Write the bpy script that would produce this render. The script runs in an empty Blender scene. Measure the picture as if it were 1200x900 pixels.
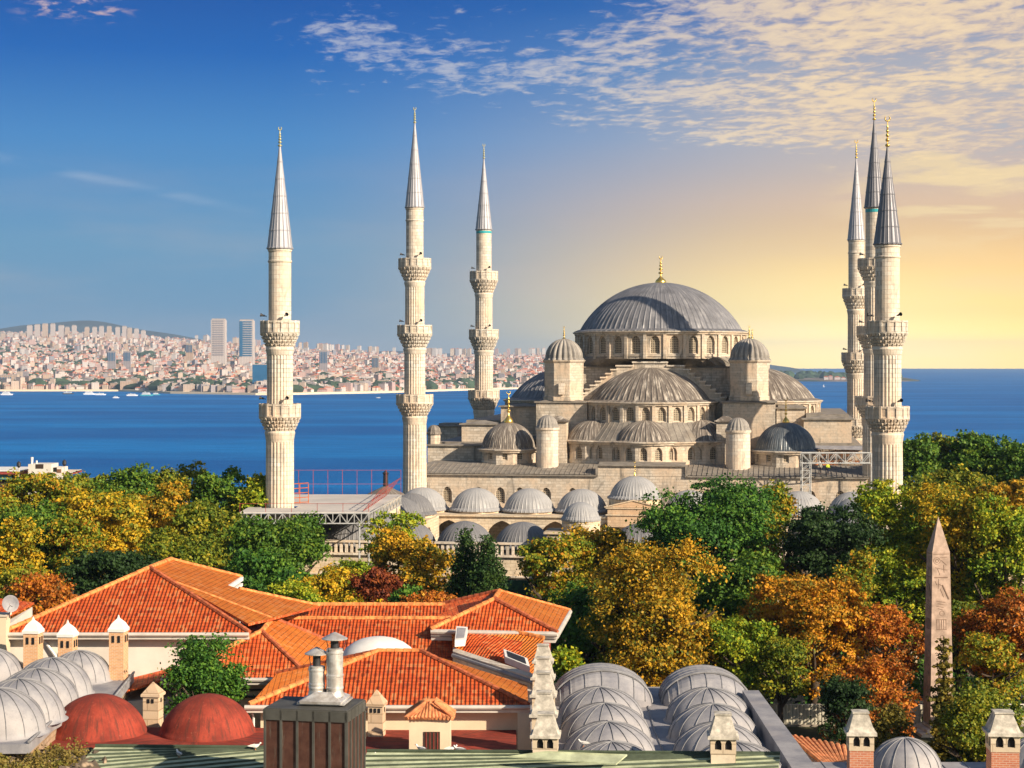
import bpy, math, random
import numpy as np
from mathutils import Vector, Matrix
random.seed(7); rng = np.random.default_rng(7)
PI = math.pi; R_ = math.radians
F = 2114.0; CZ = 30.0; HY = 426.5      # focal length in photo pixels, eye height, eye-level row
EXPO = .68
sc = bpy.context.scene; COL = sc.collection
# ------------------------------------------------------------------ camera
cd = bpy.data.cameras.new('camera'); cam = bpy.data.objects.new('camera', cd); COL.objects.link(cam)
cam.location = (0, 0, CZ); cam.rotation_euler = (PI/2, 0, 0)
cd.sensor_width = 36; cd.lens = 36*F/1200; cd.shift_y = -(450-HY)/1200.0
cd.clip_start = 0.5; cd.clip_end = 120000
sc.camera = cam
sc.view_settings.view_transform = 'Standard'; sc.view_settings.look = 'None'
sc.view_settings.exposure = EXPO; sc.view_settings.gamma = 1
sc.render.engine = 'CYCLES'
sc.cycles.volume_bounces = 0; sc.cycles.max_bounces = 6; sc.cycles.transparent_max_bounces = 8
SUN_AZ, SUN_EL = 51, 26      # degrees to the right of straight behind the camera; height
sv = Vector((math.sin(R_(SUN_AZ))*math.cos(R_(SUN_EL)), -math.cos(R_(SUN_AZ))*math.cos(R_(SUN_EL)), math.sin(R_(SUN_EL))))
# ------------------------------------------------------------------ node helper
def srgb(r, g, b):
    f = lambda c: (c/255/12.92 if c/255 <= .04045 else ((c/255+.055)/1.055)**2.4)
    return (f(r), f(g), f(b), 1)
class N:
    def __init__(s, tree): s.t = tree
    def n(s, typ, ins=None, **kw):
        nd = s.t.nodes.new(typ)
        for k, v in kw.items(): setattr(nd, k, v)
        for k, v in (ins or {}).items():
            sock = nd.inputs[k]
            if isinstance(v, bpy.types.NodeSocket): s.t.links.new(v, sock)
            else: sock.default_value = v
        return nd
    def m(s, op, a, b=0.0, c=0.0, clamp=False):
        nd = s.n('ShaderNodeMath', {0: a, 1: b, 2: c}, operation=op); nd.use_clamp = clamp
        return nd.outputs[0]
    def smooth(s, x, lo, hi):
        nd = s.n('ShaderNodeMapRange', {'Value': x, 'From Min': lo, 'From Max': hi}, interpolation_type='SMOOTHSTEP')
        return nd.outputs[0]
    def mix(s, f, a, b, typ='MIX'):
        nd = s.n('ShaderNodeMix', data_type='RGBA', blend_type=typ)
        for i, v in ((0, f), (6, a), (7, b)):
            if isinstance(v, bpy.types.NodeSocket): s.t.links.new(v, nd.inputs[i])
            else: nd.inputs[i].default_value = v
        return nd.outputs[2]
    def ramp(s, x, stops, interp='LINEAR'):
        nd = s.n('ShaderNodeValToRGB', {0: x}); cr = nd.color_ramp; cr.interpolation = interp
        while len(cr.elements) > 1: cr.elements.remove(cr.elements[0])
        cr.elements[0].position = stops[0][0]; cr.elements[0].color = stops[0][1]
        for p, c in stops[1:]:
            e = cr.elements.new(p); e.color = c
        return nd.outputs[0]
    def noise(s, vec, scale, detail=4, rough=.55, dist=0.0):
        return s.n('ShaderNodeTexNoise', {'Vector': vec, 'Scale': scale, 'Detail': detail, 'Roughness': rough, 'Distortion': dist}).outputs[0]
    def xyz(s, x, y, z=0.0):
        return s.n('ShaderNodeCombineXYZ', {0: x, 1: y, 2: z}).outputs[0]
# ------------------------------------------------------------------ world
w = bpy.data.worlds.new('World'); sc.world = w; w.use_nodes = True
w.node_tree.nodes.clear(); g = N(w.node_tree)
tc = g.n('ShaderNodeTexCoord').outputs['Generated']
sx = g.n('ShaderNodeSeparateXYZ', {0: tc}).outputs; X, Y, Z = sx[0], sx[1], sx[2]
sky = g.n('ShaderNodeTexSky', sky_type='NISHITA')
sky.sun_disc = False; sky.sun_elevation = R_(SUN_EL); sky.sun_rotation = math.atan2(sv.x, sv.y)
sky.air_density = 1.2; sky.dust_density = 1.0; sky.ozone_density = 2.5
SKY_STRENGTH = 0.06
sk = g.mix(1.0, sky.outputs[0], (SKY_STRENGTH,)*3+(1,), 'MULTIPLY')
az = g.m('ARCTAN2', X, Y); el = g.m('ARCSINE', Z)
u = g.m('DIVIDE', az, .2766); wv = g.m('MULTIPLY', el, F/430.0)
wc = g.m('MAXIMUM', wv, 0.0)
wn = g.m('DIVIDE', wc, 1.6)
blue = g.ramp(wn, [(0, srgb(112,150,178)), (.07, srgb(104,152,188)), (.2, srgb(102,156,194)), (.38, srgb(70,138,200)), (.52, srgb(22,102,184)), (.66, srgb(8,78,162)), (1, srgb(0,52,128))])
warm = g.ramp(wn, [(0, srgb(250,196,20)), (.05, srgb(255,204,50)), (.1, srgb(255,206,92)), (.16, srgb(255,202,116)), (.27, srgb(234,198,164)), (.38, srgb(182,184,192)), (.50, srgb(120,158,196)), (.60, srgb(48,112,182)), (1, srgb(10,70,146))])
mw = g.smooth(g.m('SUBTRACT', u, g.m('MULTIPLY', wc, .12)), -.6, .84)
base = g.mix(mw, blue, warm)
d2 = g.m('ADD', g.m('POWER', g.m('DIVIDE', g.m('SUBTRACT', u, .62), .42), 2.0), g.m('POWER', g.m('DIVIDE', g.m('SUBTRACT', wv, .13), .2), 2.0))
glow = g.m('MULTIPLY', g.m('EXPONENT', g.m('MULTIPLY', d2, -1.0)), .55)
base = g.mix(glow, base, srgb(255,238,165))
# cloud deck seen in perspective: coordinates on a level layer above
zz = g.m('ADD', g.m('MAXIMUM', Z, 0.0), .035)
cx = g.m('DIVIDE', X, zz); cy = g.m('DIVIDE', Y, zz)
cv = g.xyz(g.m('ADD', g.m('MULTIPLY', cx, .95), g.m('MULTIPLY', cy, .12)), g.m('MULTIPLY', cy, .66))
n1 = g.noise(cv, 17.0, 4, .6, .35)
n2 = g.noise(cv, 2.6, 3, .55)
n3 = g.noise(cv, .9, 2, .5)
band_lo = g.m('SUBTRACT', .79, g.m('MULTIPLY', g.m('ADD', u, .45), .20))
bandm = g.m('MULTIPLY', g.smooth(wv, g.m('SUBTRACT', band_lo, .10), g.m('ADD', band_lo, .05)),
            g.smooth(u, -.62, -.25))
topf = g.smooth(wv, g.m('ADD', 1.06, g.m('MULTIPLY', u, .1)), g.m('ADD', .88, g.m('MULTIPLY', u, .12)))
den = g.m('MULTIPLY', bandm, g.m('ADD', g.m('MULTIPLY', topf, .75), .25))
thick = g.smooth(u, -.2, .75)
thr = g.m('SUBTRACT', .585, g.m('MULTIPLY', den, g.m('ADD', .11, g.m('MULTIPLY', thick, .085))))
nn = g.m('ADD', g.m('MULTIPLY', n1, .5), g.m('MULTIPLY', n2, .5))
c1 = g.m('MULTIPLY', g.smooth(nn, thr, g.m('ADD', thr, .15)), g.smooth(den, .02, .5))
c1 = g.m('MULTIPLY', c1, g.m('ADD', .6, g.m('MULTIPLY', thick, .3)))
# loose streaks low at the right, and a thin wisp at the left
cs = g.xyz(g.m('MULTIPLY', az, 9.0), g.m('MULTIPLY', el, 46.0))
n4 = g.noise(cs, 1.6, 6, .55, .4)
c2 = g.m('MULTIPLY', g.smooth(n4, .47, .60), g.m('MULTIPLY', g.smooth(u, .55, .85), g.smooth(g.m('ABSOLUTE', g.m('SUBTRACT', wv, .46)), .2, .04)))
wl = g.m('ABSOLUTE', g.m('SUBTRACT', wv, g.m('SUBTRACT', .46, g.m('MULTIPLY', g.m('ADD', u, .7), .26))))
c3 = g.m('MULTIPLY', g.m('MULTIPLY', g.smooth(wl, .020, .0), g.smooth(u, -.45, -.8)), g.m('MULTIPLY', g.smooth(n4, .35, .7), .45))
n5 = g.noise(cs, .8, 4, .5)
c4 = g.m('MULTIPLY', g.smooth(n5, .42, .8), g.m('MULTIPLY', g.smooth(wv, .7, .2), .22))
ccol = g.mix(g.smooth(g.m('ADD', nn, g.m('MULTIPLY', n3, .35)), .55, .85), srgb(204,184,178), srgb(255,226,182))
ccol = g.mix(g.smooth(u, .7, -.3), ccol, srgb(206,208,216))
veil = g.m('MULTIPLY', g.m('MULTIPLY', g.smooth(u, .1, .75), g.smooth(n3, .2, .62)), g.m('MULTIPLY', g.smooth(wv, .5, .66), g.smooth(wv, 1.12, .86)))
skyc = g.mix(c4, base, srgb(214,190,178)); skyc = g.mix(g.m('MULTIPLY', veil, .42), skyc, srgb(224,198,176))
skyc = g.mix(c1, skyc, ccol)
skyc = g.mix(g.m('MULTIPLY', c2, .8), skyc, srgb(255,226,170))
c6 = g.m('MULTIPLY', g.m('MULTIPLY', g.smooth(g.m('ABSOLUTE', g.m('ADD', u, .86)), .14, .04), g.smooth(g.m('ABSOLUTE', g.m('SUBTRACT', wv, .94)), .06, .01)), g.m('MULTIPLY', g.smooth(n1, .48, .7), .8))
skyc = g.mix(c6, skyc, srgb(225,195,190))
skyc = g.mix(c3, skyc, srgb(190,205,222))
front = g.m('MULTIPLY', g.smooth(wv, 2.6, 1.15), g.smooth(g.m('ABSOLUTE', u), 4.0, 1.6))
boost = g.m('ADD', g.m('ADD', 1.0, g.m('MULTIPLY', g.m('MULTIPLY', g.smooth(wv, .42, .0), mw), .8)), g.m('MULTIPLY', g.m('MULTIPLY', g.smooth(wv, .15, .0), g.smooth(u, -.1, .6)), 1.5)); skyc = g.mix(1.0, skyc, g.xyz(boost, boost, boost), 'MULTIPLY')
final = g.mix(front, sk, g.mix(1.0, skyc, (2**-EXPO,)*3+(1,), 'MULTIPLY'))
bg = g.n('ShaderNodeBackground', {'Color': final, 'Strength': 1.0})
g.n('ShaderNodeOutputWorld', {'Surface': bg.outputs[0]})
# ------------------------------------------------------------------ sun
sd = bpy.data.lights.new('sun', 'SUN'); sd.energy = 5.0; sd.angle = R_(.5); sd.color = (1, .84, .64)
so = bpy.data.objects.new('sun', sd); COL.objects.link(so)
so.rotation_euler = sv.to_track_quat('Z', 'Y').to_euler()
# ------------------------------------------------------------------ placing helpers
def W(px, py, z):                       # the point at height z seen at photo position
    y = (CZ-z)*F/(py-HY); return Vector(((px-600)*y/F, y, z))
def D(px, py, y): return Vector(((px-600)*y/F, y, CZ-(py-HY)*y/F))
def onp(px, py, a, b, c):               # the point of plane abc seen at photo position
    n = (b-a).cross(c-a); d = Vector(((px-600)/F, 1, -(py-HY)/F)); o = Vector((0, 0, CZ))
    return o+d*(n.dot(a-o)/n.dot(d))
# ------------------------------------------------------------------ mesh builder
class MB:
    def __init__(s): s.v = []; s.f = []; s.mi = []; s.cur = 0
    def mat(s, i): s.cur = i; return s
    def poly(s, pts):
        b = len(s.v); s.v += [tuple(p) for p in pts]; s.f.append(tuple(range(b, b+len(pts)))); s.mi.append(s.cur); return s
    def box(s, c, d, rz=0, taper=1.0):
        b = len(s.v); cs, sn = math.cos(rz), math.sin(rz)
        for z in (-.5, .5):
            k = taper if z > 0 else 1
            for x, y in ((-.5,-.5), (.5,-.5), (.5,.5), (-.5,.5)):
                X, Y = x*d[0]*k, y*d[1]*k
                s.v.append((c[0]+X*cs-Y*sn, c[1]+X*sn+Y*cs, c[2]+z*d[2]))
        for q in ((0,3,2,1), (4,5,6,7), (0,1,5,4), (1,2,6,5), (2,3,7,6), (3,0,4,7)):
            s.f.append(tuple(b+i for i in q)); s.mi.append(s.cur)
        return s
    def bx(s, x0, x1, y0, y1, z0, z1): return s.box(((x0+x1)/2, (y0+y1)/2, (z0+z1)/2), (abs(x1-x0), abs(y1-y0), abs(z1-z0)))
    def tube(s, p0, p1, r0, r1=None, n=8, cap=True):
        p0, p1 = Vector(p0), Vector(p1); r1 = r0 if r1 is None else r1
        d = (p1-p0); 
        if d.length < 1e-6: return s
        d.normalize(); a = d.orthogonal().normalized(); c = d.cross(a); b = len(s.v)
        for p, r in ((p0, r0), (p1, r1)):
            for i in range(n):
                t = 2*PI*i/n; s.v.append(tuple(p+a*(r*math.cos(t))+c*(r*math.sin(t))))
        for i in range(n):
            j = (i+1) % n; s.f.append((b+i, b+j, b+n+j, b+n+i)); s.mi.append(s.cur)
        if cap:
            s.f.append(tuple(b+n-1-i for i in range(n))); s.f.append(tuple(b+n+i for i in range(n))); s.mi += [s.cur]*2
        return s
    def path(s, pts, r, n=6):
        for a, b in zip(pts[:-1], pts[1:]): s.tube(a, b, r, n=n)
        return s
    def lathe(s, prof, n=48, c=(0,0,0), a0=0.0, a1=2*PI, rad=None):
        full = abs(a1-a0-2*PI) < 1e-6; m = n if full else n+1; b = len(s.v)
        for k, (r, z) in enumerate(prof):
            for i in range(m):
                t = a0+(a1-a0)*i/n; rr = r*(rad(t, k/(len(prof)-1)) if rad else 1)
                s.v.append((c[0]+rr*math.cos(t), c[1]+rr*math.sin(t), c[2]+z))
        for k in range(len(prof)-1):
            for i in range(n):
                j = (i+1) % m
                s.f.append((b+k*m+i, b+k*m+j, b+(k+1)*m+j, b+(k+1)*m+i)); s.mi.append(s.cur)
        return s
    def prism(s, poly, z0, z1):
        b = len(s.v); n = len(poly)
        s.v += [(p[0], p[1], z0) for p in poly]+[(p[0], p[1], z1) for p in poly]
        s.f.append(tuple(b+n-1-i for i in range(n))); s.f.append(tuple(b+n+i for i in range(n)))
        for i in range(n): j = (i+1) % n; s.f.append((b+i, b+j, b+n+j, b+n+i))
        s.mi += [s.cur]*(n+2); return s
    def mesh(s, name, mats, smooth=False, uv=False):
        me = bpy.data.meshes.new(name); me.from_pydata(s.v, [], s.f)
        for m in (mats if isinstance(mats, (list, tuple)) else [mats]): me.materials.append(m)
        if any(s.mi): me.polygons.foreach_set('material_index', s.mi)
        if smooth: me.polygons.foreach_set('use_smooth', [True]*len(s.f))
        if uv:
            l = me.uv_layers.new(name='UVMap'); me.update()
            for p in me.polygons:
                nrm = p.normal; h = Vector((0,0,1)).cross(nrm)
                h = Vector((1,0,0)) if h.length < 1e-4 else h.normalized(); sl = nrm.cross(h)
                for li in p.loop_indices:
                    co = me.vertices[me.loops[li].vertex_index].co; l.data[li].uv = (co.dot(h), co.dot(sl))
        me.update(); return me
    def build(s, name, mats, parent=None, smooth=False, uv=False, loc=(0,0,0), rz=0):
        return put(name, s.mesh(name, mats, smooth, uv), parent, loc, rz)
def put(name, me, parent=None, loc=(0,0,0), rz=0, scale=None):
    o = bpy.data.objects.new(name, me); COL.objects.link(o); o.location = loc; o.rotation_euler = (0,0,rz)
    if scale is not None: o.scale = scale
    if parent: o.parent = parent
    return o
def tag(o, label, cat, group=None, kind=None):
    if label: o['label'] = label
    if cat: o['category'] = cat
    if group: o['group'] = group
    if kind: o['kind'] = kind
    return o
def thing(name, label, cat, loc=(0,0,0), rz=0, group=None):
    o = bpy.data.objects.new(name, None); COL.objects.link(o); o.location = loc; o.rotation_euler = (0,0,rz)
    o.empty_display_size = .3
    return tag(o, label, cat, group)
CACHE = {}
def cached(key, fn):
    if key not in CACHE: CACHE[key] = fn()
    return CACHE[key]
# ------------------------------------------------------------------ materials
def pm(name, fn, rough=.8, metal=0.0, spec=.3):
    m = bpy.data.materials.new(name); m.use_nodes = True; m.node_tree.nodes.clear(); g = N(m.node_tree)
    b = g.n('ShaderNodeBsdfPrincipled', {'Roughness': rough, 'Metallic': metal, 'Specular IOR Level': spec})
    out = g.n('ShaderNodeOutputMaterial', {'Surface': b.outputs[0]})
    g.b = b; g.out = out; fn(g, b); return m
def objc(g): return g.n('ShaderNodeTexCoord').outputs['Object']
def bump(g, b, h, dist=.02, st=.6):
    bn = g.n('ShaderNodeBump', {'Height': h, 'Distance': dist, 'Strength': st}); g.t.links.new(bn.outputs[0], b.inputs['Normal'])
def setc(g, b, c): g.t.links.new(c, b.inputs['Base Color'])
def plain(name, col, rough=.7, metal=0.0, var=.25, scale=1.5, spec=.3):
    def fn(g, b):
        v = objc(g); n = g.noise(v, scale, 5, .6)
        setc(g, b, g.mix(g.smooth(n, .3, .75), tuple(c*(1-var) for c in col[:3])+(1,), tuple(min(1, c*(1+var)) for c in col[:3])+(1,)))
        bump(g, b, n, .01, .3)
    return pm(name, fn, rough, metal, spec)
def stone(name, base, stain=.6, bw=1.1, bh=.42, grime=.5):
    def fn(g, b):
        v = objc(g); s = g.n('ShaderNodeSeparateXYZ', {0: v}).outputs
        hv = g.xyz(g.m('ADD', s[0], s[1]), s[2])
        br = g.n('ShaderNodeTexBrick', {'Vector': hv, 'Color1': (1,1,1,1), 'Color2': (.58,.54,.50,1), 'Mortar': (.42,.38,.34,1), 'Scale': 1.0, 'Mortar Size': .03, 'Brick Width': bw, 'Row Height': bh, 'Bias': -.2})
        big = g.noise(v, .22, 5, .6); fine = g.noise(v, 2.2, 5, .65)
        st = g.noise(g.xyz(g.m('MULTIPLY', g.m('ADD', s[0], s[1]), .5), g.m('MULTIPLY', g.m('SUBTRACT', s[0], s[1]), .5), g.m('MULTIPLY', s[2], .2)), 1.0, 7, .7, .6)
        c = g.mix(.85, tuple(x*1.08 for x in base)+(1,), br.outputs[0], 'MULTIPLY')
        c = g.mix(g.smooth(big, .35, .7), c, tuple(x*y for x, y in zip(base, (1.12,.98,.84)))+(1,))
        c = g.mix(g.m('MULTIPLY', g.smooth(big, .5, .75), .35), c, tuple(x*y for x, y in zip(base, (.95,.72,.6)))+(1,))
        c = g.mix(g.m('MULTIPLY', g.smooth(st, .50, .72), stain), c, tuple(x*.3 for x in base)+(1,))
        c = g.mix(g.m('MULTIPLY', g.smooth(fine, .45, .8), grime), c, tuple(x*.5 for x in base)+(1,))
        setc(g, b, c); bump(g, b, g.m('ADD', g.m('MULTIPLY', br.outputs[1], -.6), fine), .04, .5)
    return pm(name, fn, .9, 0, .2)
def lead(name, base, streak=(.42,.40,.37), rough=.5, metal=.35, amt=.7, dark=.6):
    def fn(g, b):
        v = objc(g); s = g.n('ShaderNodeSeparateXYZ', {0: v}).outputs
        a = g.m('MULTIPLY', g.m('ARCTAN2', s[0], s[1]), 22.0)
        st = g.noise(g.xyz(a, g.m('MULTIPLY', s[2], .5), 0.0), 1.0, 4, .7)
        n = g.noise(v, .5, 5, .6); f = g.noise(v, 3.0, 4, .6)
        c = g.mix(g.m('MULTIPLY', g.smooth(st, .48, .68), amt), tuple(base)+(1,), tuple(streak)+(1,))
        c = g.mix(g.m('MULTIPLY', g.smooth(n, .45, .75), dark), c, tuple(x*.45 for x in base)+(1,))
        c = g.mix(g.m('MULTIPLY', g.smooth(f, .5, .8), .3), c, tuple(x*1.5 for x in base)+(1,))
        setc(g, b, c); bump(g, b, f, .02, .3)
    return pm(name, fn, rough, metal, .4)
def sheet_lead(name, base, light):
    def fn(g, b):
        v = objc(g); n = g.noise(v, .8, 6, .65); f = g.noise(v, 5.0, 4, .6); bg_ = g.noise(v, .25, 3, .5)
        c = g.mix(g.smooth(n, .3, .7), tuple(base)+(1,), tuple(light)+(1,))
        c = g.mix(g.m('MULTIPLY', g.smooth(f, .55, .8), .4), c, tuple(x*.5 for x in base)+(1,))
        c = g.mix(g.m('MULTIPLY', g.smooth(bg_, .5, .7), .3), c, tuple(x*y for x, y in zip(light, (1.1,.98,.85)))+(1,))
        setc(g, b, c); bump(g, b, f, .015, .35)
    return pm(name, fn, .62, 0, .3)
def tiles(name, c1, c2, c3, row=.28, col=.2, old=1.0):
    def fn(g, b):
        uv = g.n('ShaderNodeTexCoord').outputs['UV']; s = g.n('ShaderNodeSeparateXYZ', {0: uv}).outputs
        br = g.n('ShaderNodeTexBrick', {'Vector': g.xyz(s[0], s[1]), 'Color1': tuple(c1)+(1,), 'Color2': tuple(c2)+(1,), 'Mortar': tuple(x*.25 for x in c1)+(1,), 'Scale': 1.0, 'Mortar Size': .02, 'Brick Width': col, 'Row Height': row, 'Mortar Smooth': .4, 'Bias': -.3}, offset=0.0)
        n = g.noise(uv, .5, 5, .6); f = g.noise(uv, 3.5, 4, .7)
        c = g.mix(g.m('MULTIPLY', g.smooth(n, .45, .7), .45), br.outputs[0], tuple(c3)+(1,), 'MIX')
        c = g.mix(g.m('MULTIPLY', g.smooth(f, .5, .75), .6*old), c, tuple(x*.4 for x in c2)+(1,)); cell = g.n('ShaderNodeTexVoronoi', {'Vector': g.xyz(g.m('DIVIDE', s[0], col), g.m('DIVIDE', s[1], row)), 'Scale': 1.0, 'Randomness': 0.0}); cs = g.n('ShaderNodeSeparateXYZ', {0: cell.outputs['Color']}).outputs
        c = g.mix(g.m('MULTIPLY', g.smooth(cs[0], .72, .98), .65*old), c, tuple(x*.42 for x in c2)+(1,)); c = g.mix(g.m('MULTIPLY', g.smooth(cs[1], .75, 1.0), .45), c, (.82,.38,.15,1))
        setc(g, b, c)
        hr = g.m('FRACT', g.m('DIVIDE', s[1], row)); hc = g.m('SINE', g.m('MULTIPLY', s[0], 2*PI/col))
        bump(g, b, g.m('ADD', g.m('MULTIPLY', hr, -1.0), g.m('MULTIPLY', hc, .16)), .11, 1.0)
    return pm(name, fn, .75, 0, .25)
MT = {}
MT['stone'] = stone('hall_ashlar', (.56,.505,.43), 1.0, grime=.8)
MT['stone_pale'] = stone('minaret_limestone', (.66,.61,.535), .6, .9, .5, .45)
MT['stone_warm'] = stone('warm_limestone', (.58,.45,.32), .35)
MT['stone_cream'] = stone('cream_wall_stone', (.62,.54,.42), .35)
MT['lead_main'] = lead('lead_main_dome', (.19,.19,.205), (.40,.39,.39), .5, .2, .7, .6)
MT['lead_flute'] = lead('lead_fluted_cap', (.24,.22,.20), (.52,.48,.41), .55, .0, .8, .5)
MT['lead_brown'] = lead('lead_half_dome', (.14,.118,.10), (.60,.54,.46), .6, .0, .85, .5)
MT['lead_shaded'] = lead('lead_shaded_dome', (.10,.12,.14), (.40,.39,.36), .45, .3, .7, .6)  # bluish dark copy: cast shadow on the right corner dome put into the colour
MT['lead_pale'] = lead('lead_pale_dome', (.31,.31,.315), (.46,.44,.42), .55, .0, .7, .35)
MT['lead_grey'] = lead('lead_grey_dome', (.15,.15,.16), (.34,.33,.31), .55, .0, .7, .3)
MT['lead_spire'] = lead('lead_spire_sheet', (.34,.34,.37), (.44,.43,.45), .45, .3, .5, .25)
MT['lead_roof'] = sheet_lead('lead_roof_sheet', (.17,.15,.13), (.29,.26,.22))
MT['lead_near'] = sheet_lead('lead_near_sheet', (.21,.21,.235), (.36,.35,.355))
MT['seam'] = plain('lead_seam', (.25,.25,.26), .6)
MT['seam_light'] = plain('lead_seam_light', (.55,.53,.50), .5)
MT['gold'] = pm('gilded_copper', lambda g, b: setc(g, b, g.mix(g.noise(objc(g), 2, 3), (.80,.50,.10,1), (.95,.68,.22,1))), .28, .9)
MT['turq'] = plain('turquoise_glaze', (.05,.36,.40), .3)
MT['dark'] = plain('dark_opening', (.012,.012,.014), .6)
MT['wood_dark'] = plain('dark_timber', (.05,.03,.02), .7)
MT['steel'] = pm('brushed_steel', lambda g, b: setc(g, b, g.mix(g.smooth(g.noise(objc(g), 3, 5), .35, .7), (.50,.46,.42,1), (.78,.76,.73,1))), .42, .55)
MT['white_truss'] = plain('grey_white_truss', (.45,.45,.44), .45, .2)
MT['red_paint'] = plain('faded_red_paint', (.32,.06,.045), .6)
MT['orange_paint'] = plain('orange_red_paint', (.55,.14,.04), .6)
MT['white'] = plain('white_paint', (.75,.73,.69), .6, var=.08)
MT['plaster'] = plain('pale_plaster', (.66,.61,.54), .85, var=.10, scale=.6)
MT['plaster_warm'] = plain('warm_plaster', (.70,.57,.40), .85, var=.10, scale=.6)
MT['gutter'] = plain('gutter_zinc', (.60,.56,.50), .5, .2, var=.12)
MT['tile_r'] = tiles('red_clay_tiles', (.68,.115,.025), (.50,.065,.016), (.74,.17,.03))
MT['tile_o_sun'] = tiles('orange_sunlit_tiles', (.86,.235,.03), (.76,.18,.022), (.90,.30,.04), old=.35)  # brighter copy of the red tiles: sunlight on side slopes put into the colour
MT['ridge'] = plain('mortared_ridge_caps', (.72,.26,.08), .85, var=.45, scale=3)
MT['ridge_dark'] = plain('weathered_ridge_caps', (.45,.12,.05), .8, var=.45, scale=4)
def redr(g, b):
    v = objc(g); s = g.n('ShaderNodeSeparateXYZ', {0: v}).outputs; a = g.m('MULTIPLY', g.m('ARCTAN2', s[0], s[1]), 9.0)
    st = g.noise(g.xyz(a, g.m('MULTIPLY', s[2], .8), 0.0), 1.2, 6, .75); n = g.noise(v, .9, 6, .65); f = g.noise(v, 7, 5, .7)
    c = g.mix(g.smooth(n, .35, .7), (.19,.028,.017,1), (.36,.055,.03,1)); c = g.mix(g.m('MULTIPLY', g.smooth(st, .46, .64), .8), c, (.09,.03,.02,1)); c = g.mix(g.m('MULTIPLY', g.smooth(f, .62, .75), .5), c, (.48,.22,.15,1)); setc(g, b, c); bump(g, b, f, .02, .5)
MT['red_dome'] = pm('red_painted_render', redr, .85)
MT['bark'] = plain('bark', (.07,.05,.035), .9, var=.4, scale=4)
def lat(g, b):
    v = objc(g); s = g.n('ShaderNodeSeparateXYZ', {0: v}).outputs
    vo = g.n('ShaderNodeTexVoronoi', {'Vector': g.xyz(s[0], s[2]), 'Scale': 3.6, 'Randomness': .1}, feature='F1')
    setc(g, b, g.mix(g.smooth(vo.outputs[0], .28, .36), (.02,.018,.016,1), (.36,.30,.22,1)))
MT['lattice'] = pm('pierced_stone_lattice', lat, .8)
def brickm(name, c1, c2, mo, w_=.23, h_=.075):
    def fn(g, b):
        v = objc(g); s = g.n('ShaderNodeSeparateXYZ', {0: v}).outputs
        br = g.n('ShaderNodeTexBrick', {'Vector': g.xyz(g.m('ADD', s[0], s[1]), s[2]), 'Color1': c1+(1,), 'Color2': c2+(1,), 'Mortar': mo+(1,), 'Scale': 1.0, 'Mortar Size': .012, 'Brick Width': w_, 'Row Height': h_})
        n = g.noise(v, 3, 5, .6)
        setc(g, b, g.mix(g.m('MULTIPLY', g.smooth(n, .5, .75), .4), br.outputs[0], tuple(x*.5 for x in c1)+(1,))); bump(g, b, br.outputs[1], .02, -.6)
    return pm(name, fn, .9)
MT['brick_o'] = brickm('orange_brick', (.68,.36,.16), (.58,.28,.12), (.62,.48,.34))
MT['brick_r'] = brickm('red_brick', (.50,.19,.10), (.42,.14,.08), (.50,.34,.26), .26, .09)

MT['old_tile'] = plain('old_curved_tiles', (.62,.24,.10), .85, var=.4, scale=3)
def copper(g, b):
    v = objc(g); s = g.n('ShaderNodeSeparateXYZ', {0: v}).outputs; n = g.noise(v, 2, 5, .6); st = g.noise(g.xyz(g.m('MULTIPLY', s[0], 4.0), s[1], g.m('MULTIPLY', s[2], .5)), 1.5, 5, .7)
    c = g.mix(g.smooth(n, .3, .7), (.07,.030,.022,1), (.12,.055,.04,1)); setc(g, b, g.mix(g.m('MULTIPLY', g.smooth(st, .55, .78), .6), c, (.22,.24,.20,1)))
MT['copper'] = pm('aged_copper', copper, .55, .3)
MT['zinc_green'] = plain('grey_green_zinc', (.085,.083,.074), .6, .2, var=.2)
MT['green'] = plain('pale_green_sheet', (.46,.50,.33), .6, .0, var=.3, scale=1.2)
MT['green_seam'] = plain('green_sheet_seam', (.06,.08,.05), .6, var=.3)
MT['stone_hood'] = plain('weathered_hood_stone', (.50,.46,.39), .9, var=.45, scale=2.5)

MT['granite'] = plain('pink_granite', (.44,.32,.25), .85, var=.3, scale=1.4)
MT['granite_dark'] = plain('granite_shadow_cut', (.23,.15,.11), .9, var=.1)
MT['hoarding'] = plain('corrugated_hoarding', (.50,.47,.38), .6, .1, var=.2, scale=.4)
MT['green_cloth'] = plain('green_awning_cloth', (.01,.25,.09), .7)
MT['deck'] = plain('shelter_deck', (.52,.48,.44), .8, var=.12, scale=.2)
MT['dark_tarp'] = plain('dark_grey_tarpaulin', (.10,.10,.105), .8, var=.3, scale=.5)
MT['wood_brown'] = plain('brown_timber', (.20,.10,.055), .8)
MT['green_board'] = plain('green_hoarding', (.015,.06,.03), .7)
MT['glass_green'] = plain('greenish_glass', (.10,.24,.22), .3)
MT['skin'] = plain('skin', (.45,.27,.19), .6, var=.05)
MT['hivis'] = plain('high_visibility_yellow', (.62,.75,.06), .7, var=.08)
MT['navy'] = plain('navy_cloth', (.03,.035,.06), .8)

MT['rubble_w'] = stone('old_rubble_wall', (.40,.31,.22), .8, .5, .22, .8)
HAZE = 4.6e-5
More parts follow.
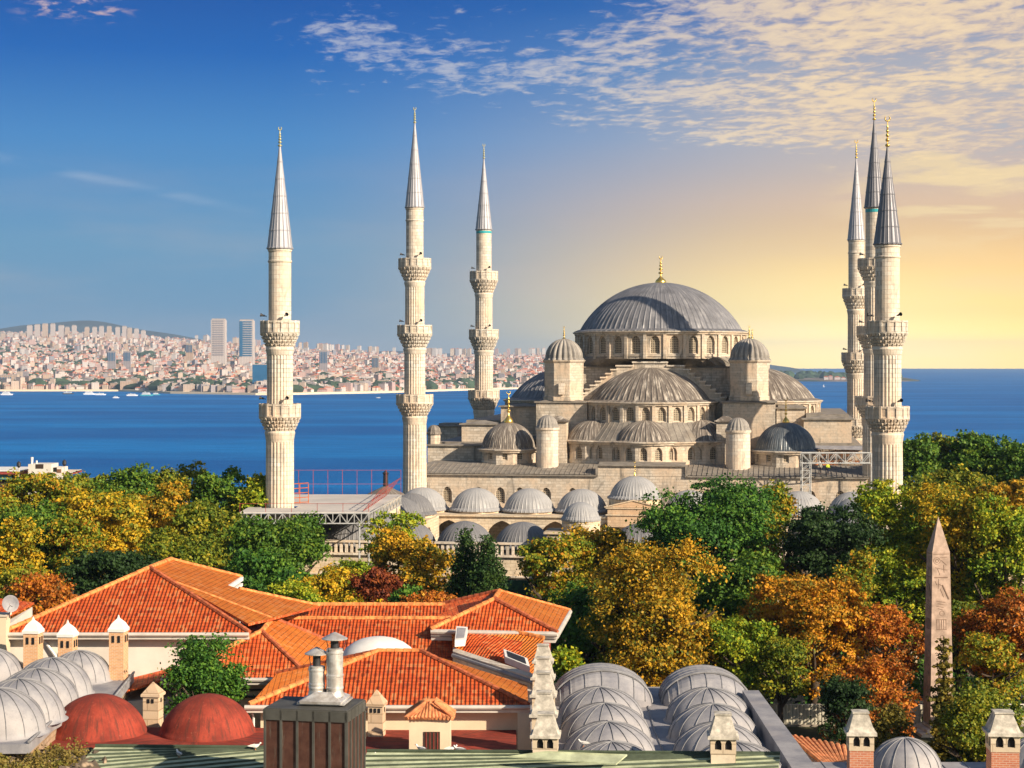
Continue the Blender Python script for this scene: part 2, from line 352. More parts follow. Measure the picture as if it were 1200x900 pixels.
# ================================================================== SETTING
SEA = -33.0
def sea_m(g, b):
    v = objc(g); s = g.n('ShaderNodeSeparateXYZ', {0: v}).outputs
    big = g.noise(g.xyz(g.m('MULTIPLY', s[0], .0016), g.m('MULTIPLY', s[1], .0050)), 1.0, 5, .6)
    mid = g.noise(g.xyz(g.m('MULTIPLY', s[0], .02), g.m('MULTIPLY', s[1], .06)), 1.0, 4, .6)
    fine = g.noise(g.xyz(g.m('MULTIPLY', s[0], .25), g.m('MULTIPLY', s[1], .25)), 1.0, 4, .7)
    c = g.mix(g.smooth(big, .35, .65), (.002,.10,.34,1), (.005,.18,.50,1))
    c = g.mix(g.m('MULTIPLY', g.smooth(mid, .4, .75), .5), c, (.001,.07,.28,1))
    c = g.mix(g.m('MULTIPLY', g.smooth(fine, .55, .75), .35), c, (.02,.20,.54,1))  # lighter flecks in the colour stand in for sparkle on the water
    setc(g, b, c); bump(g, b, g.m('ADD', fine, mid), 1.2, .9)
MT['sea'] = pm('sea_water', sea_m, .55, 0, .22)
m = MB(); n = 64
pts = [(-3000, 300), (3000, 300)]
ring = [(25000*math.sin(a), 25000*math.cos(a)) for a in [R_(-38+76*i/40) for i in range(41)]]
m.poly([(-3000, 300, 0), (3000, 300, 0)]+[(x, y, 0) for x, y in reversed(ring)])
tag(m.build('sea', MT['sea'], loc=(0, 0, SEA)), None, None, kind='structure')
def ground_m(g, b):
    v = objc(g); n = g.noise(v, .08, 5, .6); f = g.noise(v, 1.5, 5, .6)
    c = g.mix(g.smooth(n, .4, .6), (.045,.06,.02,1), (.10,.085,.06,1)); c = g.mix(g.m('MULTIPLY', f, .4), c, (.03,.03,.02,1)); setc(g, b, c)
MT['ground'] = pm('park_ground', ground_m, .95)
m = MB(); xs = [-900+60*i for i in range(31)]; ys = [-120, 0, 60, 120, 180, 240, 300, 350, 380, 410, 440, 470, 500, 540, 580]
gz = lambda y: 0 if y < 350 else -38*min(1, (y-350)/200)
for j in range(len(ys)-1):
    for i in range(30):
        a, b_, c, d = xs[i], xs[i+1], ys[j], ys[j+1]
        m.poly([(a, c, gz(c)), (b_, c, gz(c)), (b_, d, gz(d)), (a, d, gz(d))])
tag(m.build('ground', MT['ground']), None, None, kind='structure')
MT['asphalt'] = plain('asphalt', (.06,.058,.055), .9)
MT['paving'] = plain('paving_stone', (.30,.26,.21), .9)
m = MB(); m.box((40, 162, .004), (200, 16, .008)); tag(m.build('street', MT['asphalt']), None, None, kind='structure')
m = MB(); m.box((40, 172.5, .07), (200, 4, .14)); m.box((40, 151.5, .07), (200, 4.6, .14)); tag(m.build('pavement', MT['paving']), None, None, kind='structure')
# ---- far shore
def far_z(px, d):
    t = min(1, max(0, (px-60)/560.0)); t = t*t*(3-2*t)
    ds = np.interp(px, [-400, 0, 140, 200, 310, 450, 600, 800], [4100, 4150, 4150, 3830, 3630, 3900, 4500, 5200])
    prof_l = [(0, 0), (450, 8), (1000, 17), (1800, 28), (3000, 42), (4100, 58), (5000, 60), (8000, 62), (11000, 63)]
    prof_r = [(0, 0), (450, 7), (1000, 14), (1800, 20), (3000, 27), (5000, 32), (8000, 35), (11000, 37)]
    e = max(0, d-ds); zz = 0
    up = (1-t)*np.interp(e, *zip(*prof_l))+t*np.interp(e, *zip(*prof_r))
    row = HY+63*F/ds
    # row of the ground in the view, turned into height
    y = row-3-up if e > 60 else row
    z = CZ-(y-HY)*d/F
    if e <= 0: z = SEA-6
    return max(z, SEA-6) if e <= 0 else max(z, SEA+2)
def land_m(g, b):
    v = objc(g); n = g.noise(v, .004, 5, .6); f = g.noise(v, .02, 4, .6)
    c = g.mix(g.smooth(n, .42, .6), (.05,.07,.05,1), (.22,.17,.14,1)); c = g.mix(g.smooth(f, .5, .7), c, (.30,.20,.17,1)); setc(g, b, c)
MT['land'] = pm('far_land', land_m, .95)
m = MB(); pxs = [-420+20*i for i in range(62)]; ee = [-80, 0, 40, 90, 200, 450, 700, 1000, 1400, 1800, 2400, 3000, 4000, 5000, 6500, 8000, 11000]
def far_pt(px, e):
    ds = np.interp(px, [-400, 0, 140, 200, 310, 450, 600, 800], [4100, 4150, 4150, 3830, 3630, 3900, 4500, 5200])
    d = ds+e; return ((px-600)*d/F, d, far_z(px, d))
for i in range(len(pxs)-1):
    for j in range(len(ee)-1):
        m.poly([far_pt(pxs[i], ee[j]), far_pt(pxs[i+1], ee[j]), far_pt(pxs[i+1], ee[j+1]), far_pt(pxs[i], ee[j+1])])
tag(m.build('far_shore_land', MT['land']), None, None, kind='structure')
MT['hill'] = plain('wooded_hill', (.045,.07,.085), .95, scale=.002)
def hill(name, x0, x1, dist, peaks, depth):
    m = MB(); N_ = 60
    def top(px): return max(sum(h*math.exp(-((px-c)/s)**2) for c, s, h in peaks), 0)
    for i in range(N_):
        a, b_ = x0+(x1-x0)*i/N_, x0+(x1-x0)*(i+1)/N_
        for (k0, k1) in ((-1, -.5), (-.5, 0), (0, .5), (.5, 1)):
            q = []
            for px, k in ((a, k0), (b_, k0), (b_, k1), (a, k1)):
                d = dist+depth*k; hh = (top(px)+8*math.sin(px*.07+k)*.1)*dist/F
                q.append(((px-600)*dist/F, d, SEA-5+(63+hh)*(1-abs(k)**1.6)))
            m.poly(q)
    tag(m.build(name, MT['hill'], smooth=True), None, None, kind='structure')
hill('distant_hill', -260, 420, 12600, [(100, 75, 10), (60, 300, 42)], 1800)
hill('distant_hill', 180, 900, 14500, [(400, 170, 16), (620, 120, 8)], 2500)
# peninsula seen right of the domes
m = MB(); N_ = 24
for i in range(N_):
    for k0, k1 in ((-1, -.92), (-.92, 0), (0, 1)):
        q = []
        for ii, k in ((i, k0), (i+1, k0), (i+1, k1), (i, k1)):
            px = 880+190*ii/N_; e_ = math.sin(PI*ii/N_)**.35; q.append(((px-600)*6900/F, 6900+500*k*e_, SEA+(-1 if abs(k) == 1 else (6 if k < 0 else 20))*e_))
        m.poly(q)
tag(m.build('peninsula', MT['land']), None, None, kind='structure')
# ---- far-shore woods
def blobs(name, spots, mat, label, group=None):
    m = MB()
    for (x, y, z, r, h) in spots:
        k = 7; ph = random.random()*6; rr = [r*random.uniform(.75, 1.15) for _ in range(k)]
        prof = [(1.0, 0), (1.08, .35), (.85, .7), (.4, .95)]
        b = len(m.v)
        for pr, pz in prof:
            for i in range(k): a = ph+2*PI*i/k; m.v.append((x+rr[i]*pr*math.cos(a), y+rr[i]*pr*math.sin(a), z-2+(h+2)*pz*random.uniform(.9, 1.1)))
        for a_ in range(3):
            for i in range(k): j = (i+1) % k; m.f.append((b+a_*k+i, b+a_*k+j, b+(a_+1)*k+j, b+(a_+1)*k+i)); m.mi.append(0)
        m.f.append(tuple(b+3*k+i for i in range(k))); m.mi.append(0)
    return tag(m.build(name, mat), label, 'woodland', group, 'stuff')
MT['far_green'] = plain('far_tree_green', (.045,.075,.04), .95, scale=.02, var=.5)
sp = []
for _ in range(900):
    px = random.uniform(-60, 660); e = random.choice([random.uniform(60, 260), random.uniform(60, 500), random.uniform(100, 3000)])
    if random.random() < (.55 if px < 330 else .1): e = random.uniform(400, 3500)
    x, y, z = far_pt(px, e); sp.append((x, y, z, random.uniform(14, 34), random.uniform(10, 22)))
blobs('shore_wood', sp, MT['far_green'], 'dark green trees scattered between the buildings of the far shore')
sp = [((px-600)*6900/F, 6900+random.uniform(-300, 200), SEA+8, random.uniform(18, 30), random.uniform(14, 30)) for px in [random.uniform(905, 1040) for _ in range(90)]]
blobs('peninsula_wood', sp, MT['far_green'], 'dark blue-green trees covering the small peninsula near the horizon')
# ---- city
def wallm(name, col):
    def fn(g, b):
        v = objc(g); s = g.n('ShaderNodeSeparateXYZ', {0: v}).outputs
        ri = g.n('ShaderNodeNewGeometry').outputs['Random Per Island']
        br = g.n('ShaderNodeTexBrick', {'Vector': g.xyz(g.m('ADD', s[0], s[1]), s[2]), 'Color1': (.10,.11,.14,1), 'Color2': (.22,.20,.20,1), 'Mortar': (1,1,1,1), 'Scale': 1.0, 'Mortar Size': 1.0, 'Brick Width': 4.6, 'Row Height': 3.4}, offset=0.0)
        c = g.mix(.6, g.mix(g.m('MULTIPLY', ri, .35), col+(1,), (.5,.36,.30,1)), br.outputs[0], 'MULTIPLY'); setc(g, b, c)
    return pm(name, fn, .8)
CW = {'white': (.56,.52,.51), 'cream': (.54,.44,.36), 'pink': (.48,.34,.32), 'grey': (.27,.27,.31), 'tan': (.42,.31,.23)}
CWM = {k: wallm('far_wall_'+k, v) for k, v in CW.items()}
MT['far_roof_red'] = plain('far_red_roof', (.46,.15,.085), .9, scale=.01, var=.3)
MT['far_roof_grey'] = plain('far_flat_roof', (.38,.34,.32), .9, scale=.01)
def bldg(m, x, y, z, w_, d_, h, rz, hip):
    m.mat(0).box((x, y, z+h/2-3), (w_, d_, h+6), rz)
    m.mat(1)
    if hip:
        cs, sn = math.cos(rz), math.sin(rz); T = lambda a, b_, c: (x+a*cs-b_*sn, y+a*sn+b_*cs, z+c)
        e = .8; rh = min(w_, d_)*.28; k = max(w_-d_, 0)/2
        A, B_, C, D_ = T(-w_/2-e, -d_/2-e, h+.3), T(w_/2+e, -d_/2-e, h+.3), T(w_/2+e, d_/2+e, h+.3), T(-w_/2-e, d_/2+e, h+.3)
        P, Q = T(-k, 0, h+rh), T(k, 0, h+rh)
        m.poly([A, B_, Q, P]); m.poly([B_, C, Q]); m.poly([C, D_, P, Q]); m.poly([D_, A, P])
    else:
        m.box((x, y, z+h+.4), (w_+.8, d_+.8, .8), rz); m.box((x+w_*.2, y, z+h+2), (w_*.3, d_*.3, 3), rz)
KINDS = {'low': (18, 15, 13, 1), 'long': (34, 15, 12, 1), 'mid': (20, 17, 21, 0), 'tall': (18, 17, 36, 0), 'slab': (34, 15, 25, 0)}
def proto(kind):
    w_, d_, h, hip = KINDS[kind]; m = MB(); bldg(m, 0, 0, 0, w_, d_, h, 0, hip); return m.mesh('apartment_block_'+kind, [CWM['white'], MT['far_roof_red']])
def zone(px):
    if px < 95: return 'left of the harbour'
    if px < 248: return 'above the small harbour'
    if px < 312: return 'around the two white towers'
    if px < 470: return 'between the two left minarets'
    if px < 552: return 'between second and third minarets'
    return 'right of third minaret'
cand = []
for _ in range(9500):
    px = random.uniform(-40, 660); q = random.random(); e = 30+5200*q**1.5
    x, y, z = far_pt(px, e)
    low = .72 if px > 130 else .4
    if e < 900: kind = random.choices(['low', 'long', 'mid', 'slab', 'tall'], [.42*low*2, .12, .25, .1, .05])[0]
    else: kind = random.choices(['low', 'long', 'mid', 'slab', 'tall'], [.28, .06, .36, .1, .16 if px < 330 else .06])[0]
    s_ = random.uniform(.45, .85); cw = random.choices(list(CW), [.30, .3, .2, .1, .1])[0]
    cand.append((KINDS[kind][2]*s_/y, px, e, x, y, z, kind, s_, cw, random.uniform(-.6, .6)))
cand.sort(key=lambda c: -(c[0]+ .003*math.exp(-c[2]/500)))
WORD = {'low': 'house with red roof', 'long': 'long red-roofed block', 'mid': 'flat-roofed block', 'tall': 'tall apartment tower', 'slab': 'wide apartment slab'}
for c in cand[:285]:
    _, px, e, x, y, z, kind, s_, cw, rz = c
    o = put('apartment_block' if kind != 'low' else 'shore_house', cached('p'+kind, lambda k=kind: proto(k)), None, (x, y, z), rz, (s_, s_, s_))
    o.material_slots[0].link = 'OBJECT'; o.material_slots[0].material = CWM[cw]
    if kind in ('mid', 'tall', 'slab'): o.material_slots[1].link = 'OBJECT'; o.material_slots[1].material = MT['far_roof_grey']
    tier = 'at the far waterfront' if e < 260 else ('low on the far shore' if e < 1000 else 'high on the far shore')
    tag(o, '%s %s %s, %s' % (cw, WORD[kind], tier, zone(px)), 'building', '%s %s %s %s' % (cw, WORD[kind], tier, zone(px)))
m = MB()
def wr(g, b):
    ri = g.n('ShaderNodeNewGeometry').outputs['Random Per Island']
    v = objc(g); s = g.n('ShaderNodeSeparateXYZ', {0: v}).outputs
    br = g.n('ShaderNodeTexBrick', {'Vector': g.xyz(g.m('ADD', s[0], s[1]), s[2]), 'Color1': (.2,.2,.24,1), 'Color2': (.35,.32,.32,1), 'Mortar': (1,1,1,1), 'Scale': 1.0, 'Mortar Size': 1.0, 'Brick Width': 4.6, 'Row Height': 3.4}, offset=0.0)
    setc(g, b, g.mix(.5, g.ramp(ri, [(0, CW['white']+(1,)), (.3, CW['cream']+(1,)), (.5, CW['pink']+(1,)), (.68, (.62,.57,.54,1)), (.85, CW['tan']+(1,)), (.93, CW['grey']+(1,))], 'CONSTANT'), br.outputs[0], 'MULTIPLY'))
def rr_(g, b):
    ri = g.n('ShaderNodeNewGeometry').outputs['Random Per Island']
    setc(g, b, g.ramp(ri, [(0, (.46,.15,.085,1)), (.35, (.52,.22,.14,1)), (.55, (.42,.36,.33,1)), (.8, (.6,.52,.47,1))], 'CONSTANT'))
MT['cityw'] = pm('far_city_walls', wr, .85); MT['cityr'] = pm('far_city_roofs', rr_, .85)
for c in cand[285:]:
    _, px, e, x, y, z, kind, s_, cw, rz = c; w_, d_, h, hip = KINDS[kind]; bldg(m, x, y, z, w_*s_, d_*s_, h*s_, rz, hip)
for _ in range(420):
    px = random.uniform(-30, 640); e = random.uniform(5000, 9000); x, y, z = far_pt(px, e)
    h = random.choice([15, 20, 30, 55]) if px > 230 else random.choice([15, 25, 30])
    bldg(m, x, y, z, 20, 18, h, random.uniform(-.4, .4), 0)
tag(m.build('far_city', [MT['cityw'], MT['cityr']]), 'dense pale and red-roofed city covering the hills of the far shore', 'city', None, 'stuff')
# tall estate rows on the ridge at the far left: one object each would pass the count, so only the biggest stand alone
MT['glass_blue'] = pm('blue_glass', lambda g, b: setc(g, b, g.mix(g.noise(objc(g), .05, 3), (.015,.09,.20,1), (.03,.14,.28,1))), .35)
MT['tower_w'] = CWM['white']
def tower(px, ytop, ybot, wpx, d, label, glass):
    s = d/F; x = (px-600)*s; z0 = CZ-(ybot-HY)*s; h = (ybot-ytop)*s; w_ = wpx*s
    t = thing('residential_tower', label, 'tower', (x, d, z0))
    m = MB(); m.box((0, 0, h/2-15), (w_, w_*.8, h+30)); m.build('wall', MT['tower_w'], t)
    m = MB(); k = 16
    for i in range(k): m.box((0, -w_*.4-.6, h*(i+.5)/k), (w_*.8, 1.2, h/k*.55))
    if glass: m.box((-w_*.36, -w_*.4-1.4, h/2), (w_*.22, 1.6, h*.98))
    m.build('window_band', MT['glass_blue'] if glass else CWM['grey'], t)
    m = MB(); m.box((0, 0, h+2), (w_*.9, w_*.7, 4)); m.build('roof', MT['far_roof_grey'], t)
tower(256.5, 375, 417, 16.5, 5300, 'white high-rise tower with pale window bands, left of the twin towers', 0)
tower(289.5, 376, 418, 16.5, 5350, 'white high-rise tower with a blue glass corner, right of the twin towers', 1)
k = 0
for px, yt, yb, wp in [(4,391,400,5),(12,390,400,6),(20,391,402,5),(28,391,402,6),(35,382,388,6),(44,381,389,6),(53,380,391,6),(62,380,391,5),(72,382,394,6),(79,384,396,5),(87,382,396,5),(95,391,400,5),(102,384,398,5),(111,384,400,5),(119,383,394,5),(128,383,392,5),(138,384,398,5),(146,383,396,5),(152,385,402,5),(160,386,400,5),(168,388,402,5)]:
    d = 8200; s = d/F; m = MB(); h = (yb-yt)*s
    m.box((0, 0, h/2-30), (wp*s, wp*s*.7, h+60)); m.mat(1).box((0, 0, h+2), (wp*s*.8, wp*s*.6, 5))
    tag(m.build('hilltop_tower', [CWM['white' if k % 3 else 'cream'], MT['far_roof_grey']], loc=((px-600)*s, d, CZ-(yb-HY)*s)), '%s high-rise block in the row along the hilltop at the far left' % ('white' if k % 3 else 'cream'), 'tower', 'high-rise blocks on the far hilltop, '+('white' if k % 3 else 'cream'))
    k += 1
m = MB(); s = 3800/F; m.box((0, 0, 14*s-10), (17*s, 10*s, 28*s+20)); o = thing('office_block', 'dark blue glass office block at the water behind the front left minaret', 'building', (-295*s, 3800, CZ-29*s))
m.build('wall', MT['glass_blue'], o); m = MB(); m.box((0, 0, 28*s+.8), (17.4*s, 10.3*s, 1.6)); m.build('roof', MT['far_roof_grey'], o)
for px, yt, yb, wp, col, lab in [(379, 411, 427, 9, 'grey', 'dark grey-blue office tower standing alone among red roofs'), (440, 418, 432, 8, 'tan', 'tan office tower just left of the tallest minaret'), (8, 440, 461, 14, 'tan', 'tan waterfront block at the left edge above the moored ship'), (52, 446, 461, 16, 'white', 'white-columned waterfront hall at the harbour'), (131, 412, 424, 9, 'grey', 'left of the two grey hotel blocks above the harbour'), (149, 412, 424, 8, 'grey', 'right of the two grey hotel blocks above the harbour'), (222, 403, 414, 8, 'tan', 'tan tower left of the white twin towers')]:
    d = 4250 if yb > 440 else 5000; s = d/F; h = (yb-yt)*s; m = MB(); m.box((0, 0, h/2-10), (wp*s, wp*s*.6, h+20)); m.mat(1).box((0, 0, h+1), (wp*s*1.02, wp*s*.62, 2))
    for i in range(5): m.mat(2).box((-wp*s*.4+i*wp*s*.2, -wp*s*.3-.4, h*.5), (wp*s*.09, 1.0, h*.8))
    tag(m.build('office_block', [CWM[col], MT['far_roof_grey'], MT['glass_blue']], loc=((px-600)*s, d, CZ-(yb-HY)*s)), lab, 'building')
# peninsula houses
for i, (px, wp, h, lab) in enumerate([(968, 6, 13, 'white waterside house at the left end of the peninsula row'), (973, 5, 16, 'pink waterside house second on the peninsula'), (981, 7, 12, 'low white hall in the middle of the peninsula row'), (988, 5, 10, 'white shed right of the low white hall on the peninsula')]):
    d = 6480; s = d/F; m = MB(); bldg(m, 0, 0, 0, wp*s, 16, h, 0, 1)
    tag(m.build('waterside_house', [CWM['pink' if i == 1 else 'white'], MT['far_roof_red']], loc=((px-600)*s, d, SEA+3)), lab, 'house')
# quay wall / breakwater as pale strip
m = MB()
for i in range(len(pxs)-1):
    a, b_ = far_pt(pxs[i], 0), far_pt(pxs[i+1], 0); m.poly([(a[0], a[1]-8, SEA-1), (b_[0], b_[1]-8, SEA-1), (b_[0], b_[1]-4, SEA+4), (a[0], a[1]-4, SEA+4)]); m.poly([(a[0], a[1]-4, SEA+4), (b_[0], b_[1]-4, SEA+4), (b_[0], b_[1]+30, SEA+4.5), (a[0], a[1]+30, SEA+4.5)])
tag(m.build('quay', MT['plaster_warm']), None, None, kind='structure')
# ---- boats
MT['hull_w'] = plain('white_hull', (.8,.8,.8), .4, var=.05)
MT['hull_t'] = plain('teal_hull', (.05,.35,.42), .4, var=.1)
MT['hull_b'] = plain('dark_hull', (.05,.06,.09), .4, var=.1)
def boat(px, py, lpx, label, cat='boat', mat='hull_w', up=1, sail=False, rz=0):
    d = 63*F/(py-HY); s = d/F; L = lpx*s; B_ = L*.22; t = thing('sailing_boat' if sail else ('ferry' if cat == 'ferry' else 'motor_boat'), label, cat, ((px-600)*s, d, SEA), rz)
    m = MB(); hh = L*.10 if not sail else 1.0
    out = [(-L/2, -B_/2*.8), (L*.28, -B_/2), (L/2, 0), (L*.28, B_/2), (-L/2, B_/2*.8)]
    b = len(m.v)
    for k, z in ((.85, -.5), (1, hh)):
        for x, y in out: m.v.append((x*k, y*k, z))
    for i in range(5): j = (i+1) % 5; m.f.append((i, j, 5+j, 5+i)); m.mi.append(0)
    m.f.append((5,6,7,8,9)); m.mi.append(0); m.build('hull', MT[mat], t)
    if sail:
        m = MB(); m.tube((0,0,0), (0,0,L*1.3), .12); m.build('mast', MT['hull_w'], t)
        m = MB(); 
        for y in (.03, -.03): m.poly([(-.2, y, hh+.6), (-L*.42, y*5, hh+.8), (-.2, y, L*1.25)])
        m.build('sail', MT['hull_w'], t)
    else:
        m = MB()
        for k in range(up): m.box((-L*.05, 0, hh+L*.04*(k*2+1)), (L*(.62-.14*k), B_*.7, L*.075))
        m.build('cabin', MT['hull_w'], t)
        m = MB()
        for k in range(up): m.box((-L*.05, 0, hh+L*.04*(k*2+1)+L*.008), (L*(.57-.14*k), B_*.72, L*.025))
        m.build('window_band', MT['glass_blue'], t)
        m = MB(); m.tube((-L*.12, 0, hh+L*.08*up-.3), (-L*.13, 0, hh+L*.08*up+L*.07), L*.018); m.build('funnel', MT['hull_w'], t)
boat(8, 463, 15, 'white passenger ship moored at the left edge of the harbour', 'ferry', up=2)
boat(136, 466.5, 8, 'small round white boat crossing off the harbour mouth', up=2)
boat(105, 462.5, 15, 'white ferry moored left of the small white boat', 'ferry', up=2)
boat(118, 463, 13, 'white ferry moored just left of the small white boat', 'ferry', up=1)
boat(155, 464, 14, 'white motor boat with blue band moored right of the small white boat', up=1)
boat(172, 464, 16, 'teal ship moored near the breakwater', 'ferry', 'hull_t', 2)
boat(183, 463, 10, 'teal and white ship moored at the right end of the harbour', 'ferry', 'hull_t', 2)
boat(80, 462, 14, 'dark-hulled ship lying at the harbour quay', 'ferry', 'hull_b', 1)
boat(443, 466.5, 6, 'small white motor boat under way between the two left minarets', up=1, rz=2.9)
boat(965.5, 453.5, 2.5, 'tiny white sailing boat off the peninsula', 'sailboat', sail=True)
# ---- haze
hm = bpy.data.materials.new('air_haze'); hm.use_nodes = True; hm.node_tree.nodes.clear(); g = N(hm.node_tree)
pv = g.n('ShaderNodeVolumePrincipled', {'Color': (.42,.60,.88,1), 'Density': HAZE, 'Anisotropy': 0.0})
g.n('ShaderNodeOutputMaterial', {'Volume': pv.outputs[0]})
m = MB(); m.bx(-21000, 21000, -300, 26000, SEA-45, 350)
tag(m.build('haze', hm), 'thin bluish sea haze fading the far shore', 'haze', None, 'stuff')
# ================================================================== THE MOSQUE
TH = R_(8.5); MC = (24.4, 296.0); c8, s8 = math.cos(TH), math.sin(TH)
def U(px, v):                            # mosque-frame u of a photo column at depth v
    q = (px-600)/F; return (q*(MC[1]+v*c8)-MC[0]-v*s8)/(c8+q*s8)
def YW(u_, v): return MC[1]-u_*s8+v*c8
def ZZ(py, u_, v): return CZ-(py-HY)*YW(u_, v)/F
def world(u_, v, z=0): return (MC[0]+u_*c8+v*s8, MC[1]-u_*s8+v*c8, z)
def arch_pts(w_, h0, h1, k=8, pointed=.12):
    out = []
    for i in range(k+1):
        x = -w_/2+w_*i/k; t = abs(2*x/w_); out.append((x, h1+(w_/2)*(math.sqrt(max(0, 1-t*t)))+pointed*w_*(1-t)))
    return out
def awall(m, p0, p1, z0, z1, ops=(), depth=.4):
    """vertical wall p0->p1, outside to the right-hand side of travel; ops = (s, width, sill, spring)"""
    p0, p1 = Vector(p0), Vector(p1); L = (p1-p0).length; d = (p1-p0)/L; nrm = Vector((d.y, -d.x))
    P = lambda s, z, q=0: (p0.x+d.x*s-nrm.x*q, p0.y+d.y*s-nrm.y*q, z)
    cur = 0
    for s, w_, zs, zp in sorted(ops):
        a, b_ = s-w_/2, s+w_/2
        m.poly([P(cur, z0), P(a, z0), P(a, z1), P(cur, z1)]); m.poly([P(a, z0), P(b_, z0), P(b_, zs), P(a, zs)])
        ap = [(s+x, z) for x, z in arch_pts(w_, 0, zp)]
        for (x0, y0), (x1, y1) in zip(ap[:-1], ap[1:]):
            m.poly([P(x0, y0), P(x1, y1), P(x1, z1), P(x0, z1)]); m.poly([P(x0, y0), P(x0, y0, depth), P(x1, y1, depth), P(x1, y1)])
        m.poly([P(a, zs), P(a, zs, depth), P(a, zp, depth), P(a, zp)][::-1]); m.poly([P(b_, zs), P(b_, zs, depth), P(b_, zp, depth), P(b_, zp)])
        m.poly([P(a, zs), P(b_, zs), P(b_, zs, depth), P(a, zs, depth)]); cur = b_
    m.poly([P(cur, z0), P(L, z0), P(L, z1), P(cur, z1)])
def window_mesh(w_, zs, zp):
    def mk():
        m = MB(); ap = arch_pts(w_, 0, zp-zs); m.poly([(-w_/2-.02, 0, 0), (w_/2+.02, 0, 0)]+[(x, 0, z) for x, z in reversed(ap)])
        m.mat(1)
        for x, z in ((-w_/2+.05, 0), (w_/2-.05, 0)): m.box((x, -.05, (zp-zs)/2), (.1, .1, zp-zs))
        for a, b_ in zip(ap[:-1], ap[1:]): m.tube((a[0], -.05, a[1]), (b_[0], -.05, b_[1]), .07, n=4)
        m.box((0, -.06, .05), (w_, .12, .1)); return m.mesh('window', [MT['lattice'], MT['stone_pale']])
    return cached(('win', round(w_, 2), round(zp-zs, 2)), mk)
def windows(parent, p0, p1, ops, depth=.4):
    p0, p1 = Vector(p0), Vector(p1); d = (p1-p0).normalized(); nrm = Vector((d.y, -d.x)); rz = math.atan2(d.y, d.x)
    for s, w_, zs, zp in ops:
        p = p0+d*s-nrm*(depth-.04); put('window', window_mesh(w_, zs, zp), parent, (p.x, p.y, zs), rz)
def flat_wall(name, mat, parent, p0, p1, z0, z1, ops=(), depth=.4, thick=.6):
    m = MB(); awall(m, p0, p1, z0, z1, ops, depth); o = m.build(name, mat, parent); windows(o, p0, p1, ops, depth); return o
def drum(name, parent, c, r, z0, z1, nseg, ww, zs, zp, a0=0, a1=2*PI, mat='stone', win=True, depth=.45, piers=True):
    m = MB(); segs = []
    for i in range(nseg):
        # going anticlockwise seen from above keeps the outside on the right
        t0, t1 = a0+(a1-a0)*i/nseg, a0+(a1-a0)*(i+1)/nseg
        p0 = (r*math.cos(t0), r*math.sin(t0)); p1 = (r*math.cos(t1), r*math.sin(t1)); L = math.dist(p0, p1)
        ops = [(L/2, ww, zs-c[2], zp-c[2])] if win else []; awall(m, p0, p1, z0-c[2], z1-c[2], ops, depth); segs.append((p0, p1, ops))
        if piers:
            tm = t0; m.box(((r+.05)*math.cos(tm), (r+.05)*math.sin(tm), (z0+z1)/2-c[2]), (.3, .5, z1-z0-.02), tm)
    o = m.build(name, MT[mat], parent, loc=c)
    for p0, p1, ops in segs: windows(o, p0, p1, ops, depth)
    # cornice
    m = MB(); m.lathe([(r-.2, -.35), (r+.28, -.30), (r+.34, -.1), (r+.55, 0), (r+.58, .18), (r-.3, .3)], max(nseg*2, 24), a0=a0, a1=a1)
    m.build('cornice', MT['stone'], o, loc=(0, 0, z1-c[2])); return o
def dome(name, parent, c, r, h, ribs, mat, a0=0, a1=2*PI, rib=.05, gore=0.0, eave=.5, smooth=False, per=6, rings=18, power=1.0):
    span = a1-a0; n = int(round(ribs*span/(2*PI)))*per; prof = [(r+eave, -.12), (r+eave, .08), (r+eave*.35, .3)]
    hh = min(h, r*.999); S = (r*r+hh*hh)/(2*hh); t0 = math.acos(r/S) if hh < r else 0.0; t0 = math.asin(max(0.0, (S-hh)/S))
    for i in range(rings+1):
        t = t0+(PI/2-t0)*i/rings; prof.append((S*math.cos(t), .38+(S*math.sin(t)-(S-hh))*h/hh))
    prof[-1] = (.02, prof[-1][1])
    def rad(t, k):
        ph = (t*ribs/(2*PI)) % 1.0; fall = 1.0
        e = max(0.0, 1-min(ph, 1-ph)*per*1.02)
        q = 1+(rib/r*1.6*e if k < .97 else 0)
        if gore: q *= 1-gore*(1-abs(math.sin(PI*ph))**.7)
        return q
    m = MB(); m.lathe(prof, n, a0=a0, a1=a1, rad=rad); return m.build(name, MT[mat], parent, loc=c, smooth=smooth)
def finial_mesh(h, mat='gold', bulb=1.0):
    def mk():
        m = MB(); r = h*.16*bulb
        prof = [(r, 0), (r*1.05, h*.04), (r*.9, h*.10), (r*.45, h*.18), (r*.18, h*.24), (r*.16, h*.30)]
        for zc, rr in ((.36, .42), (.50, .34), (.62, .27), (.72, .2)):
            for k in range(7):
                t = PI*k/6; prof.append((max(r*.12, r*rr*math.sin(t)*1.1), h*(zc-.045*math.cos(t))))
        prof += [(r*.1, h*.8), (r*.08, h*.86)]
        m.lathe(prof, 14)
        cr = h*.055
        for i in range(14):
            a, b_ = R_(-240+300*i/14), R_(-240+300*(i+1)/14)
            w0 = cr*.32*math.sin(PI*(i+.2)/14.4); m.tube((cr*math.cos(a), 0, h*.92+cr*math.sin(a)), (cr*math.cos(b_), 0, h*.92+cr*math.sin(b_)), w0+.01, n=5)
        return m.mesh('finial', MT[mat], smooth=True)
    return cached(('fin', round(h, 1), mat, bulb), mk)
mosque = thing('mosque', 'great grey stone mosque with cascading lead domes in the middle of the picture', 'mosque', (MC[0], MC[1], 0), -TH)
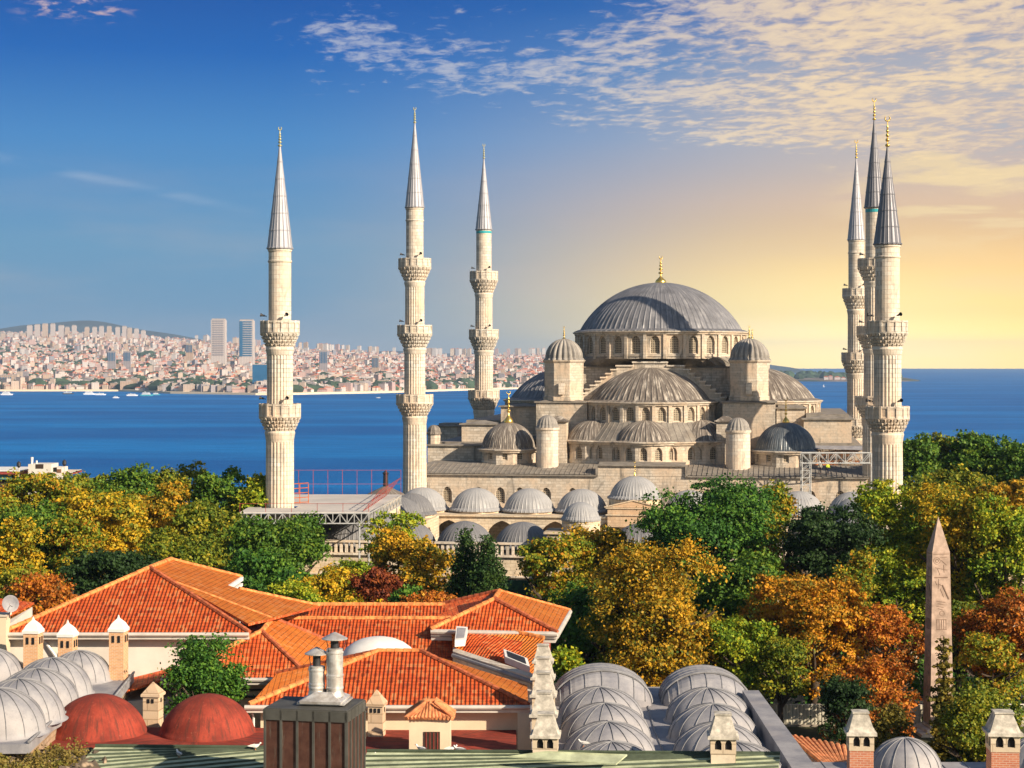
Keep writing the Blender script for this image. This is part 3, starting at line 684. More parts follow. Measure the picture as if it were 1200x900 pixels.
# ---- main body, tiers of masonry
uL, uR = U(493, -31), U(1016, -31)
zf = ZZ(557, 0, -31); zc = ZZ(546, 0, -31); cL, cR = U(701, -31), U(803, -31)
wz = ZZ(590, -20, -31); wsp = ZZ(578, -20, -31)
ops = [(U(px, -31)-uL, 1.45, wz, wsp) for px in (524, 561, 609, 671)]
ops2 = [(U(px, -31)-uL, 1.45, wz, wsp) for px in (586, 640, 830, 870, 910, 950, 985)]
fw = flat_wall('wall', MT['stone'], mosque, (uL, -31), (uR, -31), 0, zf-.1, sorted(ops+ops2))
flat_wall('wall', MT['stone'], mosque, (uR, -31), (uR, 30), 0, zf-.1, [(4+6*i, 1.5, wz, wsp) for i in range(9)])
flat_wall('wall', MT['stone'], mosque, (uL, 30), (uL, -31), 0, zf-.1, [(5+6*i, 1.5, wz, wsp) for i in range(9)])
flat_wall('wall', MT['stone'], mosque, (uR, 30), (uL, 30), 0, zf-.1)
m = MB()
m.bx(cL, cR, -31.05, -28.5, zf-.12, zc); m.build('raised_parapet', MT['stone'], mosque)
m = MB()                                    # dark cornice line
m.bx(uL-.3, cL, -31.4, -31, zf-.22, zf-.02); m.bx(cR, uR+.3, -31.4, -31, zf-.22, zf-.02); m.bx(cL-.3, cR+.3, -31.4, -31.05, zc-.05, zc+.12)
m.bx(cL-.35, cL-.05, -31.4, -30.9, zf-.2, zc-.06); m.bx(cR+.05, cR+.35, -31.4, -30.9, zf-.2, zc-.06)
m.build('cornice', MT['lead_roof'], mosque)
# lead aisle roof behind the front wall, with standing seams
m = MB(); zr = zf+.15; zb = zf+1.2
m.poly([(uL-.4, -31.3, zr-.1), (cL, -31.3, zr-.1), (cL, -24, zb), (uL-.4, -24, zb)]); m.poly([(cL, -28.5, zr+.35), (cR, -28.5, zr+.35), (cR, -24, zb+.02), (cL, -24, zb+.02)])
m.poly([(cR, -31.3, zr-.1), (uR+.4, -31.3, zr-.1), (uR+.4, -24, zb), (cR, -24, zb)]); m.poly([(cL, -31.3, zc+.1), (cR, -31.3, zc+.1), (cR, -28.4, zc+.45), (cL, -28.4, zc+.45)])
m.poly([(uL-.4, -24, zb), (uR+.4, -24, zb), (uR+.4, 31, zb), (uL-.4, 31, zb)])
x = uL
while x < uR:
    y0 = -31.3 if not cL < x < cR else -28.5
    m.tube((x, y0, zr-.05 if y0 < -30 else zr+.37), (x+.01, -24, zb+.03), .06, n=4); x += .75
m.build('aisle_roof', MT['lead_roof'], mosque)
def block(px0, px1, v0, v1, ytop, z0, name='wall', roof=.35, u0=None, u1=None, ops=(), mat='stone', over=.35):
    a = U(px0, v0) if u0 is None else u0; b_ = U(px1, v0) if u1 is None else u1; z1 = ZZ(ytop, (a+b_)/2, v0)
    m = MB(); awall(m, (a, v0), (b_, v0), z0, z1, ops); awall(m, (b_, v0), (b_, v1), z0, z1); awall(m, (b_, v1), (a, v1), z0, z1); awall(m, (a, v1), (a, v0), z0, z1)
    o = m.build(name, MT[mat], mosque); windows(o, (a, v0), (b_, v0), ops)
    m = MB(); m.box(((a+b_)/2, (v0+v1)/2, z1+.1), (b_-a+over*2, v1-v0+over*2, .2)); k = .2
    m.poly([(a-over, v0-over, z1+.2), (b_+over, v0-over, z1+.2), ((a+b_)/2+k, v0+1.8, z1+.2+roof), ((a+b_)/2-k, v0+1.8, z1+.2+roof)])
    m.box(((a+b_)/2, (v0+v1)/2+.5, z1+.2+roof/2), ((b_-a)*.9, (v1-v0)*.9, roof)); m.build('roof_sheet', MT['lead_roof'], o); return o, a, b_, z1
block(501, 560, -17, 28, 523, zb-1, u1=-18)          # left gallery wall
block(900, 1008, -19, 28, 524, zb-1, u0=18)
block(541, 589, -13.5, 26, 498, 16, u1=U(589, -13.5), roof=.5)
block(587, 640, -12.5, 12, 477, 16)
block(942, 998, -16, 26, 492, 16, roof=.6)
block(910, 943, -12.5, 12, 479, 16)
block(512, 536, 14, 20, 500, 14)
# little domed kiosk on the left gallery
ku = U(508.5, -14); kz = ZZ(522, ku, -14)
m = MB(); m.lathe([(1.05, 0), (1.05, 1.9), (1.2, 2.0), (1.2, 2.1)], 10); ko = m.build('roof_kiosk', MT['stone'], mosque, loc=(ku, -14, kz-.1)); dome('dome', ko, (0, 0, 2.0), 1.0, 1.0, 10, 'lead_brown', rib=.04, eave=.15, per=4, rings=8)
# central masonry block carrying the dome
zB = ZZ(431, 0, -11.5); 
block(676, 862, -9.4, 14, 431, 18, u0=-14.5, u1=14.5, roof=.05, over=.25)
# weight-tower plinths
for px in (661, 878):
    uu = U(px, -14); z1 = ZZ(472, uu, -17)
    for vv in (-14, 14):
        m = MB(); m.box((uu, vv, (14+z1)/2), (8.0, 6.4, z1-14)); o = m.build('plinth', MT['stone'], mosque)
        m = MB(); m.box((uu, vv, z1+.1), (8.6, 7.0, .2)); m.box((uu, vv, z1+.3), (7.6, 6.2, .25), taper=.7); m.build('roof_sheet', MT['lead_roof'], o)
        zt = ZZ(422, uu, -14)
        m = MB(); m.lathe([(3.35, z1+.3), (3.35, z1+.9), (3.2, z1+1.0), (3.2, zt-.5), (3.35, zt-.35), (3.5, zt-.1), (3.5, zt), (.1, zt+.02)], 8, a0=PI/8, a1=PI/8+2*PI)
        o = m.build('weight_tower', MT['stone'], mosque, loc=(uu, vv, 0))
        dome('dome', o, (0, 0, zt), 2.98, 3.0, 20, 'lead_flute', gore=.15, rib=.09, eave=.25, per=8, rings=12)
        put('finial', finial_mesh(2.4, bulb=1.2), o, (0, 0, zt+3.05))
        m = MB(); m.box((0, -3.3, z1+2.2), (.9, .3, 1.8)); m.build('door', MT['stone_pale'], o)
# ---- main dome
za = ZZ(417, 0, 0)-.3; zd = ZZ(391, 0, 0)
dr = drum('drum', mosque, (0, 0, za), 13.85, za-.2, zd, 28, 1.55, za+.55, za+2.5, a0=-PI/2-PI/28, a1=1.5*PI-PI/28)
md = dome('main_dome', mosque, (0, 0, zd+.25), 13.1, ZZ(331, 0, 0)-zd-.65, 84, 'lead_main', rib=.08, eave=.95, per=5, rings=30)
put('finial', finial_mesh(4.6, bulb=1.2), md, (0, 0, ZZ(331, 0, 0)-zd-.35))
m = MB(); n = 64; rr = []
for i in range(n):
    t = 2*PI*i/n; cx_, cy_ = math.cos(t), math.sin(t); k = 14.6/max(abs(cx_), abs(cy_)); k = min(k, 17.2); rr.append(((13.9*cx_, 13.9*cy_, za+.15), (k*cx_, k*cy_*.85 if cy_ > 0 else k*cy_*.66, zB+.25)))
for i in range(n):
    j = (i+1) % n; m.poly([rr[i][1], rr[j][1], rr[j][0], rr[i][0]]); m.tube(rr[i][1], rr[i][0], .06, n=4)
m.build('dome_skirt_roof', MT['lead_roof'], mosque)
# ---- stepped gable in front
def gable(c, rot, s=1.0):
    t = [(0, 2.7, zB+.55)]; lv = [(2.7, 4.9, zB+.1)]; k = 8; x = 4.9; z = zB+.1-.55; 
    prof = [(-2.7, zB+.75), (2.7, zB+.75), (2.7, zB+.2), (5.3, zB+.2)]; x = 5.3
    for i in range(k):
        z0 = zB+.2-(i+1)*.62; prof += [(x, z0), (x+.82, z0)]; x += .82
    right = prof[1:]; poly = [(-a, b_) for a, b_ in reversed(right)]+right
    poly = [(poly[0][0], 21)]+poly+[(poly[-1][0], 21)]
    m = MB(); F_ = [(a, -.8, b_) for a, b_ in poly]; B_ = [(a, 2.8, b_) for a, b_ in poly]
    # strips so that the outline stays a clean mesh
    for i in range(1, len(poly)-2):
        a, b_ = poly[i], poly[i+1]
        if abs(a[0]-b_[0]) > .01:
            for y in (-.8, 2.8): m.poly([(a[0], y, 20), (b_[0], y, 20), (b_[0], y, b_[1]), (a[0], y, a[1])])
    for i in range(len(poly)-1): m.poly([F_[i], F_[i+1], B_[i+1], B_[i]])
    o = m.build('stepped_gable', MT['stone'], mosque, loc=c, rz=rot)
    m = MB()
    for i in range(1, len(poly)-2):
        a, b_ = poly[i], poly[i+1]
        if abs(a[0]-b_[0]) > .01: m.bx(min(a[0], b_[0])-.1, max(a[0], b_[0])+.12, -1.05, 2.9, a[1]+.01, a[1]+.24)
    m.build('step_capping', MT['stone_pale'], o)
    m = MB(); m.poly([(-2.9, -.9, zB+.95), (2.9, -.9, zB+.95), (1.2, .2, zB+1.5), (-1.2, .2, zB+1.5)]); m.poly([(2.9, -.9, zB+.95), (2.9, 1.5, zB+.95), (1.2, 1.2, zB+1.5), (1.2, .2, zB+1.5)]); m.poly([(-2.9, 1.5, zB+.95), (-2.9, -.9, zB+.95), (-1.2, .2, zB+1.5), (-1.2, 1.2, zB+1.5)]); m.build('roof_sheet', MT['lead_roof'], o)
gu = U(762, -12.4)
gable((gu, -12.3, 0), 0)
gable((14.9, 0, 0), PI/2); gable((-14.9, 0, 0), -PI/2)
# ---- half domes with their drums
z24 = ZZ(472, gu, -20)-.1; z21 = ZZ(497, gu, -22)
def half(c, ang, wins=13, exedra=False, mats='lead_brown'):
    a0, a1 = ang-PI/2, ang+PI/2; cc = (c[0], c[1], 0)
    o = drum('half_drum', mosque, (c[0], c[1], z21), 10.3, z21-.6, z24, wins, 1.35, z21+.35, z24-1.35, a0=a0, a1=a1)
    dome('half_dome', mosque, (c[0], c[1], z24+.15), 9.4, 5.0, 64, mats, a0=a0, a1=a1, rib=.10, eave=1.1, per=5, rings=22)
    zw = ZZ(520, gu, -26)
    m = MB(); k = 40
    for i in range(k):
        t0, t1 = a0+PI*i/k, a0+PI*(i+1)/k
        q = [(13.6*math.cos(t0), 13.6*math.sin(t0), zw+.1), (13.6*math.cos(t1), 13.6*math.sin(t1), zw+.1), (10.4*math.cos(t1), 10.4*math.sin(t1), z21+.25), (10.4*math.cos(t0), 10.4*math.sin(t0), z21+.25)]
        m.poly(q); m.tube(q[0], q[3], .06, n=4)
    m.build('half_dome_skirt', MT['lead_roof'], mosque, loc=cc)
    drum('lower_wall', mosque, (c[0], c[1], 14), 13.2, 14.2, zw, 14, 1.2, zw-2.6, zw-1.3, a0=a0, a1=a1, win=exedra, piers=False)
    if exedra:
        for da in (-.95, 0, .95):
            t = ang+da; ex = (c[0]+10.1*math.cos(t), c[1]+10.1*math.sin(t))
            b0 = t-1.15; 
            drum('exedra_wall', mosque, (ex[0], ex[1], 14), 4.9, 14.2, zw+.06, 5, 1.2, zw-2.6, zw-1.3, a0=t-1.25, a1=t+1.25, piers=False)
            dome('exedra_dome', mosque, (ex[0], ex[1], zw+.12), 4.6, 2.9, 34, 'lead_brown', a0=t-PI/2, a1=t+PI/2, rib=.09, eave=.6, per=5, rings=14)
half((gu, -12), -PI/2, exedra=True)
half((15.4, 0), 0); half((-15.2, 0), PI, mats='lead_main')
# ---- corner domes with gilded finials
for px, pyb, ytop, rpx, fin, mt in ((596, 527, 495, 32, 5.1, 'lead_brown'), (921, 529, 495, 36, 3.8, 'lead_shaded')):
    uu = U(px, -21); Yd = YW(uu, -21); r = rpx*Yd/F; z1 = ZZ(pyb, uu, -21)
    drum('corner_drum', mosque, (uu, -21, 14), r, zb-.6, z1, 10, .9, zb+.5, zb+1.5, mat='stone', a0=-PI/2-PI/10, a1=1.5*PI-PI/10, piers=False, depth=.3)
    o = dome('corner_dome', mosque, (uu, -21, z1+.1), r-.1, ZZ(ytop, uu, -21)-z1-.45, 40, mt, rib=.10, eave=.35, per=6, rings=16, gore=.03)
    put('finial', finial_mesh(fin, bulb=.85), o, (0, 0, ZZ(ytop, uu, -21)-z1-.15))
    dome('corner_dome', mosque, (uu, 21, z1+.1), r-.1, 4, 40, mt, rib=.1, eave=.35, per=4, rings=10)
# ---- round turrets
for px, yt, rp in ((641.5, 501, 13), (865, 504, 14.2)):
    uu = U(px, -25.5); Yd = YW(uu, -25.5); r = rp*Yd/F; z1 = ZZ(yt, uu, -25.5)
    m = MB(); m.lathe([(r, zf-.6), (r, z1-.5), (r+.15, z1-.3), (r+.15, z1), (.05, z1+.02)], 28)
    o = m.build('round_turret', MT['stone_pale'], mosque, loc=(uu, -25.5, 0), smooth=False)
    dome('dome', o, (0, 0, z1), r-.1, 1.5, 18, 'lead_flute', gore=.12, rib=.07, eave=.18, per=6, rings=9)
# small gabled stair houses beside the turrets
for px in (655, 850):
    uu = U(px, -21); z1 = ZZ(494, uu, -21)
    m = MB(); m.box((uu, -21, (14+z1)/2), (2.6, 2.4, z1-14)); o = m.build('stair_house', MT['stone'], mosque)
    m = MB(); m.prism([(uu-1.6, -22.6), (uu+1.6, -22.6), (uu+1.6, -19.4), (uu-1.6, -19.4)], z1, z1+.18); m.box((uu, -21, z1+.5), (2.8, 2.6, .65), taper=.3); m.build('roof_sheet', MT['lead_brown'], o)
# ---- courtyard portico: roof, domes, portal
VF = -37.0; zp = ZZ(604, 0, -37)
yard = thing('courtyard', 'stone arcaded forecourt with rows of pale lead domes in front of the mosque', 'courtyard', (MC[0], MC[1], 0), -TH)
m = MB(); vN = -91.0; eL, eR = U(352, -92)+.5, U(1018, -92)-1
m.bx(uL, uR, -42, -31.2, 8.0, zp); m.bx(uL-.5, uR+.5, -42.4, -31.25, zp, zp+.22)
m.bx(eL, uL+5, vN, -42.45, 8, zp+.1); m.bx(uR-5, eR, vN, -42.45, 8, zp+.1)
m.bx(eL+.02, eR-.02, vN-4.5, vN+4, 7.8, zp+.3); m.build('arcade_roof', MT['stone_cream'], yard)
ca = [(U(526+62.3*i, -42)-uL, 5.4, 1.3, 4.3) for i in range(8)]
flat_c = MB(); awall(flat_c, (uL, -42), (uR, -42), 1.0, 8.02, ca, 1.2); flat_c.build('arcade', MT['stone_cream'], yard)
flat_c = MB(); awall(flat_c, (uR-5, -42.5), (uR-5, vN+4), 1.0, 8.02, [(4+6.6*i, 5, 1.3, 4.3) for i in range(6)], 1.2); awall(flat_c, (uL+5, vN+4), (uL+5, -42.5), 1.0, 8.02, [(4+6.6*i, 5, 1.3, 4.3) for i in range(6)], 1.2); flat_c.build('arcade', MT['stone_cream'], yard)
def court_dome(u_, v, r, h, z, mt, drumh=.5):
    key = ('cd', round(r, 1), mt)
    def mk():
        m = MB(); m.lathe([(r+.25, 0), (r+.25, drumh), (r, drumh+.1)], 8, a0=PI/8, a1=PI/8+2*PI); return m.mesh('drum', MT['stone_cream'])
    o = put('arcade_dome', cached(key+('d',), lambda: (lambda q: q)(domemesh(r, h, 40, mt))), yard, (u_, v, z+drumh)); put('drum', cached(key, mk), o, (0, 0, -drumh)); return o
def domemesh(r, h, ribs, mt):
    o = dome('tmp', None, (0,0,0), r, h, ribs, mt, rib=.04, eave=.35, per=5, rings=14); me = o.data; me.name = 'arcade_dome'; bpy.data.objects.remove(o); return me
for px in (495, 558, 620, 682, 808, 870, 936, 1000):
    court_dome(U(px, VF), VF, 3.55, 2.75, zp+.1, 'lead_pale')
pu = U(744, -38)
m = MB(); zpt = ZZ(586, pu, -41); m.bx(U(712, -42.5), U(773, -42.5), -42.6, -34.5, 7, zpt-.9)
a, b_ = U(710, -42.5), U(775, -42.5)
m.poly([(a, -42.65, zpt-.9), (b_, -42.65, zpt-.9), ((a+b_)/2, -42.65, zpt)]); m.poly([(a, -34.4, zpt-.9), (a, -42.65, zpt-.9), ((a+b_)/2, -42.65, zpt), ((a+b_)/2, -34.4, zpt)]); m.poly([(b_, -42.65, zpt-.9), (b_, -34.4, zpt-.9), ((a+b_)/2, -34.4, zpt), ((a+b_)/2, -42.65, zpt)])
po = m.build('portal', MT['stone_warm'], yard)
m = MB(); hm_ = (a+b_)/2
for q0, q1 in (((a-.2, zpt-.9), (hm_, zpt+.08)), ((b_+.2, zpt-.9), (hm_, zpt+.08)), ((a, zpt-1.05), (b_, zpt-1.05)), ((a, zpt-2.0), (b_, zpt-2.0))): m.tube((q0[0], -42.7, q0[1]), (q1[0], -42.7, q1[1]), .12, n=4)
m.build('moulding', MT['stone_cream'], po)
m = MB(); m.lathe([(3.75, 0), (3.75, 1.0), (3.6, 1.1)], 16); m.build('drum', MT['stone_cream'], po, loc=(pu, -38, zpt-.8))
o = dome('portal_dome', yard, (pu, -38, zpt+.15), 3.5, 2.7, 44, 'lead_pale', rib=.04, eave=.4, per=5, rings=14); put('finial', finial_mesh(2.3, bulb=.5), o, (0, 0, 3.0))
z9 = zp+.3
for i in range(-3, 8):
    uu = U(545, vN)+6.75*i
    if eL+2.5 < uu < eR-2.5: court_dome(uu, vN, 3.2, 2.45, z9, 'lead_grey')
for i in range(6):
    court_dome(uL+1.5-(uL-eL)*.14*i, -45-7.4*i, 3.2, 2.6, zp+.1, 'lead_grey'); court_dome(uR-2+(eR-uR)*.1*i, -45-7.4*i, 3.2, 2.6, zp+.1, 'lead_pale')
# outer wall with balustraded gallery
m = MB(); vo = vN-4.6; Yo = YW(U(600, vo), vo); zg0, zg1 = CZ-(653-HY)*Yo/F, CZ-(636-HY)*Yo/F
ow = flat_wall('outer_wall', MT['stone_cream'], yard, (eL, vo), (eR, vo), 0, zg0, [(3+4.4*i, 1.3, 3.4, 5.2) for i in range(int((eR-eL)/4.4))])
flat_wall('outer_wall', MT['stone_cream'], yard, (eR, vo), (eR, -42), 0, zg0, [(3+4.4*i, 1.3, 3.4, 5.2) for i in range(11)])
flat_wall('outer_wall', MT['stone_cream'], yard, (eL, -42), (eL, vo), 0, zg0, [(3+4.4*i, 1.3, 3.4, 5.2) for i in range(11)])
m = MB(); m.bx(eL-.3, eR+.3, vo-.35, vo+.9, zg0, zg0+.22); m.bx(eL-.2, eR+.2, vo-.25, vo+.4, zg1-.22, zg1); m.bx(eL-.35, eR+.35, vo-.3, vo, zg0-2.3, zg0-2.1); m.build('string_course', MT['stone_pale'], yard)
m = MB(); x = eL+.3
while x < eR: m.box((x, vo+.1, (zg0+zg1)/2), (.30, .30, zg1-zg0-.44)); x += .62
m.build('balustrade', MT['stone_pale'], yard)
m = MB(); m.bx(eL+.5, eR-.5, vo+1.6, vo+1.8, zg0-.5, zg1-.1); m.build('gallery_shade_sheet', MT['dark'], yard)  # near-black sheet standing in for the shade behind the balusters
m = MB(); m.bx(eL+1, eR-1, vo+1, -31.2, .05, 1.0); m.build('court_floor', MT['paving'], yard)
# gate with its small raised dome
gu_ = U(679, vo-1); zt = ZZ(613, gu_, vo-1)
m = MB(); m.bx(gu_-3.6, gu_+3.6, vo-1.6, vo+2.8, 0, zt-1.2); m.bx(gu_-3.9, gu_+3.9, vo-1.9, vo+3, zt-1.2, zt-.95); go = m.build('gate_block', MT['stone_cream'], yard)
m = MB(); m.lathe([(2.15, zt-1), (2.15, zt+.2), (2.3, zt+.3)], 12); m.build('drum', MT['stone_cream'], go, loc=(gu_, vo+.5, 0))
dome('gate_dome', yard, (gu_, vo+.5, zt+.3), 2.05, 1.55, 20, 'lead_pale', rib=.08, eave=.2, per=6, rings=10, gore=.06)
# ================================================================== MINARETS
def minaret(label, px, Yd, sp, band=None):
    s = Yd/F; x = (px-600)*s; z = lambda py: CZ-(py-HY)*s
    t = thing('minaret', label, 'minaret', (x, Yd, 0), -TH, 'minarets of the mosque')
    def fl(k, dep):
        return lambda a, q: 1-dep*(1-abs(math.sin(a*k/2))**.55)
    bal = sp['bal']; shafts = sp['shaft']; top = z(sp['base'])
    zs = [top]+[0]*0
    seg = []; hi = z(sp['base'])
    for (y0, yf, y1, R), rs in zip(bal, shafts): seg.append((z(yf), hi, rs)); hi = z(y1)
    seg.append((8.0, hi, shafts[len(bal)]))
    for i, (a, b_, r) in enumerate(seg):
        rr = r*s; m = MB(); fluted = i > 0
        rings = [(rr*(1.015 if fluted else 1.0), a), (rr*.995, (a+b_)/2), (rr, b_)]
        if i == len(seg)-1: rings = [(rr*1.06, a), (rr*1.02, (a*.6+b_*.4)), (rr, b_)]
        m.lathe(rings, 96 if fluted else 24, rad=fl(24, .075) if fluted else None)
        if fluted: m.lathe([(rr*.99, b_-.05*(b_-a)-.6), (rr*1.06, b_-.6), (rr*1.10, b_-.3), (rr*1.04, b_)], 32)
        if i == 0 and not band:
            for zz in (hi0 for hi0 in (b_-.25, b_-1.45*(15*s/1.4))): m.lathe([(rr, zz-.15), (rr*1.07, zz-.08), (rr*1.07, zz+.08), (rr, zz+.15)], 24)
        m.build('shaft', MT['stone_pale'], t)
        if i == 0 and band:
            m = MB(); m.lathe([(rr*1.02, b_-.75), (rr*1.02, b_-.3)], 24); m.build('tile_band', MT['turq'], t)
    m = MB(); r0 = shafts[-1]*s; m.lathe([(r0*1.45, 0), (r0*1.45, 5.5), (r0*1.3, 6.0), (r0*1.08, 8.6)], 16); m.build('base', MT['stone_pale'], t)
    for (y0, yf, y1, R), rs in zip(bal, shafts[1:]):
        Rb = R*s; zt, zf_, zb_ = z(y0), z(yf), z(y1); ri = rs*s; o = None
        m = MB(); H = zf_-zb_; T = 4
        for k in range(T):                # stalactite tiers, each a scalloped ring with a shadow gap under it
            f0, f1 = k/T, (k+1)/T; ra, rb = ri+(Rb-ri)*(f0**.9), ri+(Rb-ri)*(f1**.9)
            n_ = 20; ph = k*.5
            def rad(a, q, n_=n_, ph=ph): return 1-.085*(1-abs(math.sin((a*n_/2)+ph*PI)))
            m.lathe([(ra-.02, zb_+H*f0), (ra+.06, zb_+H*f0+.02), (rb*.985, zb_+H*(f0+(f1-f0)*.45)), (rb, zb_+H*f1-.04), (rb-.22, zb_+H*f1)], 100, rad=rad)
            for i in range(n_):
                a = 2*PI*(i+ph)/n_; rc = (ra+rb)/2+.02; m.tube((rc*math.cos(a)*.97, rc*math.sin(a)*.97, zb_+H*f0+.02), (rb*math.cos(a), rb*math.sin(a), zb_+H*f1-.08), .07, .12, n=5)
        m.lathe([(Rb-.3, zf_-.12), (Rb+.02, zf_-.10), (Rb+.05, zf_+.06), (ri*.9, zf_+.07)], 48)
        o = m.build('balcony', MT['stone_pale'], t)
        m = MB(); Hp = zt-zf_; n_ = 16
        m.lathe([(Rb-.16, zf_), (Rb, zf_), (Rb, zf_+Hp*.16), (Rb-.16, zf_+Hp*.16)], n_); m.lathe([(Rb-.18, zt-Hp*.16), (Rb+.04, zt-Hp*.16), (Rb+.04, zt), (Rb-.18, zt), (Rb-.18, zt-Hp*.16)], n_)
        for i in range(n_):
            a = 2*PI*i/n_; m.box(((Rb-.07)*math.cos(a), (Rb-.07)*math.sin(a), (zt+zf_)/2), (.24, .26, Hp*1.03), a)
            for q in (1, 2, 3, 4):
                f = q/5; b2 = 2*PI*(i+1)/n_; xa = (Rb-.08)*(math.cos(a)*(1-f)+math.cos(b2)*f); ya = (Rb-.08)*(math.sin(a)*(1-f)+math.sin(b2)*f)
                m.box((xa, ya, (zt+zf_)/2), (.10, .16, Hp*.7), a)
            b2 = 2*PI*(i+1)/n_; 
            for fz in (.36, .66):
                mx, my = (Rb-.08)*(math.cos(a)+math.cos(b2))/2, (Rb-.08)*(math.sin(a)+math.sin(b2))/2
                m.box((mx, my, zf_+Hp*fz), (.08, 2*Rb*math.sin(PI/n_)*.98, Hp*.10), (a+b2)/2)
        m.build('parapet', MT['stone_pale'], o)
        m = MB(); dw = .7; a = -PI/2+.1; m.box((ri*.98*math.cos(a), ri*.98*math.sin(a), zf_+.6), (.2, dw, 1.0), a); m.build('doorway', MT['dark'], o)
        if sp.get('speak', 1) and (y0, yf, y1, R) != bal[-1 if len(bal) > 2 else 99 % len(bal)] or len(bal) == 2:
            for a in (-PI*.93, -PI*.30):
                zz = zt+.5; p = Vector((ri*1.0*math.cos(a), ri*1.0*math.sin(a), zz)); d = Vector((math.cos(a), math.sin(a), .25)).normalized()
                m = MB(); m.tube(p, p+d*.4, .05, n=6); m.tube(p+d*.35, p+d*.75, .07, .22, n=10, cap=False); m.tube(p+d*.25, p+d*.42, .11, n=8); m.build('loudspeaker', MT['dark_metal'], t)
    # spire
    zb_ = z(sp['base']); zt = z(sp['tip']); R = sp['R']*s; m = MB(); H = zt-zb_
    prof = [(R*.98, -.15), (R*1.05, -.05), (R*1.05, .06), (R*.99, .1)]
    for i in range(1, 13):
        f = i/12; rr = R*(1-f)**(1.03)*1.0+.09*f; prof.append((rr, H*f))
        if i < 11 and i % 2 == 0: prof += [(rr+.035, H*f), (rr+.035, H*f+.10), (rr, H*f+.10)]
    m.lathe(prof, 80, c=(0, 0, zb_), rad=lambda a, q: 1+.035*max(0, 1-min((a*20/(2*PI)) % 1, 1-(a*20/(2*PI)) % 1)*4.2))
    m.build('spire', MT['lead_spire' if sp.get('pale', 1) else 'lead_spire_dark'], t)
    hf = z(sp['ftop'])-zt+.3; put('finial', finial_tall(hf, sp.get('gold', 0)), t, (0, 0, zt-.3))
def finial_tall(h, gold):
    def mk():
        m = MB(); prof = [(.12, 0)]
        for zc, rr in ((.10, .26), (.26, .22), (.40, .19), (.53, .16), (.64, .12)):
            for k in range(7):
                t = PI*k/6; prof.append((max(.06, rr*math.sin(t)), h*(zc-.055*math.cos(t))))
        prof += [(.05, h*.72), (.04, h*.82)]; m.lathe(prof, 12)
        cr = h*.075
        for i in range(12):
            a, b_ = R_(-240+300*i/12), R_(-240+300*(i+1)/12); m.tube((cr*math.cos(a), 0, h*.9+cr*math.sin(a)), (cr*math.cos(b_), 0, h*.9+cr*math.sin(b_)), .035+.05*math.sin(PI*(i+.5)/12), n=5)
        return m.mesh('finial', MT['gold' if gold else 'pale_gold'], smooth=True)
    return cached(('ft', round(h, 1), gold), mk)
MT['pale_gold'] = pm('weathered_gilding', lambda g, b: setc(g, b, g.mix(g.noise(objc(g), 3, 3), (.42,.44,.26,1), (.62,.55,.30,1))), .4, .6)
MT['dark_metal'] = plain('dark_metal', (.05,.05,.055), .5, .4)
MT['lead_spire_dark'] = lead('lead_spire_dark', (.16,.16,.18), (.24,.24,.26), .45, .3, .5, .3)
minaret('leftmost minaret, two balconies, standing apart at the courtyard corner', 328, 203, dict(ftop=148, tip=170, base=291, R=14.5, bal=[(376, 390, 406, 22.5), (473, 488, 504, 24)], shaft=[13.2, 15.2, 16.3]))
minaret('tallest of the three left minarets, three balconies, at the hall\'s front left corner', 486, 268, dict(ftop=125, tip=143, base=243, R=11, bal=[(303, 313, 329, 19), (381, 391, 407, 20.3), (462, 472, 487, 21.6)], shaft=[10.2, 11.3, 12.3, 13.6]))
minaret('third minaret from the left, thinner, behind the hall, blue tile band below its spire', 567, 329, dict(ftop=168, tip=185, base=269, R=9.6, bal=[(318, 328, 343, 16.4), (386, 395, 410, 17.3), (457, 466, 480, 18.3)], shaft=[9.0, 10, 10.8, 11.7]), band=True)
minaret('leftmost of the right-hand minarets, thinner, behind the hall', 1003.5, 325, dict(ftop=163, tip=185, base=281, R=10, gold=1, bal=[(338, 347, 362, 16), (413, 422, 437, 17), (490, 499, 513, 18)], shaft=[9.2, 10, 10.8, 11.7]))
minaret('tallest right-hand minaret with dark spire and blue tile band, partly hidden behind the front one', 1024.5, 262, dict(ftop=114, tip=140, base=243, R=11.3, gold=1, pale=0, bal=[(303, 313, 329, 19), (382, 392, 408, 20.3), (464, 474, 489, 21.6)], shaft=[10.2, 11.3, 12.3, 13.6]), band=True)
minaret('front right minaret, thickest, two balconies and a dark spire, rising behind the trees', 1040, 195.6, dict(ftop=135, tip=171, base=286, R=15.6, gold=1, pale=0, bal=[(376, 390, 406, 23), (476, 490, 506, 25)], shaft=[14.2, 16, 17.4]))
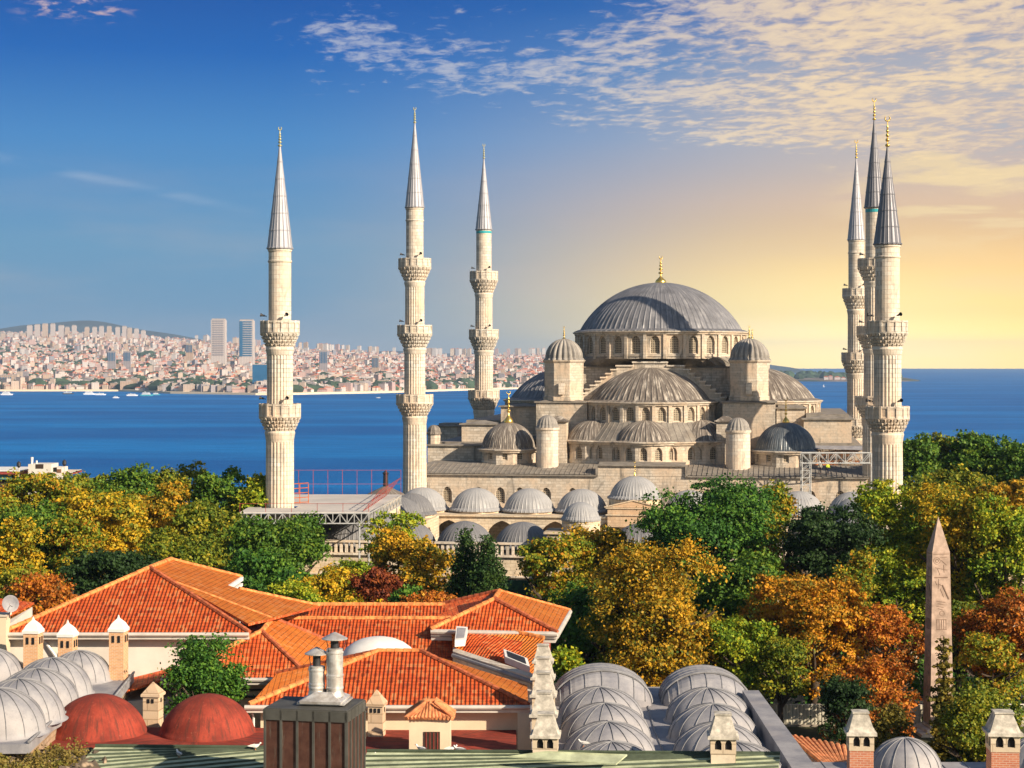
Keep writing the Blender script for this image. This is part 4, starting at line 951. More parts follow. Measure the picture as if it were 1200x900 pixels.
# ================================================================== FOREGROUND ROOFS
def ridge(m, a, b_, r=.13):
    a, b_ = Vector(a), Vector(b_); L = (b_-a).length; n = max(1, int(L/.42)); d = (b_-a)/n
    for i in range(n): m.tube(a+d*i+Vector((0,0,.03)), a+d*(i+1.08)+Vector((0,0,.03)), r*1.12, r*.9, n=7)
def ridge_o(t, mat, a, b_, r=.13): m = MB(); ridge(m, a, b_, r); m.build('ridge_cap', mat, t)
def gutter(m, a, b_, r=.11):
    a, b_ = Vector(a), Vector(b_); m.tube(a-Vector((0,0,.10)), b_-Vector((0,0,.10)), r, n=8)
    a2, b2 = a-Vector((0,-.12,.30)), b_-Vector((0,-.12,.30)); m.tube(a2, b2, .09, n=4)
def inside(poly, k=.45):
    c = sum((Vector(p) for p in poly), Vector((0,0,0)))/len(poly)
    return [(p[0]+(c.x-p[0])*min(.9, k/max(.1, (Vector((p[0], p[1], 0))-Vector((c.x, c.y, 0))).length)), p[1]+(c.y-p[1])*min(.9, k/max(.1, (Vector((p[0], p[1], 0))-Vector((c.x, c.y, 0))).length))) for p in poly]
def walls(name, t, outline, ztop, mat='plaster', k=.55):
    ip = inside(outline, k); m = MB(); z1 = ztop if isinstance(ztop, (int, float)) else None
    b = len(ip); q = [(p[0], p[1]) for p in ip]
    m.prism(q, 0, z1); return m.build(name, MT[mat], t)
def roofface(t, pts, mat='tile_r', name='roof', th=.12):
    pts = [Vector(p) for p in pts]; n = (pts[1]-pts[0]).cross(pts[2]-pts[0]).normalized()
    if n.z < 0: pts.reverse(); n = -n
    m = MB(); lo = [p-Vector((0,0,th)) for p in pts]; m.poly(pts); m.mat(1)
    for i in range(len(pts)): j = (i+1) % len(pts); m.poly([pts[i], lo[i], lo[j], pts[j]])
    m.poly(lo[::-1]); return m.build(name, [MT[mat], MT['tile_r']], t, uv=True)
# ---- big hipped house at the left
A1 = W(176, 665.5, 18.7); B1 = W(201, 655.5, 18.7); FL = W(4, 741, 16); FR = W(292, 741, 16)
pA, pB, pC = A1, B1, Vector((FR.x+.2, FR.y+2.5, 16))
h1 = thing('tiled_house', 'largest hipped red-tiled house with pale wall, at the left behind the lead domes', 'house', ((FL.x+FR.x)/2, FL.y, 0))
inv = Vector(h1.location)
def rel(t, pts): o = Vector(t.location); return [Vector(p)-o for p in pts]
pC = W(291, 731, 16.4)
far1, far2, far3, far4 = [onp(px, py, A1, B1, pC) for px, py in ((283, 676), (268, 686), (280, 690), (374, 710))]
val1 = onp(319, 724.5, A1, B1, pC)
bl = Vector((FL.x+1.0, B1.y+3, 16))
roofface(h1, rel(h1, [FL, FR, A1]), 'tile_r'); 
roofface(h1, rel(h1, [A1, pC, val1, far4, far3, far2, far1, B1]), 'tile_o_sun')
roofface(h1, rel(h1, [FL, A1, B1, bl]), 'tile_r'); roofface(h1, rel(h1, [bl, B1, far1]), 'tile_r')
ridge_o(h1, MT['ridge'], *rel(h1, [A1, B1])); ridge_o(h1, MT['ridge'], *rel(h1, [FL, A1])); ridge_o(h1, MT['ridge'], *rel(h1, [B1, far1]), r=.09); ridge_o(h1, MT['ridge'], *rel(h1, [far3, far4]), r=.09)
ridge_o(h1, MT['ridge_dark'], *rel(h1, [A1, FR]))
m = MB(); mid = onp(207, 683, A1, B1, pC); q = rel(h1, [mid, val1]); m.tube(q[0]+Vector((0,0,.03)), q[1]+Vector((0,0,.03)), .07, n=5); m.build('roof_seam', MT['ridge'], h1)
m = MB(); gutter(m, *rel(h1, [FL+Vector((-3,-.1,0)), FR+Vector((0,-.1,0))])); m.build('gutter', MT['gutter'], h1)
m = MB(); f = rel(h1, [far1, far2]); m.tube(f[0]-Vector((0,0,.1)), f[1]-Vector((0,0,.1)), .16, n=4); m.tube(f[0]-Vector((0,0,.45)), f[1]-Vector((0,0,.45)), .12, n=4); m.build('dormer_gutter', MT['white'], h1)
m = MB(); m.prism([tuple(p[:2]) for p in rel(h1, [FL+Vector((-3,.6,0)), FR+Vector((-.5,.6,0)), Vector((far3.x-.8, far3.y-1.2, 0)), Vector((far1.x-1, far1.y-1.5, 0)), bl+Vector((.6,-.6,0))])], 0, 15.6); m.build('wall', MT['plaster'], h1)
m = MB(); p = rel(h1, [Vector((-24.6, FL.y+.5, 15.6))])[0]
m.path([p, p+Vector((.9,-.1,-1.2)), p+Vector((1.1,-.1,-3))], .08); q = p+Vector((11.3, 0, 0)); m.path([q, q+Vector((0,-.1,-.9)), q+Vector((-.4,-.1,-2.4))], .05); m.build('downpipe', MT['white'], h1)
# roof of the annex further left behind, chimney stub and dish
h0 = thing('tiled_annex', 'small red-tiled roof corner at the left edge behind the big house', 'house', (-31, 104, 0))
P0 = [W(-30, 745, 15.6), W(8, 722, 15.7), W(40, 706, 15.2), W(-10, 700, 16.6)]
roofface(h0, rel(h0, P0), 'tile_r'); m = MB(); m.prism([tuple(p[:2]) for p in inside(rel(h0, P0), .5)], 0, 15.0); m.build('wall', MT['plaster'], h0)
ch = thing('chimney', 'cream square chimney cut by the left picture edge', 'chimney', (D(1, 750, 94).x, 94, 14.6)); m = MB(); m.box((0,0,1.0), (.75,.8,2.6)); m.build('stack', MT['plaster_warm'], ch); m = MB(); m.box((0,0,2.35), (.9,.95,.12)); m.build('cap', MT['stone_pale'], ch)
ds = thing('satellite_dish', 'grey satellite dish beside the cream chimney at the left edge', 'dish', tuple(D(11, 722, 93.6)))
m = MB(); m.lathe([(.02, 0), (.2, .03), (.36, .1), (.44, .18), (.45, .18), (.36, .08), (.02, -.02)], 20); o = m.build('reflector', MT['lead_near'], ds, smooth=True); o.rotation_euler = (R_(75), 0, R_(35)); o.location = (0, 0, .62)
m = MB(); m.tube((0,0,-.1), (0,.05,.6), .03); m.tube((0,.05,.55), (.3,-.5,.55), .015); m.build('arm', MT['dark_metal'], ds)
# ---- second hipped house (centre-left)
E2 = 14.0; A2 = W(307, 740, 15.95); B2 = W(320, 724.5, 15.95); L2 = W(196, 794, E2); R2 = W(364, 794, E2); LB = W(150, 809, 13.4)
h2 = thing('tiled_house', 'hipped red-tiled house left of the steel flues, small tree before it', 'house', ((L2.x+R2.x)/2, L2.y, 0))
BL2 = W(256, 742, 15.2); R2b = Vector((R2.x+.4, B2.y+2, E2+.2)); 
roofface(h2, rel(h2, [L2, R2, A2]), 'tile_r'); roofface(h2, rel(h2, [A2, R2, R2b, B2]), 'tile_o_sun')
roofface(h2, rel(h2, [L2, A2, B2, Vector((L2.x-.6, B2.y+.5, E2+.1))]), 'tile_r')
LP = [L2, Vector((L2.x-.6, B2.y-1, E2+.12)), Vector((L2.x-3.2, B2.y-3, E2-.6)), Vector((L2.x-2.6, L2.y-1.2, E2-.7))]
roofface(h2, rel(h2, LP), 'tile_r', 'porch_roof')
ridge_o(h2, MT['ridge'], *rel(h2, [L2, A2])); ridge_o(h2, MT['ridge'], *rel(h2, [A2, B2])); ridge_o(h2, MT['ridge'], *rel(h2, [B2, Vector((L2.x-.6, B2.y+.5, E2+.1))]), r=.1)
ridge_o(h2, MT['ridge_dark'], *rel(h2, [A2, R2]), r=.11); ridge_o(h2, MT['ridge_dark'], *rel(h2, [B2, R2b]), r=.1)
m = MB(); gutter(m, *rel(h2, [L2+Vector((-.3,-.1,0)), R2+Vector((0,-.1,0))])); m.build('gutter', MT['gutter'], h2)
m = MB(); m.prism([tuple(p[:2]) for p in rel(h2, [L2+Vector((.3,.6,0)), R2+Vector((-.3,.6,0)), R2b+Vector((-.5,-.5,0)), Vector((L2.x, B2.y, 0))])], 0, E2-.4); m.build('wall', MT['plaster_warm'], h2)
m = MB(); m.prism([tuple(p[:2]) for p in rel(h2, [LP[3]+Vector((.5,.4,0)), L2+Vector((.28,.5,0)), LP[1]+Vector((.28,0,0)), LP[2]+Vector((.4,0,0))])], 0, E2-1.1); m.build('porch_wall', MT['plaster'], h2)
m = MB(); q = rel(h2, [L2+Vector((.6,-.05,-.6)), R2+Vector((0,-.05,-.6))]); m.tube(q[0]+Vector((0,.5,-.1)), q[1]+Vector((0,.5,-.1)), .05, n=5); m.tube(q[0]+Vector((0,.5,-.45)), q[1]+Vector((0,.5,-.45)), .06, n=5); m.build('moulding', MT['dark_metal'], h2)
# ---- front centre house
E4 = 14.0; AL = W(443, 763, 15.85); AR = W(493, 763, 15.85); L4 = W(292, 826, E4); R4 = W(619, 826, E4)
h4 = thing('tiled_house', 'front hipped red-tiled house in the centre, between steel flues and medrese chimneys', 'house', ((L4.x+R4.x)/2, L4.y, 0))
LBk = W(325, 789, E4+.3); RBk = W(618, 803, E4+.2)
roofface(h4, rel(h4, [L4, R4, AR, AL]), 'tile_r'); roofface(h4, rel(h4, [L4, AL, LBk]), 'tile_o_sun'); roofface(h4, rel(h4, [R4, RBk, AR]), 'tile_o_sun'); roofface(h4, rel(h4, [LBk, AL, AR, RBk]), 'tile_r')
ridge_o(h4, MT['ridge'], *rel(h4, [L4, AL])); ridge_o(h4, MT['ridge'], *rel(h4, [AL, AR]), r=.11)
ridge_o(h4, MT['ridge_dark'], *rel(h4, [AR, R4]), r=.12); ridge_o(h4, MT['ridge_dark'], *rel(h4, [LBk, AL]), r=.1)
m = MB(); gutter(m, *rel(h4, [L4+Vector((-.2,-.1,0)), R4+Vector((.1,-.1,0))])); m.build('gutter', MT['gutter'], h4)
m = MB(); m.prism([tuple(p[:2]) for p in rel(h4, [L4+Vector((.45,.6,0)), R4+Vector((-.5,.6,0)), RBk+Vector((-.5,-.3,0)), LBk+Vector((.5,-.3,0))])], 0, E4-.4); m.build('wall', MT['plaster_warm'], h4)
m = MB(); q = rel(h4, [L4+Vector((.05,.2,-.2))])[0]; m.path([q, q+Vector((.1,.2,-.5)), q+Vector((.1,.25,-4))], .06); m.build('downpipe', MT['white'], h4)
# ---- long roof behind, two steps
N0 = W(320, 765, 13.85); N1 = W(540, 765, 13.85); NR0 = W(327, 725, 15.3); NR1 = W(531, 725, 15.3)
h5 = thing('tiled_house', 'long low red-tiled roof directly behind the white vault', 'house', ((N0.x+N1.x)/2, N0.y, 0))
bk0, bk1 = NR0+Vector((0,3,-1.2)), NR1+Vector((0,3,-1.2))
roofface(h5, rel(h5, [N0-Vector((.4,1,.4)), N1-Vector((0,1,.4)), NR1, NR0]), 'tile_r'); roofface(h5, rel(h5, [NR0, NR1, bk1, bk0]), 'tile_r')
ridge_o(h5, MT['ridge'], *rel(h5, [NR0, NR1]))
m = MB(); m.prism([tuple(p[:2]) for p in rel(h5, [N0, N1, NR1+Vector((0,2,0)), NR0+Vector((0,2,0))])], 0, 13.4); m.build('wall', MT['plaster'], h5)
G0 = W(322, 727, 15.0); G1 = W(525, 727, 15.0); GR0 = W(330, 709, 15.7); GR1 = W(521, 709, 15.7)
h6 = thing('tiled_house', 'rearmost long red-tiled roof with straight ridge under the trees', 'house', ((G0.x+G1.x)/2, G0.y, 0))
roofface(h6, rel(h6, [G0-Vector((0,3,.9)), G1-Vector((0,3,.9)), GR1, GR0]), 'tile_r'); roofface(h6, rel(h6, [GR0, GR1, GR1+Vector((0,4,-1.5)), GR0+Vector((0,4,-1.5))]), 'tile_r')
ridge_o(h6, MT['ridge'], *rel(h6, [GR0, GR1]))
m = MB(); q = rel(h6, [W(328, 713, 15.6), W(342, 724, 15.3)]); m.tube(q[0]+Vector((0,0,.1)), q[1]+Vector((0,0,.1)), .2, n=4); m.build('flashing', MT['white'], h6)
m = MB(); m.prism([tuple(p[:2]) for p in rel(h6, [G0+Vector((.3,0,0)), G1+Vector((-.3,0,0)), GR1+Vector((-.3,3,0)), GR0+Vector((.3,3,0))])], 0, 13.9); m.build('wall', MT['plaster'], h6)
# ---- right rear hipped wing
E5 = 15.0; C0 = W(505, 738, E5); C1 = W(653, 741, E5); CA = W(580, 702, 16.5); CB = W(585.5, 692.5, 16.5); CF = W(668, 715, E5); CL = W(500, 712, E5+.2)
h7 = thing('tiled_house', 'red-tiled hipped wing with dark soffit at the right end of the roofs', 'house', ((C0.x+C1.x)/2, C0.y, 0))
roofface(h7, rel(h7, [C0, C1, CA]), 'tile_r'); roofface(h7, rel(h7, [CA, C1, CF, CB]), 'tile_o_sun'); roofface(h7, rel(h7, [C0, CA, CB, CL]), 'tile_r'); roofface(h7, rel(h7, [CL, CB, CF]), 'tile_r')
ridge_o(h7, MT['ridge'], *rel(h7, [C0, CA])); ridge_o(h7, MT['ridge'], *rel(h7, [CA, CB])); ridge_o(h7, MT['ridge'], *rel(h7, [CB, CF]), r=.08)
ridge_o(h7, MT['ridge_dark'], *rel(h7, [CA, C1])); ridge_o(h7, MT['ridge_dark'], *rel(h7, [CL, CB]), r=.12)
m = MB(); gutter(m, *rel(h7, [C0, C1]), r=.14); m.build('gutter', MT['gutter'], h7); m = MB(); gutter(m, *rel(h7, [C1, CF]), r=.14); m.build('gutter', MT['gutter'], h7)
m = MB(); m.prism([tuple(p[:2]) for p in rel(h7, [C0+Vector((0,.2,0)), C1+Vector((-.1,.2,0)), CF+Vector((-.1,-.1,0)), CL])], E5-.62, E5-.42); m.build('soffit', MT['gutter'], h7)
m = MB(); m.prism([tuple(p[:2]) for p in rel(h7, [C0+Vector((.6,.9,0)), C1+Vector((-1.2,.9,0)), CF+Vector((-1.2,-.8,0)), CL])], 0, E5-.6); m.build('wall', MT['red_paint'], h7)
# ---- right-hand monopitch with skylight and parapet gutter
Q = [W(528, 725.5, 15.35), W(637, 748, 14.75), W(627, 797, 13.6), W(531, 765, 14.1)]
h8 = thing('tiled_house', 'bright orange sun-facing roof slope with small skylight above a long grey parapet gutter', 'house', ((Q[0].x+Q[1].x)/2, Q[3].y, 0))
roofface(h8, rel(h8, [Q[0], Q[1], Q[2], Q[3]]), 'tile_o_sun'); 
ridge_o(h8, MT['ridge'], *rel(h8, [Q[0], Q[1]]))
q = rel(h8, [Q[3], Q[2]]); d_ = q[1]-q[0]; m = MB(); n_ = Vector((0,-.45,-.15))
m.poly([q[0]+Vector((0,0,.3)), q[1]+Vector((0,0,.3)), q[1]+n_+Vector((0,0,.3)), q[0]+n_+Vector((0,0,.3))][::-1]); m.poly([q[0]+n_+Vector((0,0,.3)), q[1]+n_+Vector((0,0,.3)), q[1]+n_+Vector((0,0,-.35)), q[0]+n_+Vector((0,0,-.35))][::-1]); m.poly([q[0]+Vector((0,0,.3)), q[0]+n_+Vector((0,0,.3)), q[0]+n_+Vector((0,0,-.35)), q[0]+Vector((0,0,-.35))])
m.build('parapet', MT['stone_pale'], h8)
m = MB(); m.tube(q[0]+n_*1.1+Vector((0,0,.1)), q[1]+n_*1.1+Vector((0,0,.1)), .12, n=8); m.build('gutter', MT['lead_near'], h8)
m = MB(); m.prism([tuple(p[:2]) for p in rel(h8, [Q[3]+Vector((.3,.1,0)), Q[2]+Vector((-.1,.1,0)), Q[1]+Vector((-.3,-.2,0)), Q[0]+Vector((.2,-.2,0))])], 0, 12.9); m.build('wall', MT['plaster'], h8)
for i, (a, b_, c, d) in enumerate([((590, 768), (618, 779), (621, 789), (592, 777)), ((535, 741), (548, 742), (545, 757), (533, 758))]):
    pts = [onp(px, py, Q[0], Q[1], Q[2]) for px, py in (a, b_, c, d)]; lo = rel(h8, pts); m = MB(); up = Vector((0,0,.35))
    m.poly([p+up for p in lo][::-1] if True else lo)
    for k in range(4): j = (k+1) % 4; m.poly([lo[k], lo[j], lo[j]+up, lo[k]+up])
    o = m.build('skylight' if i == 0 else 'roof_hatch', MT['white'], h8); m = MB(); cc = sum(lo, Vector())/4
    m.poly([(p-cc)*.75+cc+up+Vector((0,0,.02)) for p in lo][::-1]); m.build('pane', MT['lead_near' if i else 'dark_metal'], o)
# ---- white vault
va = D(443.5, 768, 91.6); m = MB()
dome_c = (va.x, va.y, 15.0)
m.lathe([(2.0, -.5), (2.02, 0), (1.9, .28), (1.65, .58), (1.3, .84), (.9, 1.02), (.45, 1.12), (.02, 1.15)], 40)
m.mat(1).lathe([(2.07, -.12), (2.13, .02), (2.0, .1)], 40)
tag(m.build('vaulted_skylight', [MT['white'], MT['gutter']], smooth=True, loc=dome_c), 'white shallow round vault rising between the red-tiled roofs', 'vault')
# ================================================================== LEAD DOMES LEFT
def seam_dome(name, parent, c, r, h, seams, squash=1.0, ph=0.0, mat='lead_near', seam='seam'):
    prof = [(r+.18, -.02), (r+.02, .05)]+[(r*math.cos(PI/2*i/14), h*math.sin(PI/2*i/14)+.05) for i in range(1, 14)]+[(.01, h+.05)]
    m = MB(); m.lathe(prof, 56); o = m.build(name, MT[mat], parent, loc=c, smooth=True)
    m = MB()
    for k in range(seams):
        a = 2*PI*(k+ph)/seams; pts = [((r+.02)*math.cos(PI/2*i/12)*math.cos(a), (r+.02)*math.cos(PI/2*i/12)*math.sin(a), (h+.015)*math.sin(PI/2*i/12)+.06) for i in range(13)]; m.path(pts, .019, 5)
    m.build('seam', MT[seam], o); return o
lb = thing('domed_bath_house', 'lead-roofed building with a row of smooth grey domes at the left edge', 'building', (-24, 92, 0))
ZH = 14.0
m = MB(); ol = [W(-70, 789, ZH), W(157, 790, ZH), W(133, 820, ZH), W(86, 832, ZH), W(62, 846, ZH), W(34, 872, ZH), W(-90, 873, ZH)]
m.prism([tuple(p[:2]) for p in rel(lb, ol)], ZH-.4, ZH); o = m.build('roof', MT['lead_near'], lb)
m = MB(); m.prism([tuple(p[:2]) for p in inside(rel(lb, ol), .4)], 0, ZH-.4); m.build('wall', MT['rubble_w'], lb)
for i, (px, py, r, ph) in enumerate([(92, 797, 1.62, 0), (61, 813, 1.9, .3), (43, 828, 1.95, .1), (22, 843, 2.0, .5), (-4, 858, 2.1, .2), (-13, 797, 1.75, .4), (-50, 815, 1.9, .1)]):
    p = W(px, py, ZH)-Vector(lb.location); seam_dome('dome', lb, p, r, r*.88, 16, ph=ph)
m = MB(); q = rel(lb, [p+Vector((0,0,.1)) for p in ol[1:6]]); m.path(q, .07, 5); m.build('edge_roll', MT['seam'], lb)
# brick chimneys with white pointed caps
for px, y0, y1, w_, lab in ((39, 729, 779, 17.5, 'leftmost of three orange brick chimneys with white pointed caps'), (79.5, 733, 780, 17.5, 'middle one of three orange brick chimneys with white pointed caps'), (139, 727, 786, 17.5, 'rightmost of three orange brick chimneys with white pointed caps')):
    Yd = 91.6; s = Yd/F; p = D(px, y1, Yd); h = (y1-y0-12)*s; ww = w_*s
    t = thing('chimney', lab, 'chimney', (p.x, p.y, 13.95), R_(-6), 'white-capped brick chimneys'); hb = max(.1, p.z-13.95); 
    m = MB(); m.box((0, 0, (hb+h)/2), (ww, ww, hb+h)); m.build('stack', MT['brick_o'], t)
    m = MB(); zt = hb+h; e = ww*.56; prof = [(e*1.42, zt-.02), (e*1.45, zt+.12), (e*1.25, zt+.2), (e*.95, zt+.38), (e*.55, zt+.52), (e*.2, zt+.62), (.02, zt+.80)]
    m.lathe(prof, 4, a0=PI/4, a1=PI/4+2*PI); m.build('cap', MT['white'], t)
    m = MB(); 
    for xx in (-.16, .14): m.box((xx, -ww/2-.005, zt-.38), (.12, .06, .34)); 
    for xx in (-.14, .16): m.box((ww/2+.005, xx, zt-.38), (.06, .12, .34))
    m.build('vent', MT['dark'], t)
# ---- two red domes on a red roof
rd = thing('red_domed_building', 'low building with two rust-red rendered domes and a red roof skirt', 'building', (-14.5, 83, 0))
m = MB(); ol = [W(6, 868, 13.0), W(60, 852, 13.0), W(150, 852, 13.0), W(313, 853, 13.0), W(313, 880, 13.0), W(90, 884, 13.0), W(20, 880, 13.0)]
m.prism([tuple(p[:2]) for p in rel(rd, ol)], 12.5, 13.0); m.build('roof', MT['red_dome'], rd)
m = MB(); m.prism([tuple(p[:2]) for p in inside(rel(rd, ol), .5)], 0, 12.5); m.build('wall', MT['plaster_warm'], rd)
for px, r in ((115, 2.2), (243, 2.16)):
    p = W(px, 858, 13.0)-Vector(rd.location); m = MB(); h = 1.62
    S_ = (r*r+h*h)/(2*h); t0 = math.asin((S_-h)/S_); prof = [(r+.06, -.02), (r+.03, .12)]+[(S_*math.cos(t0+(PI/2-t0)*i/16), .14+S_*math.sin(t0+(PI/2-t0)*i/16)-(S_-h)) for i in range(0, 16)]+[(.02, .14+h)]
    m.lathe(prof, 64); m.build('dome', MT['red_dome'], rd, loc=p, smooth=True)
m = MB(); q = rel(rd, [ol[0]+Vector((0,0,.06)), ol[6]+Vector((0,0,.06)), ol[5]+Vector((0,0,.06))]); m.path(q, .10, 5); m.build('cement_edge', MT['stone_cream'], rd)
# red terrace right of the copper box
rt = thing('red_terrace', 'rust-red flat roof strip in front of the central house', 'terrace', (-3, 83, 0))
p0, p1 = W(430, 863, 12.7), W(605, 863, 12.7); m = MB(); m.bx(p0.x+3, p1.x+3, p0.y-83-6, p0.y-83+1.6, 12.2, 12.7); m.build('roof', MT['red_dome'], rt); m = MB(); m.bx(p0.x+3.2, p1.x+2.8, p0.y-83-5.8, p0.y-83+1.4, 0, 12.2); m.build('wall', MT['plaster_warm'], rt)
# dark side wall between bath house and second house
# ---- stone chimneys with pointed caps
def stonechim(px, ytip, ycap, ybot, wpx, Yd, lab, vents, z0):
    s = Yd/F; p = D(px, ybot, Yd); w_ = wpx*s; t = thing('chimney', lab, 'chimney', (p.x, p.y, z0), R_(-8)); zc_ = CZ-(ycap-HY)*s-z0; zt = CZ-(ytip-HY)*s-z0
    m = MB(); m.box((0, 0, zc_/2), (w_, w_, zc_)); m.box((0, 0, zc_+.06), (w_*1.22, w_*1.22, .12)); m.build('stack', MT['stone_warm'], t)
    m = MB(); m.lathe([(w_*.84, zc_+.12), (.02, zt)], 4, a0=PI/4, a1=PI/4+2*PI); m.build('cap', MT['stone_warm'], t)
    for i in range(vents): m = MB(); m.box(((i-(vents-1)/2)*w_*.27, -w_/2-.004, zc_-.2), (w_*.16, .05, .2)); m.build('vent', MT['dark'], t)
    m = MB(); m.box((w_/2+.004, 0, zc_-.2), (.05, w_*.16, .2)); m.build('vent', MT['dark'], t)
stonechim(179.5, 799, 815, 856, 18.5, 87, 'tan stone chimney with pointed cap between the two red domes', 2, 12.5)
stonechim(441.5, 808, 826, 864, 17.5, 84, 'tan stone chimney with pointed cap right of the copper-clad box', 3, 12.5)
# ---- little tiled hut
s = 80/F; p = D(503.5, 878, 80); ht = thing('tiled_hut', 'tiny roof hut with curved tiles and a red door before the central house', 'hut', (p.x, 80, 12.6))
m = MB(); m.box((0, .7, .85), (48*s, 1.5, 1.75)); m.build('wall', MT['plaster_warm'], ht)
m = MB(); m.box((.1, -.06, .55), (19*s, .06, 1.1)); m.build('door', MT['wood_dark'], ht)
m = MB()
for k in range(4): m.box((-.15+k*.17, -.10, .55), (.03, .04, 1.05))
m.build('door_bars', MT['red_paint'], ht)
zt_, zb_ = 2.35, 1.72; hw = 29*s; m = MB()
for i in range(13):
    x = -hw+2*hw*(i+.5)/13; top = zb_+(zt_-zb_)*max(.1, 1-abs(x)/hw*.9)
    m.tube((x, -.25, zb_), (x*.55, .6, top), .085, .07, n=8)
for k in range(5):
    for sgn in (-1, 1): m.tube((sgn*hw, -.1+.36*k, zb_), (sgn*.2, .25+.25*k, zt_), .085, .07, n=8)
m.poly([(-hw, -.2, zb_-.03), (hw, -.2, zb_-.03), (.5, .6, zt_-.06), (-.3, .6, zt_-.06)]); m.poly([(hw, -.2, zb_-.03), (hw, 1.5, zb_-.03), (.3, 1, zt_-.06), (.5, .6, zt_-.06)]); m.poly([(-hw, 1.5, zb_-.03), (-hw, -.2, zb_-.03), (-.3, .6, zt_-.06), (-.2, 1, zt_-.06)])
m.tube((-.3, .6, zt_), (.4, .65, zt_), .1, n=8); m.build('roof', MT['old_tile'], ht)
# ---- copper-clad box with two steel flues
Yb = 70.0; s = Yb/F; cb = thing('clad_chimney_box', 'dark brown copper-clad box with grey frame, two steel flues on top', 'flue housing', (D(358, 880, Yb).x, Yb, 13.3), R_(-11))
w_ = 99*s; dpt = 2.5; zt = CZ-(833-HY)*s-13.3; m = MB(); m.box((0, dpt/2, zt/2), (w_, dpt, zt)); m.build('panel', MT['copper'], cb)
m = MB(); m.box((0, dpt/2, zt-.19), (w_+.14, dpt+.14, .40)); m.box((0, dpt/2, zt+.03), (w_+.05, dpt+.05, .06))
for i in range(6): m.box((-w_/2+w_*i/5, -.03, zt/2), (.085, .08, zt))
for i in range(6): m.box((w_/2+.03, dpt*i/5, zt/2), (.08, .08, zt))
m.build('frame', MT['zinc_green'], cb)
m = MB(); m.box((0, -.06, .12), (w_+.2, .12, .3)); m.build('base_flashing', MT['zinc_green'], cb)
fx = D(381, 800, Yb+1.3).x-cb.location.x
fl_ = thing('steel_flue_pair', 'pair of brushed steel flues with conical hats on the copper-clad box', 'flue', (cb.location.x+fx, Yb+1.3, 13.3+zt+.06), R_(-8))
m = MB(); m.lathe([(1.15, .10), (1.18, .2), (.62, .42), (.5, .5)], 4, a0=PI/4, a1=PI/4+2*PI); m.box((0, 0, .1), (1.9, 1.5, .08)); m.box((0,0,.03), (1.2,1.0,.1)); m.build('base_plate', MT['steel'], fl_)
for i, (px, r, ytop, hy) in enumerate(((371, .31, 768, 745), (392.5, .33, 747, 727))):
    s2 = (Yb+1.3)/F; x = (px-381)*s2; H = (815-ytop)*s2-.15; m = MB(); m.lathe([(r*1.15, .3), (r, .5), (r, H), (r*.9, H+.02), (r*.55, H+.04)], 28, c=(x, 0, 0))
    for zz in (.62, H*.52, H-.12): m.lathe([(r, zz-.06), (r*1.07, zz-.03), (r*1.07, zz+.03), (r, zz+.06)], 28, c=(x, 0, 0))
    f_ = m.build('flue', MT['steel'], fl_, smooth=False)
    hz = (815-hy)*s2-.15; m = MB(); m.lathe([(r*.5, H), (r*.5, hz-.35)], 18, c=(x, 0, 0)); m.build('inner_pipe', MT['dark_metal'], f_)
    m = MB(); m.lathe([(r*1.55, hz-.28), (r*1.56, hz-.25), (.03, hz)], 28, c=(x, 0, 0)); m.lathe([(r*1.5, hz-.27), (.03, hz-.05)], 28, c=(x, 0, 0)); m.build('rain_hat', MT['steel'], f_)
    for a in (0, 2.1, 4.2): m = MB(); m.tube((x+r*1.4*math.cos(a), r*1.4*math.sin(a), hz-.28), (x+r*math.cos(a), r*math.sin(a), H-.1), .018, n=4); m.build('bracket', MT['dark_metal'], f_)
# ---- green sheet roofs at the bottom
def green_roof(lab, pts, mat, step=.5):
    c = sum(pts, Vector())/len(pts); t = thing('sheet_metal_roof', lab, 'roof', (c.x, c.y, 0)); q = rel(t, pts); m = MB(); m.poly(q); n = len(q)
    m.poly([p-Vector((0,0,.25)) for p in q][::-1])
    for i in range(n): j = (i+1) % n; m.poly([q[i], q[i]-Vector((0,0,.25)), q[j]-Vector((0,0,.25)), q[j]])
    m.build('sheet', MT[mat], t); m = MB(); L0 = q[3]-q[0]; L1 = q[2]-q[1]; k = int(max(L0.length, L1.length)/step)
    for i in range(k+1): f = i/k; m.tube(q[0]+L0*f+Vector((0,0,.02)), q[1]+L1*min(1.0, f+.16)+Vector((0,0,.02)), .06, n=5)
    m.tube(q[2]+Vector((0,0,.04)), q[3]+Vector((0,0,.04)), .09, n=6); m.build('standing_seam', MT[mat+'_seam'], t)
    m = MB(); m.prism([tuple(p[:2]) for p in inside(q, .4)], 0, min(p.z for p in q)-.2); m.build('wall', MT['plaster'], t); return t
green_roof('pale green ribbed metal roof along the bottom edge, centre to right', [Vector((-6.6, 64, 11.2)), Vector((9.0, 64, 11.8)), W(914, 884, 13.7), W(430, 881, 13.55)], 'green')
green_roof('blue-green ribbed metal roof at the bottom left, in the shade of the copper box', [Vector((-19.5, 64, 11.2)), Vector((-8.4, 64, 11.4)), W(318, 877, 13.45), W(112, 875, 13.45)], 'green')
gp = [W(596, 886, 13.85), W(722, 895, 13.8), W(735, 884, 14.05), W(640, 880, 14.1)]
m = MB(); m.poly(gp); m.poly([p-Vector((0,0,.06)) for p in gp][::-1]); 
for i in range(4): m.poly([gp[i], gp[i]-Vector((0,0,.06)), gp[(i+1) % 4]-Vector((0,0,.06)), gp[(i+1) % 4]])
tag(m.build('loose_roof_sheet', MT['green']), 'loose green metal sheet lying on the ribbed roof at bottom centre', 'metal sheet')
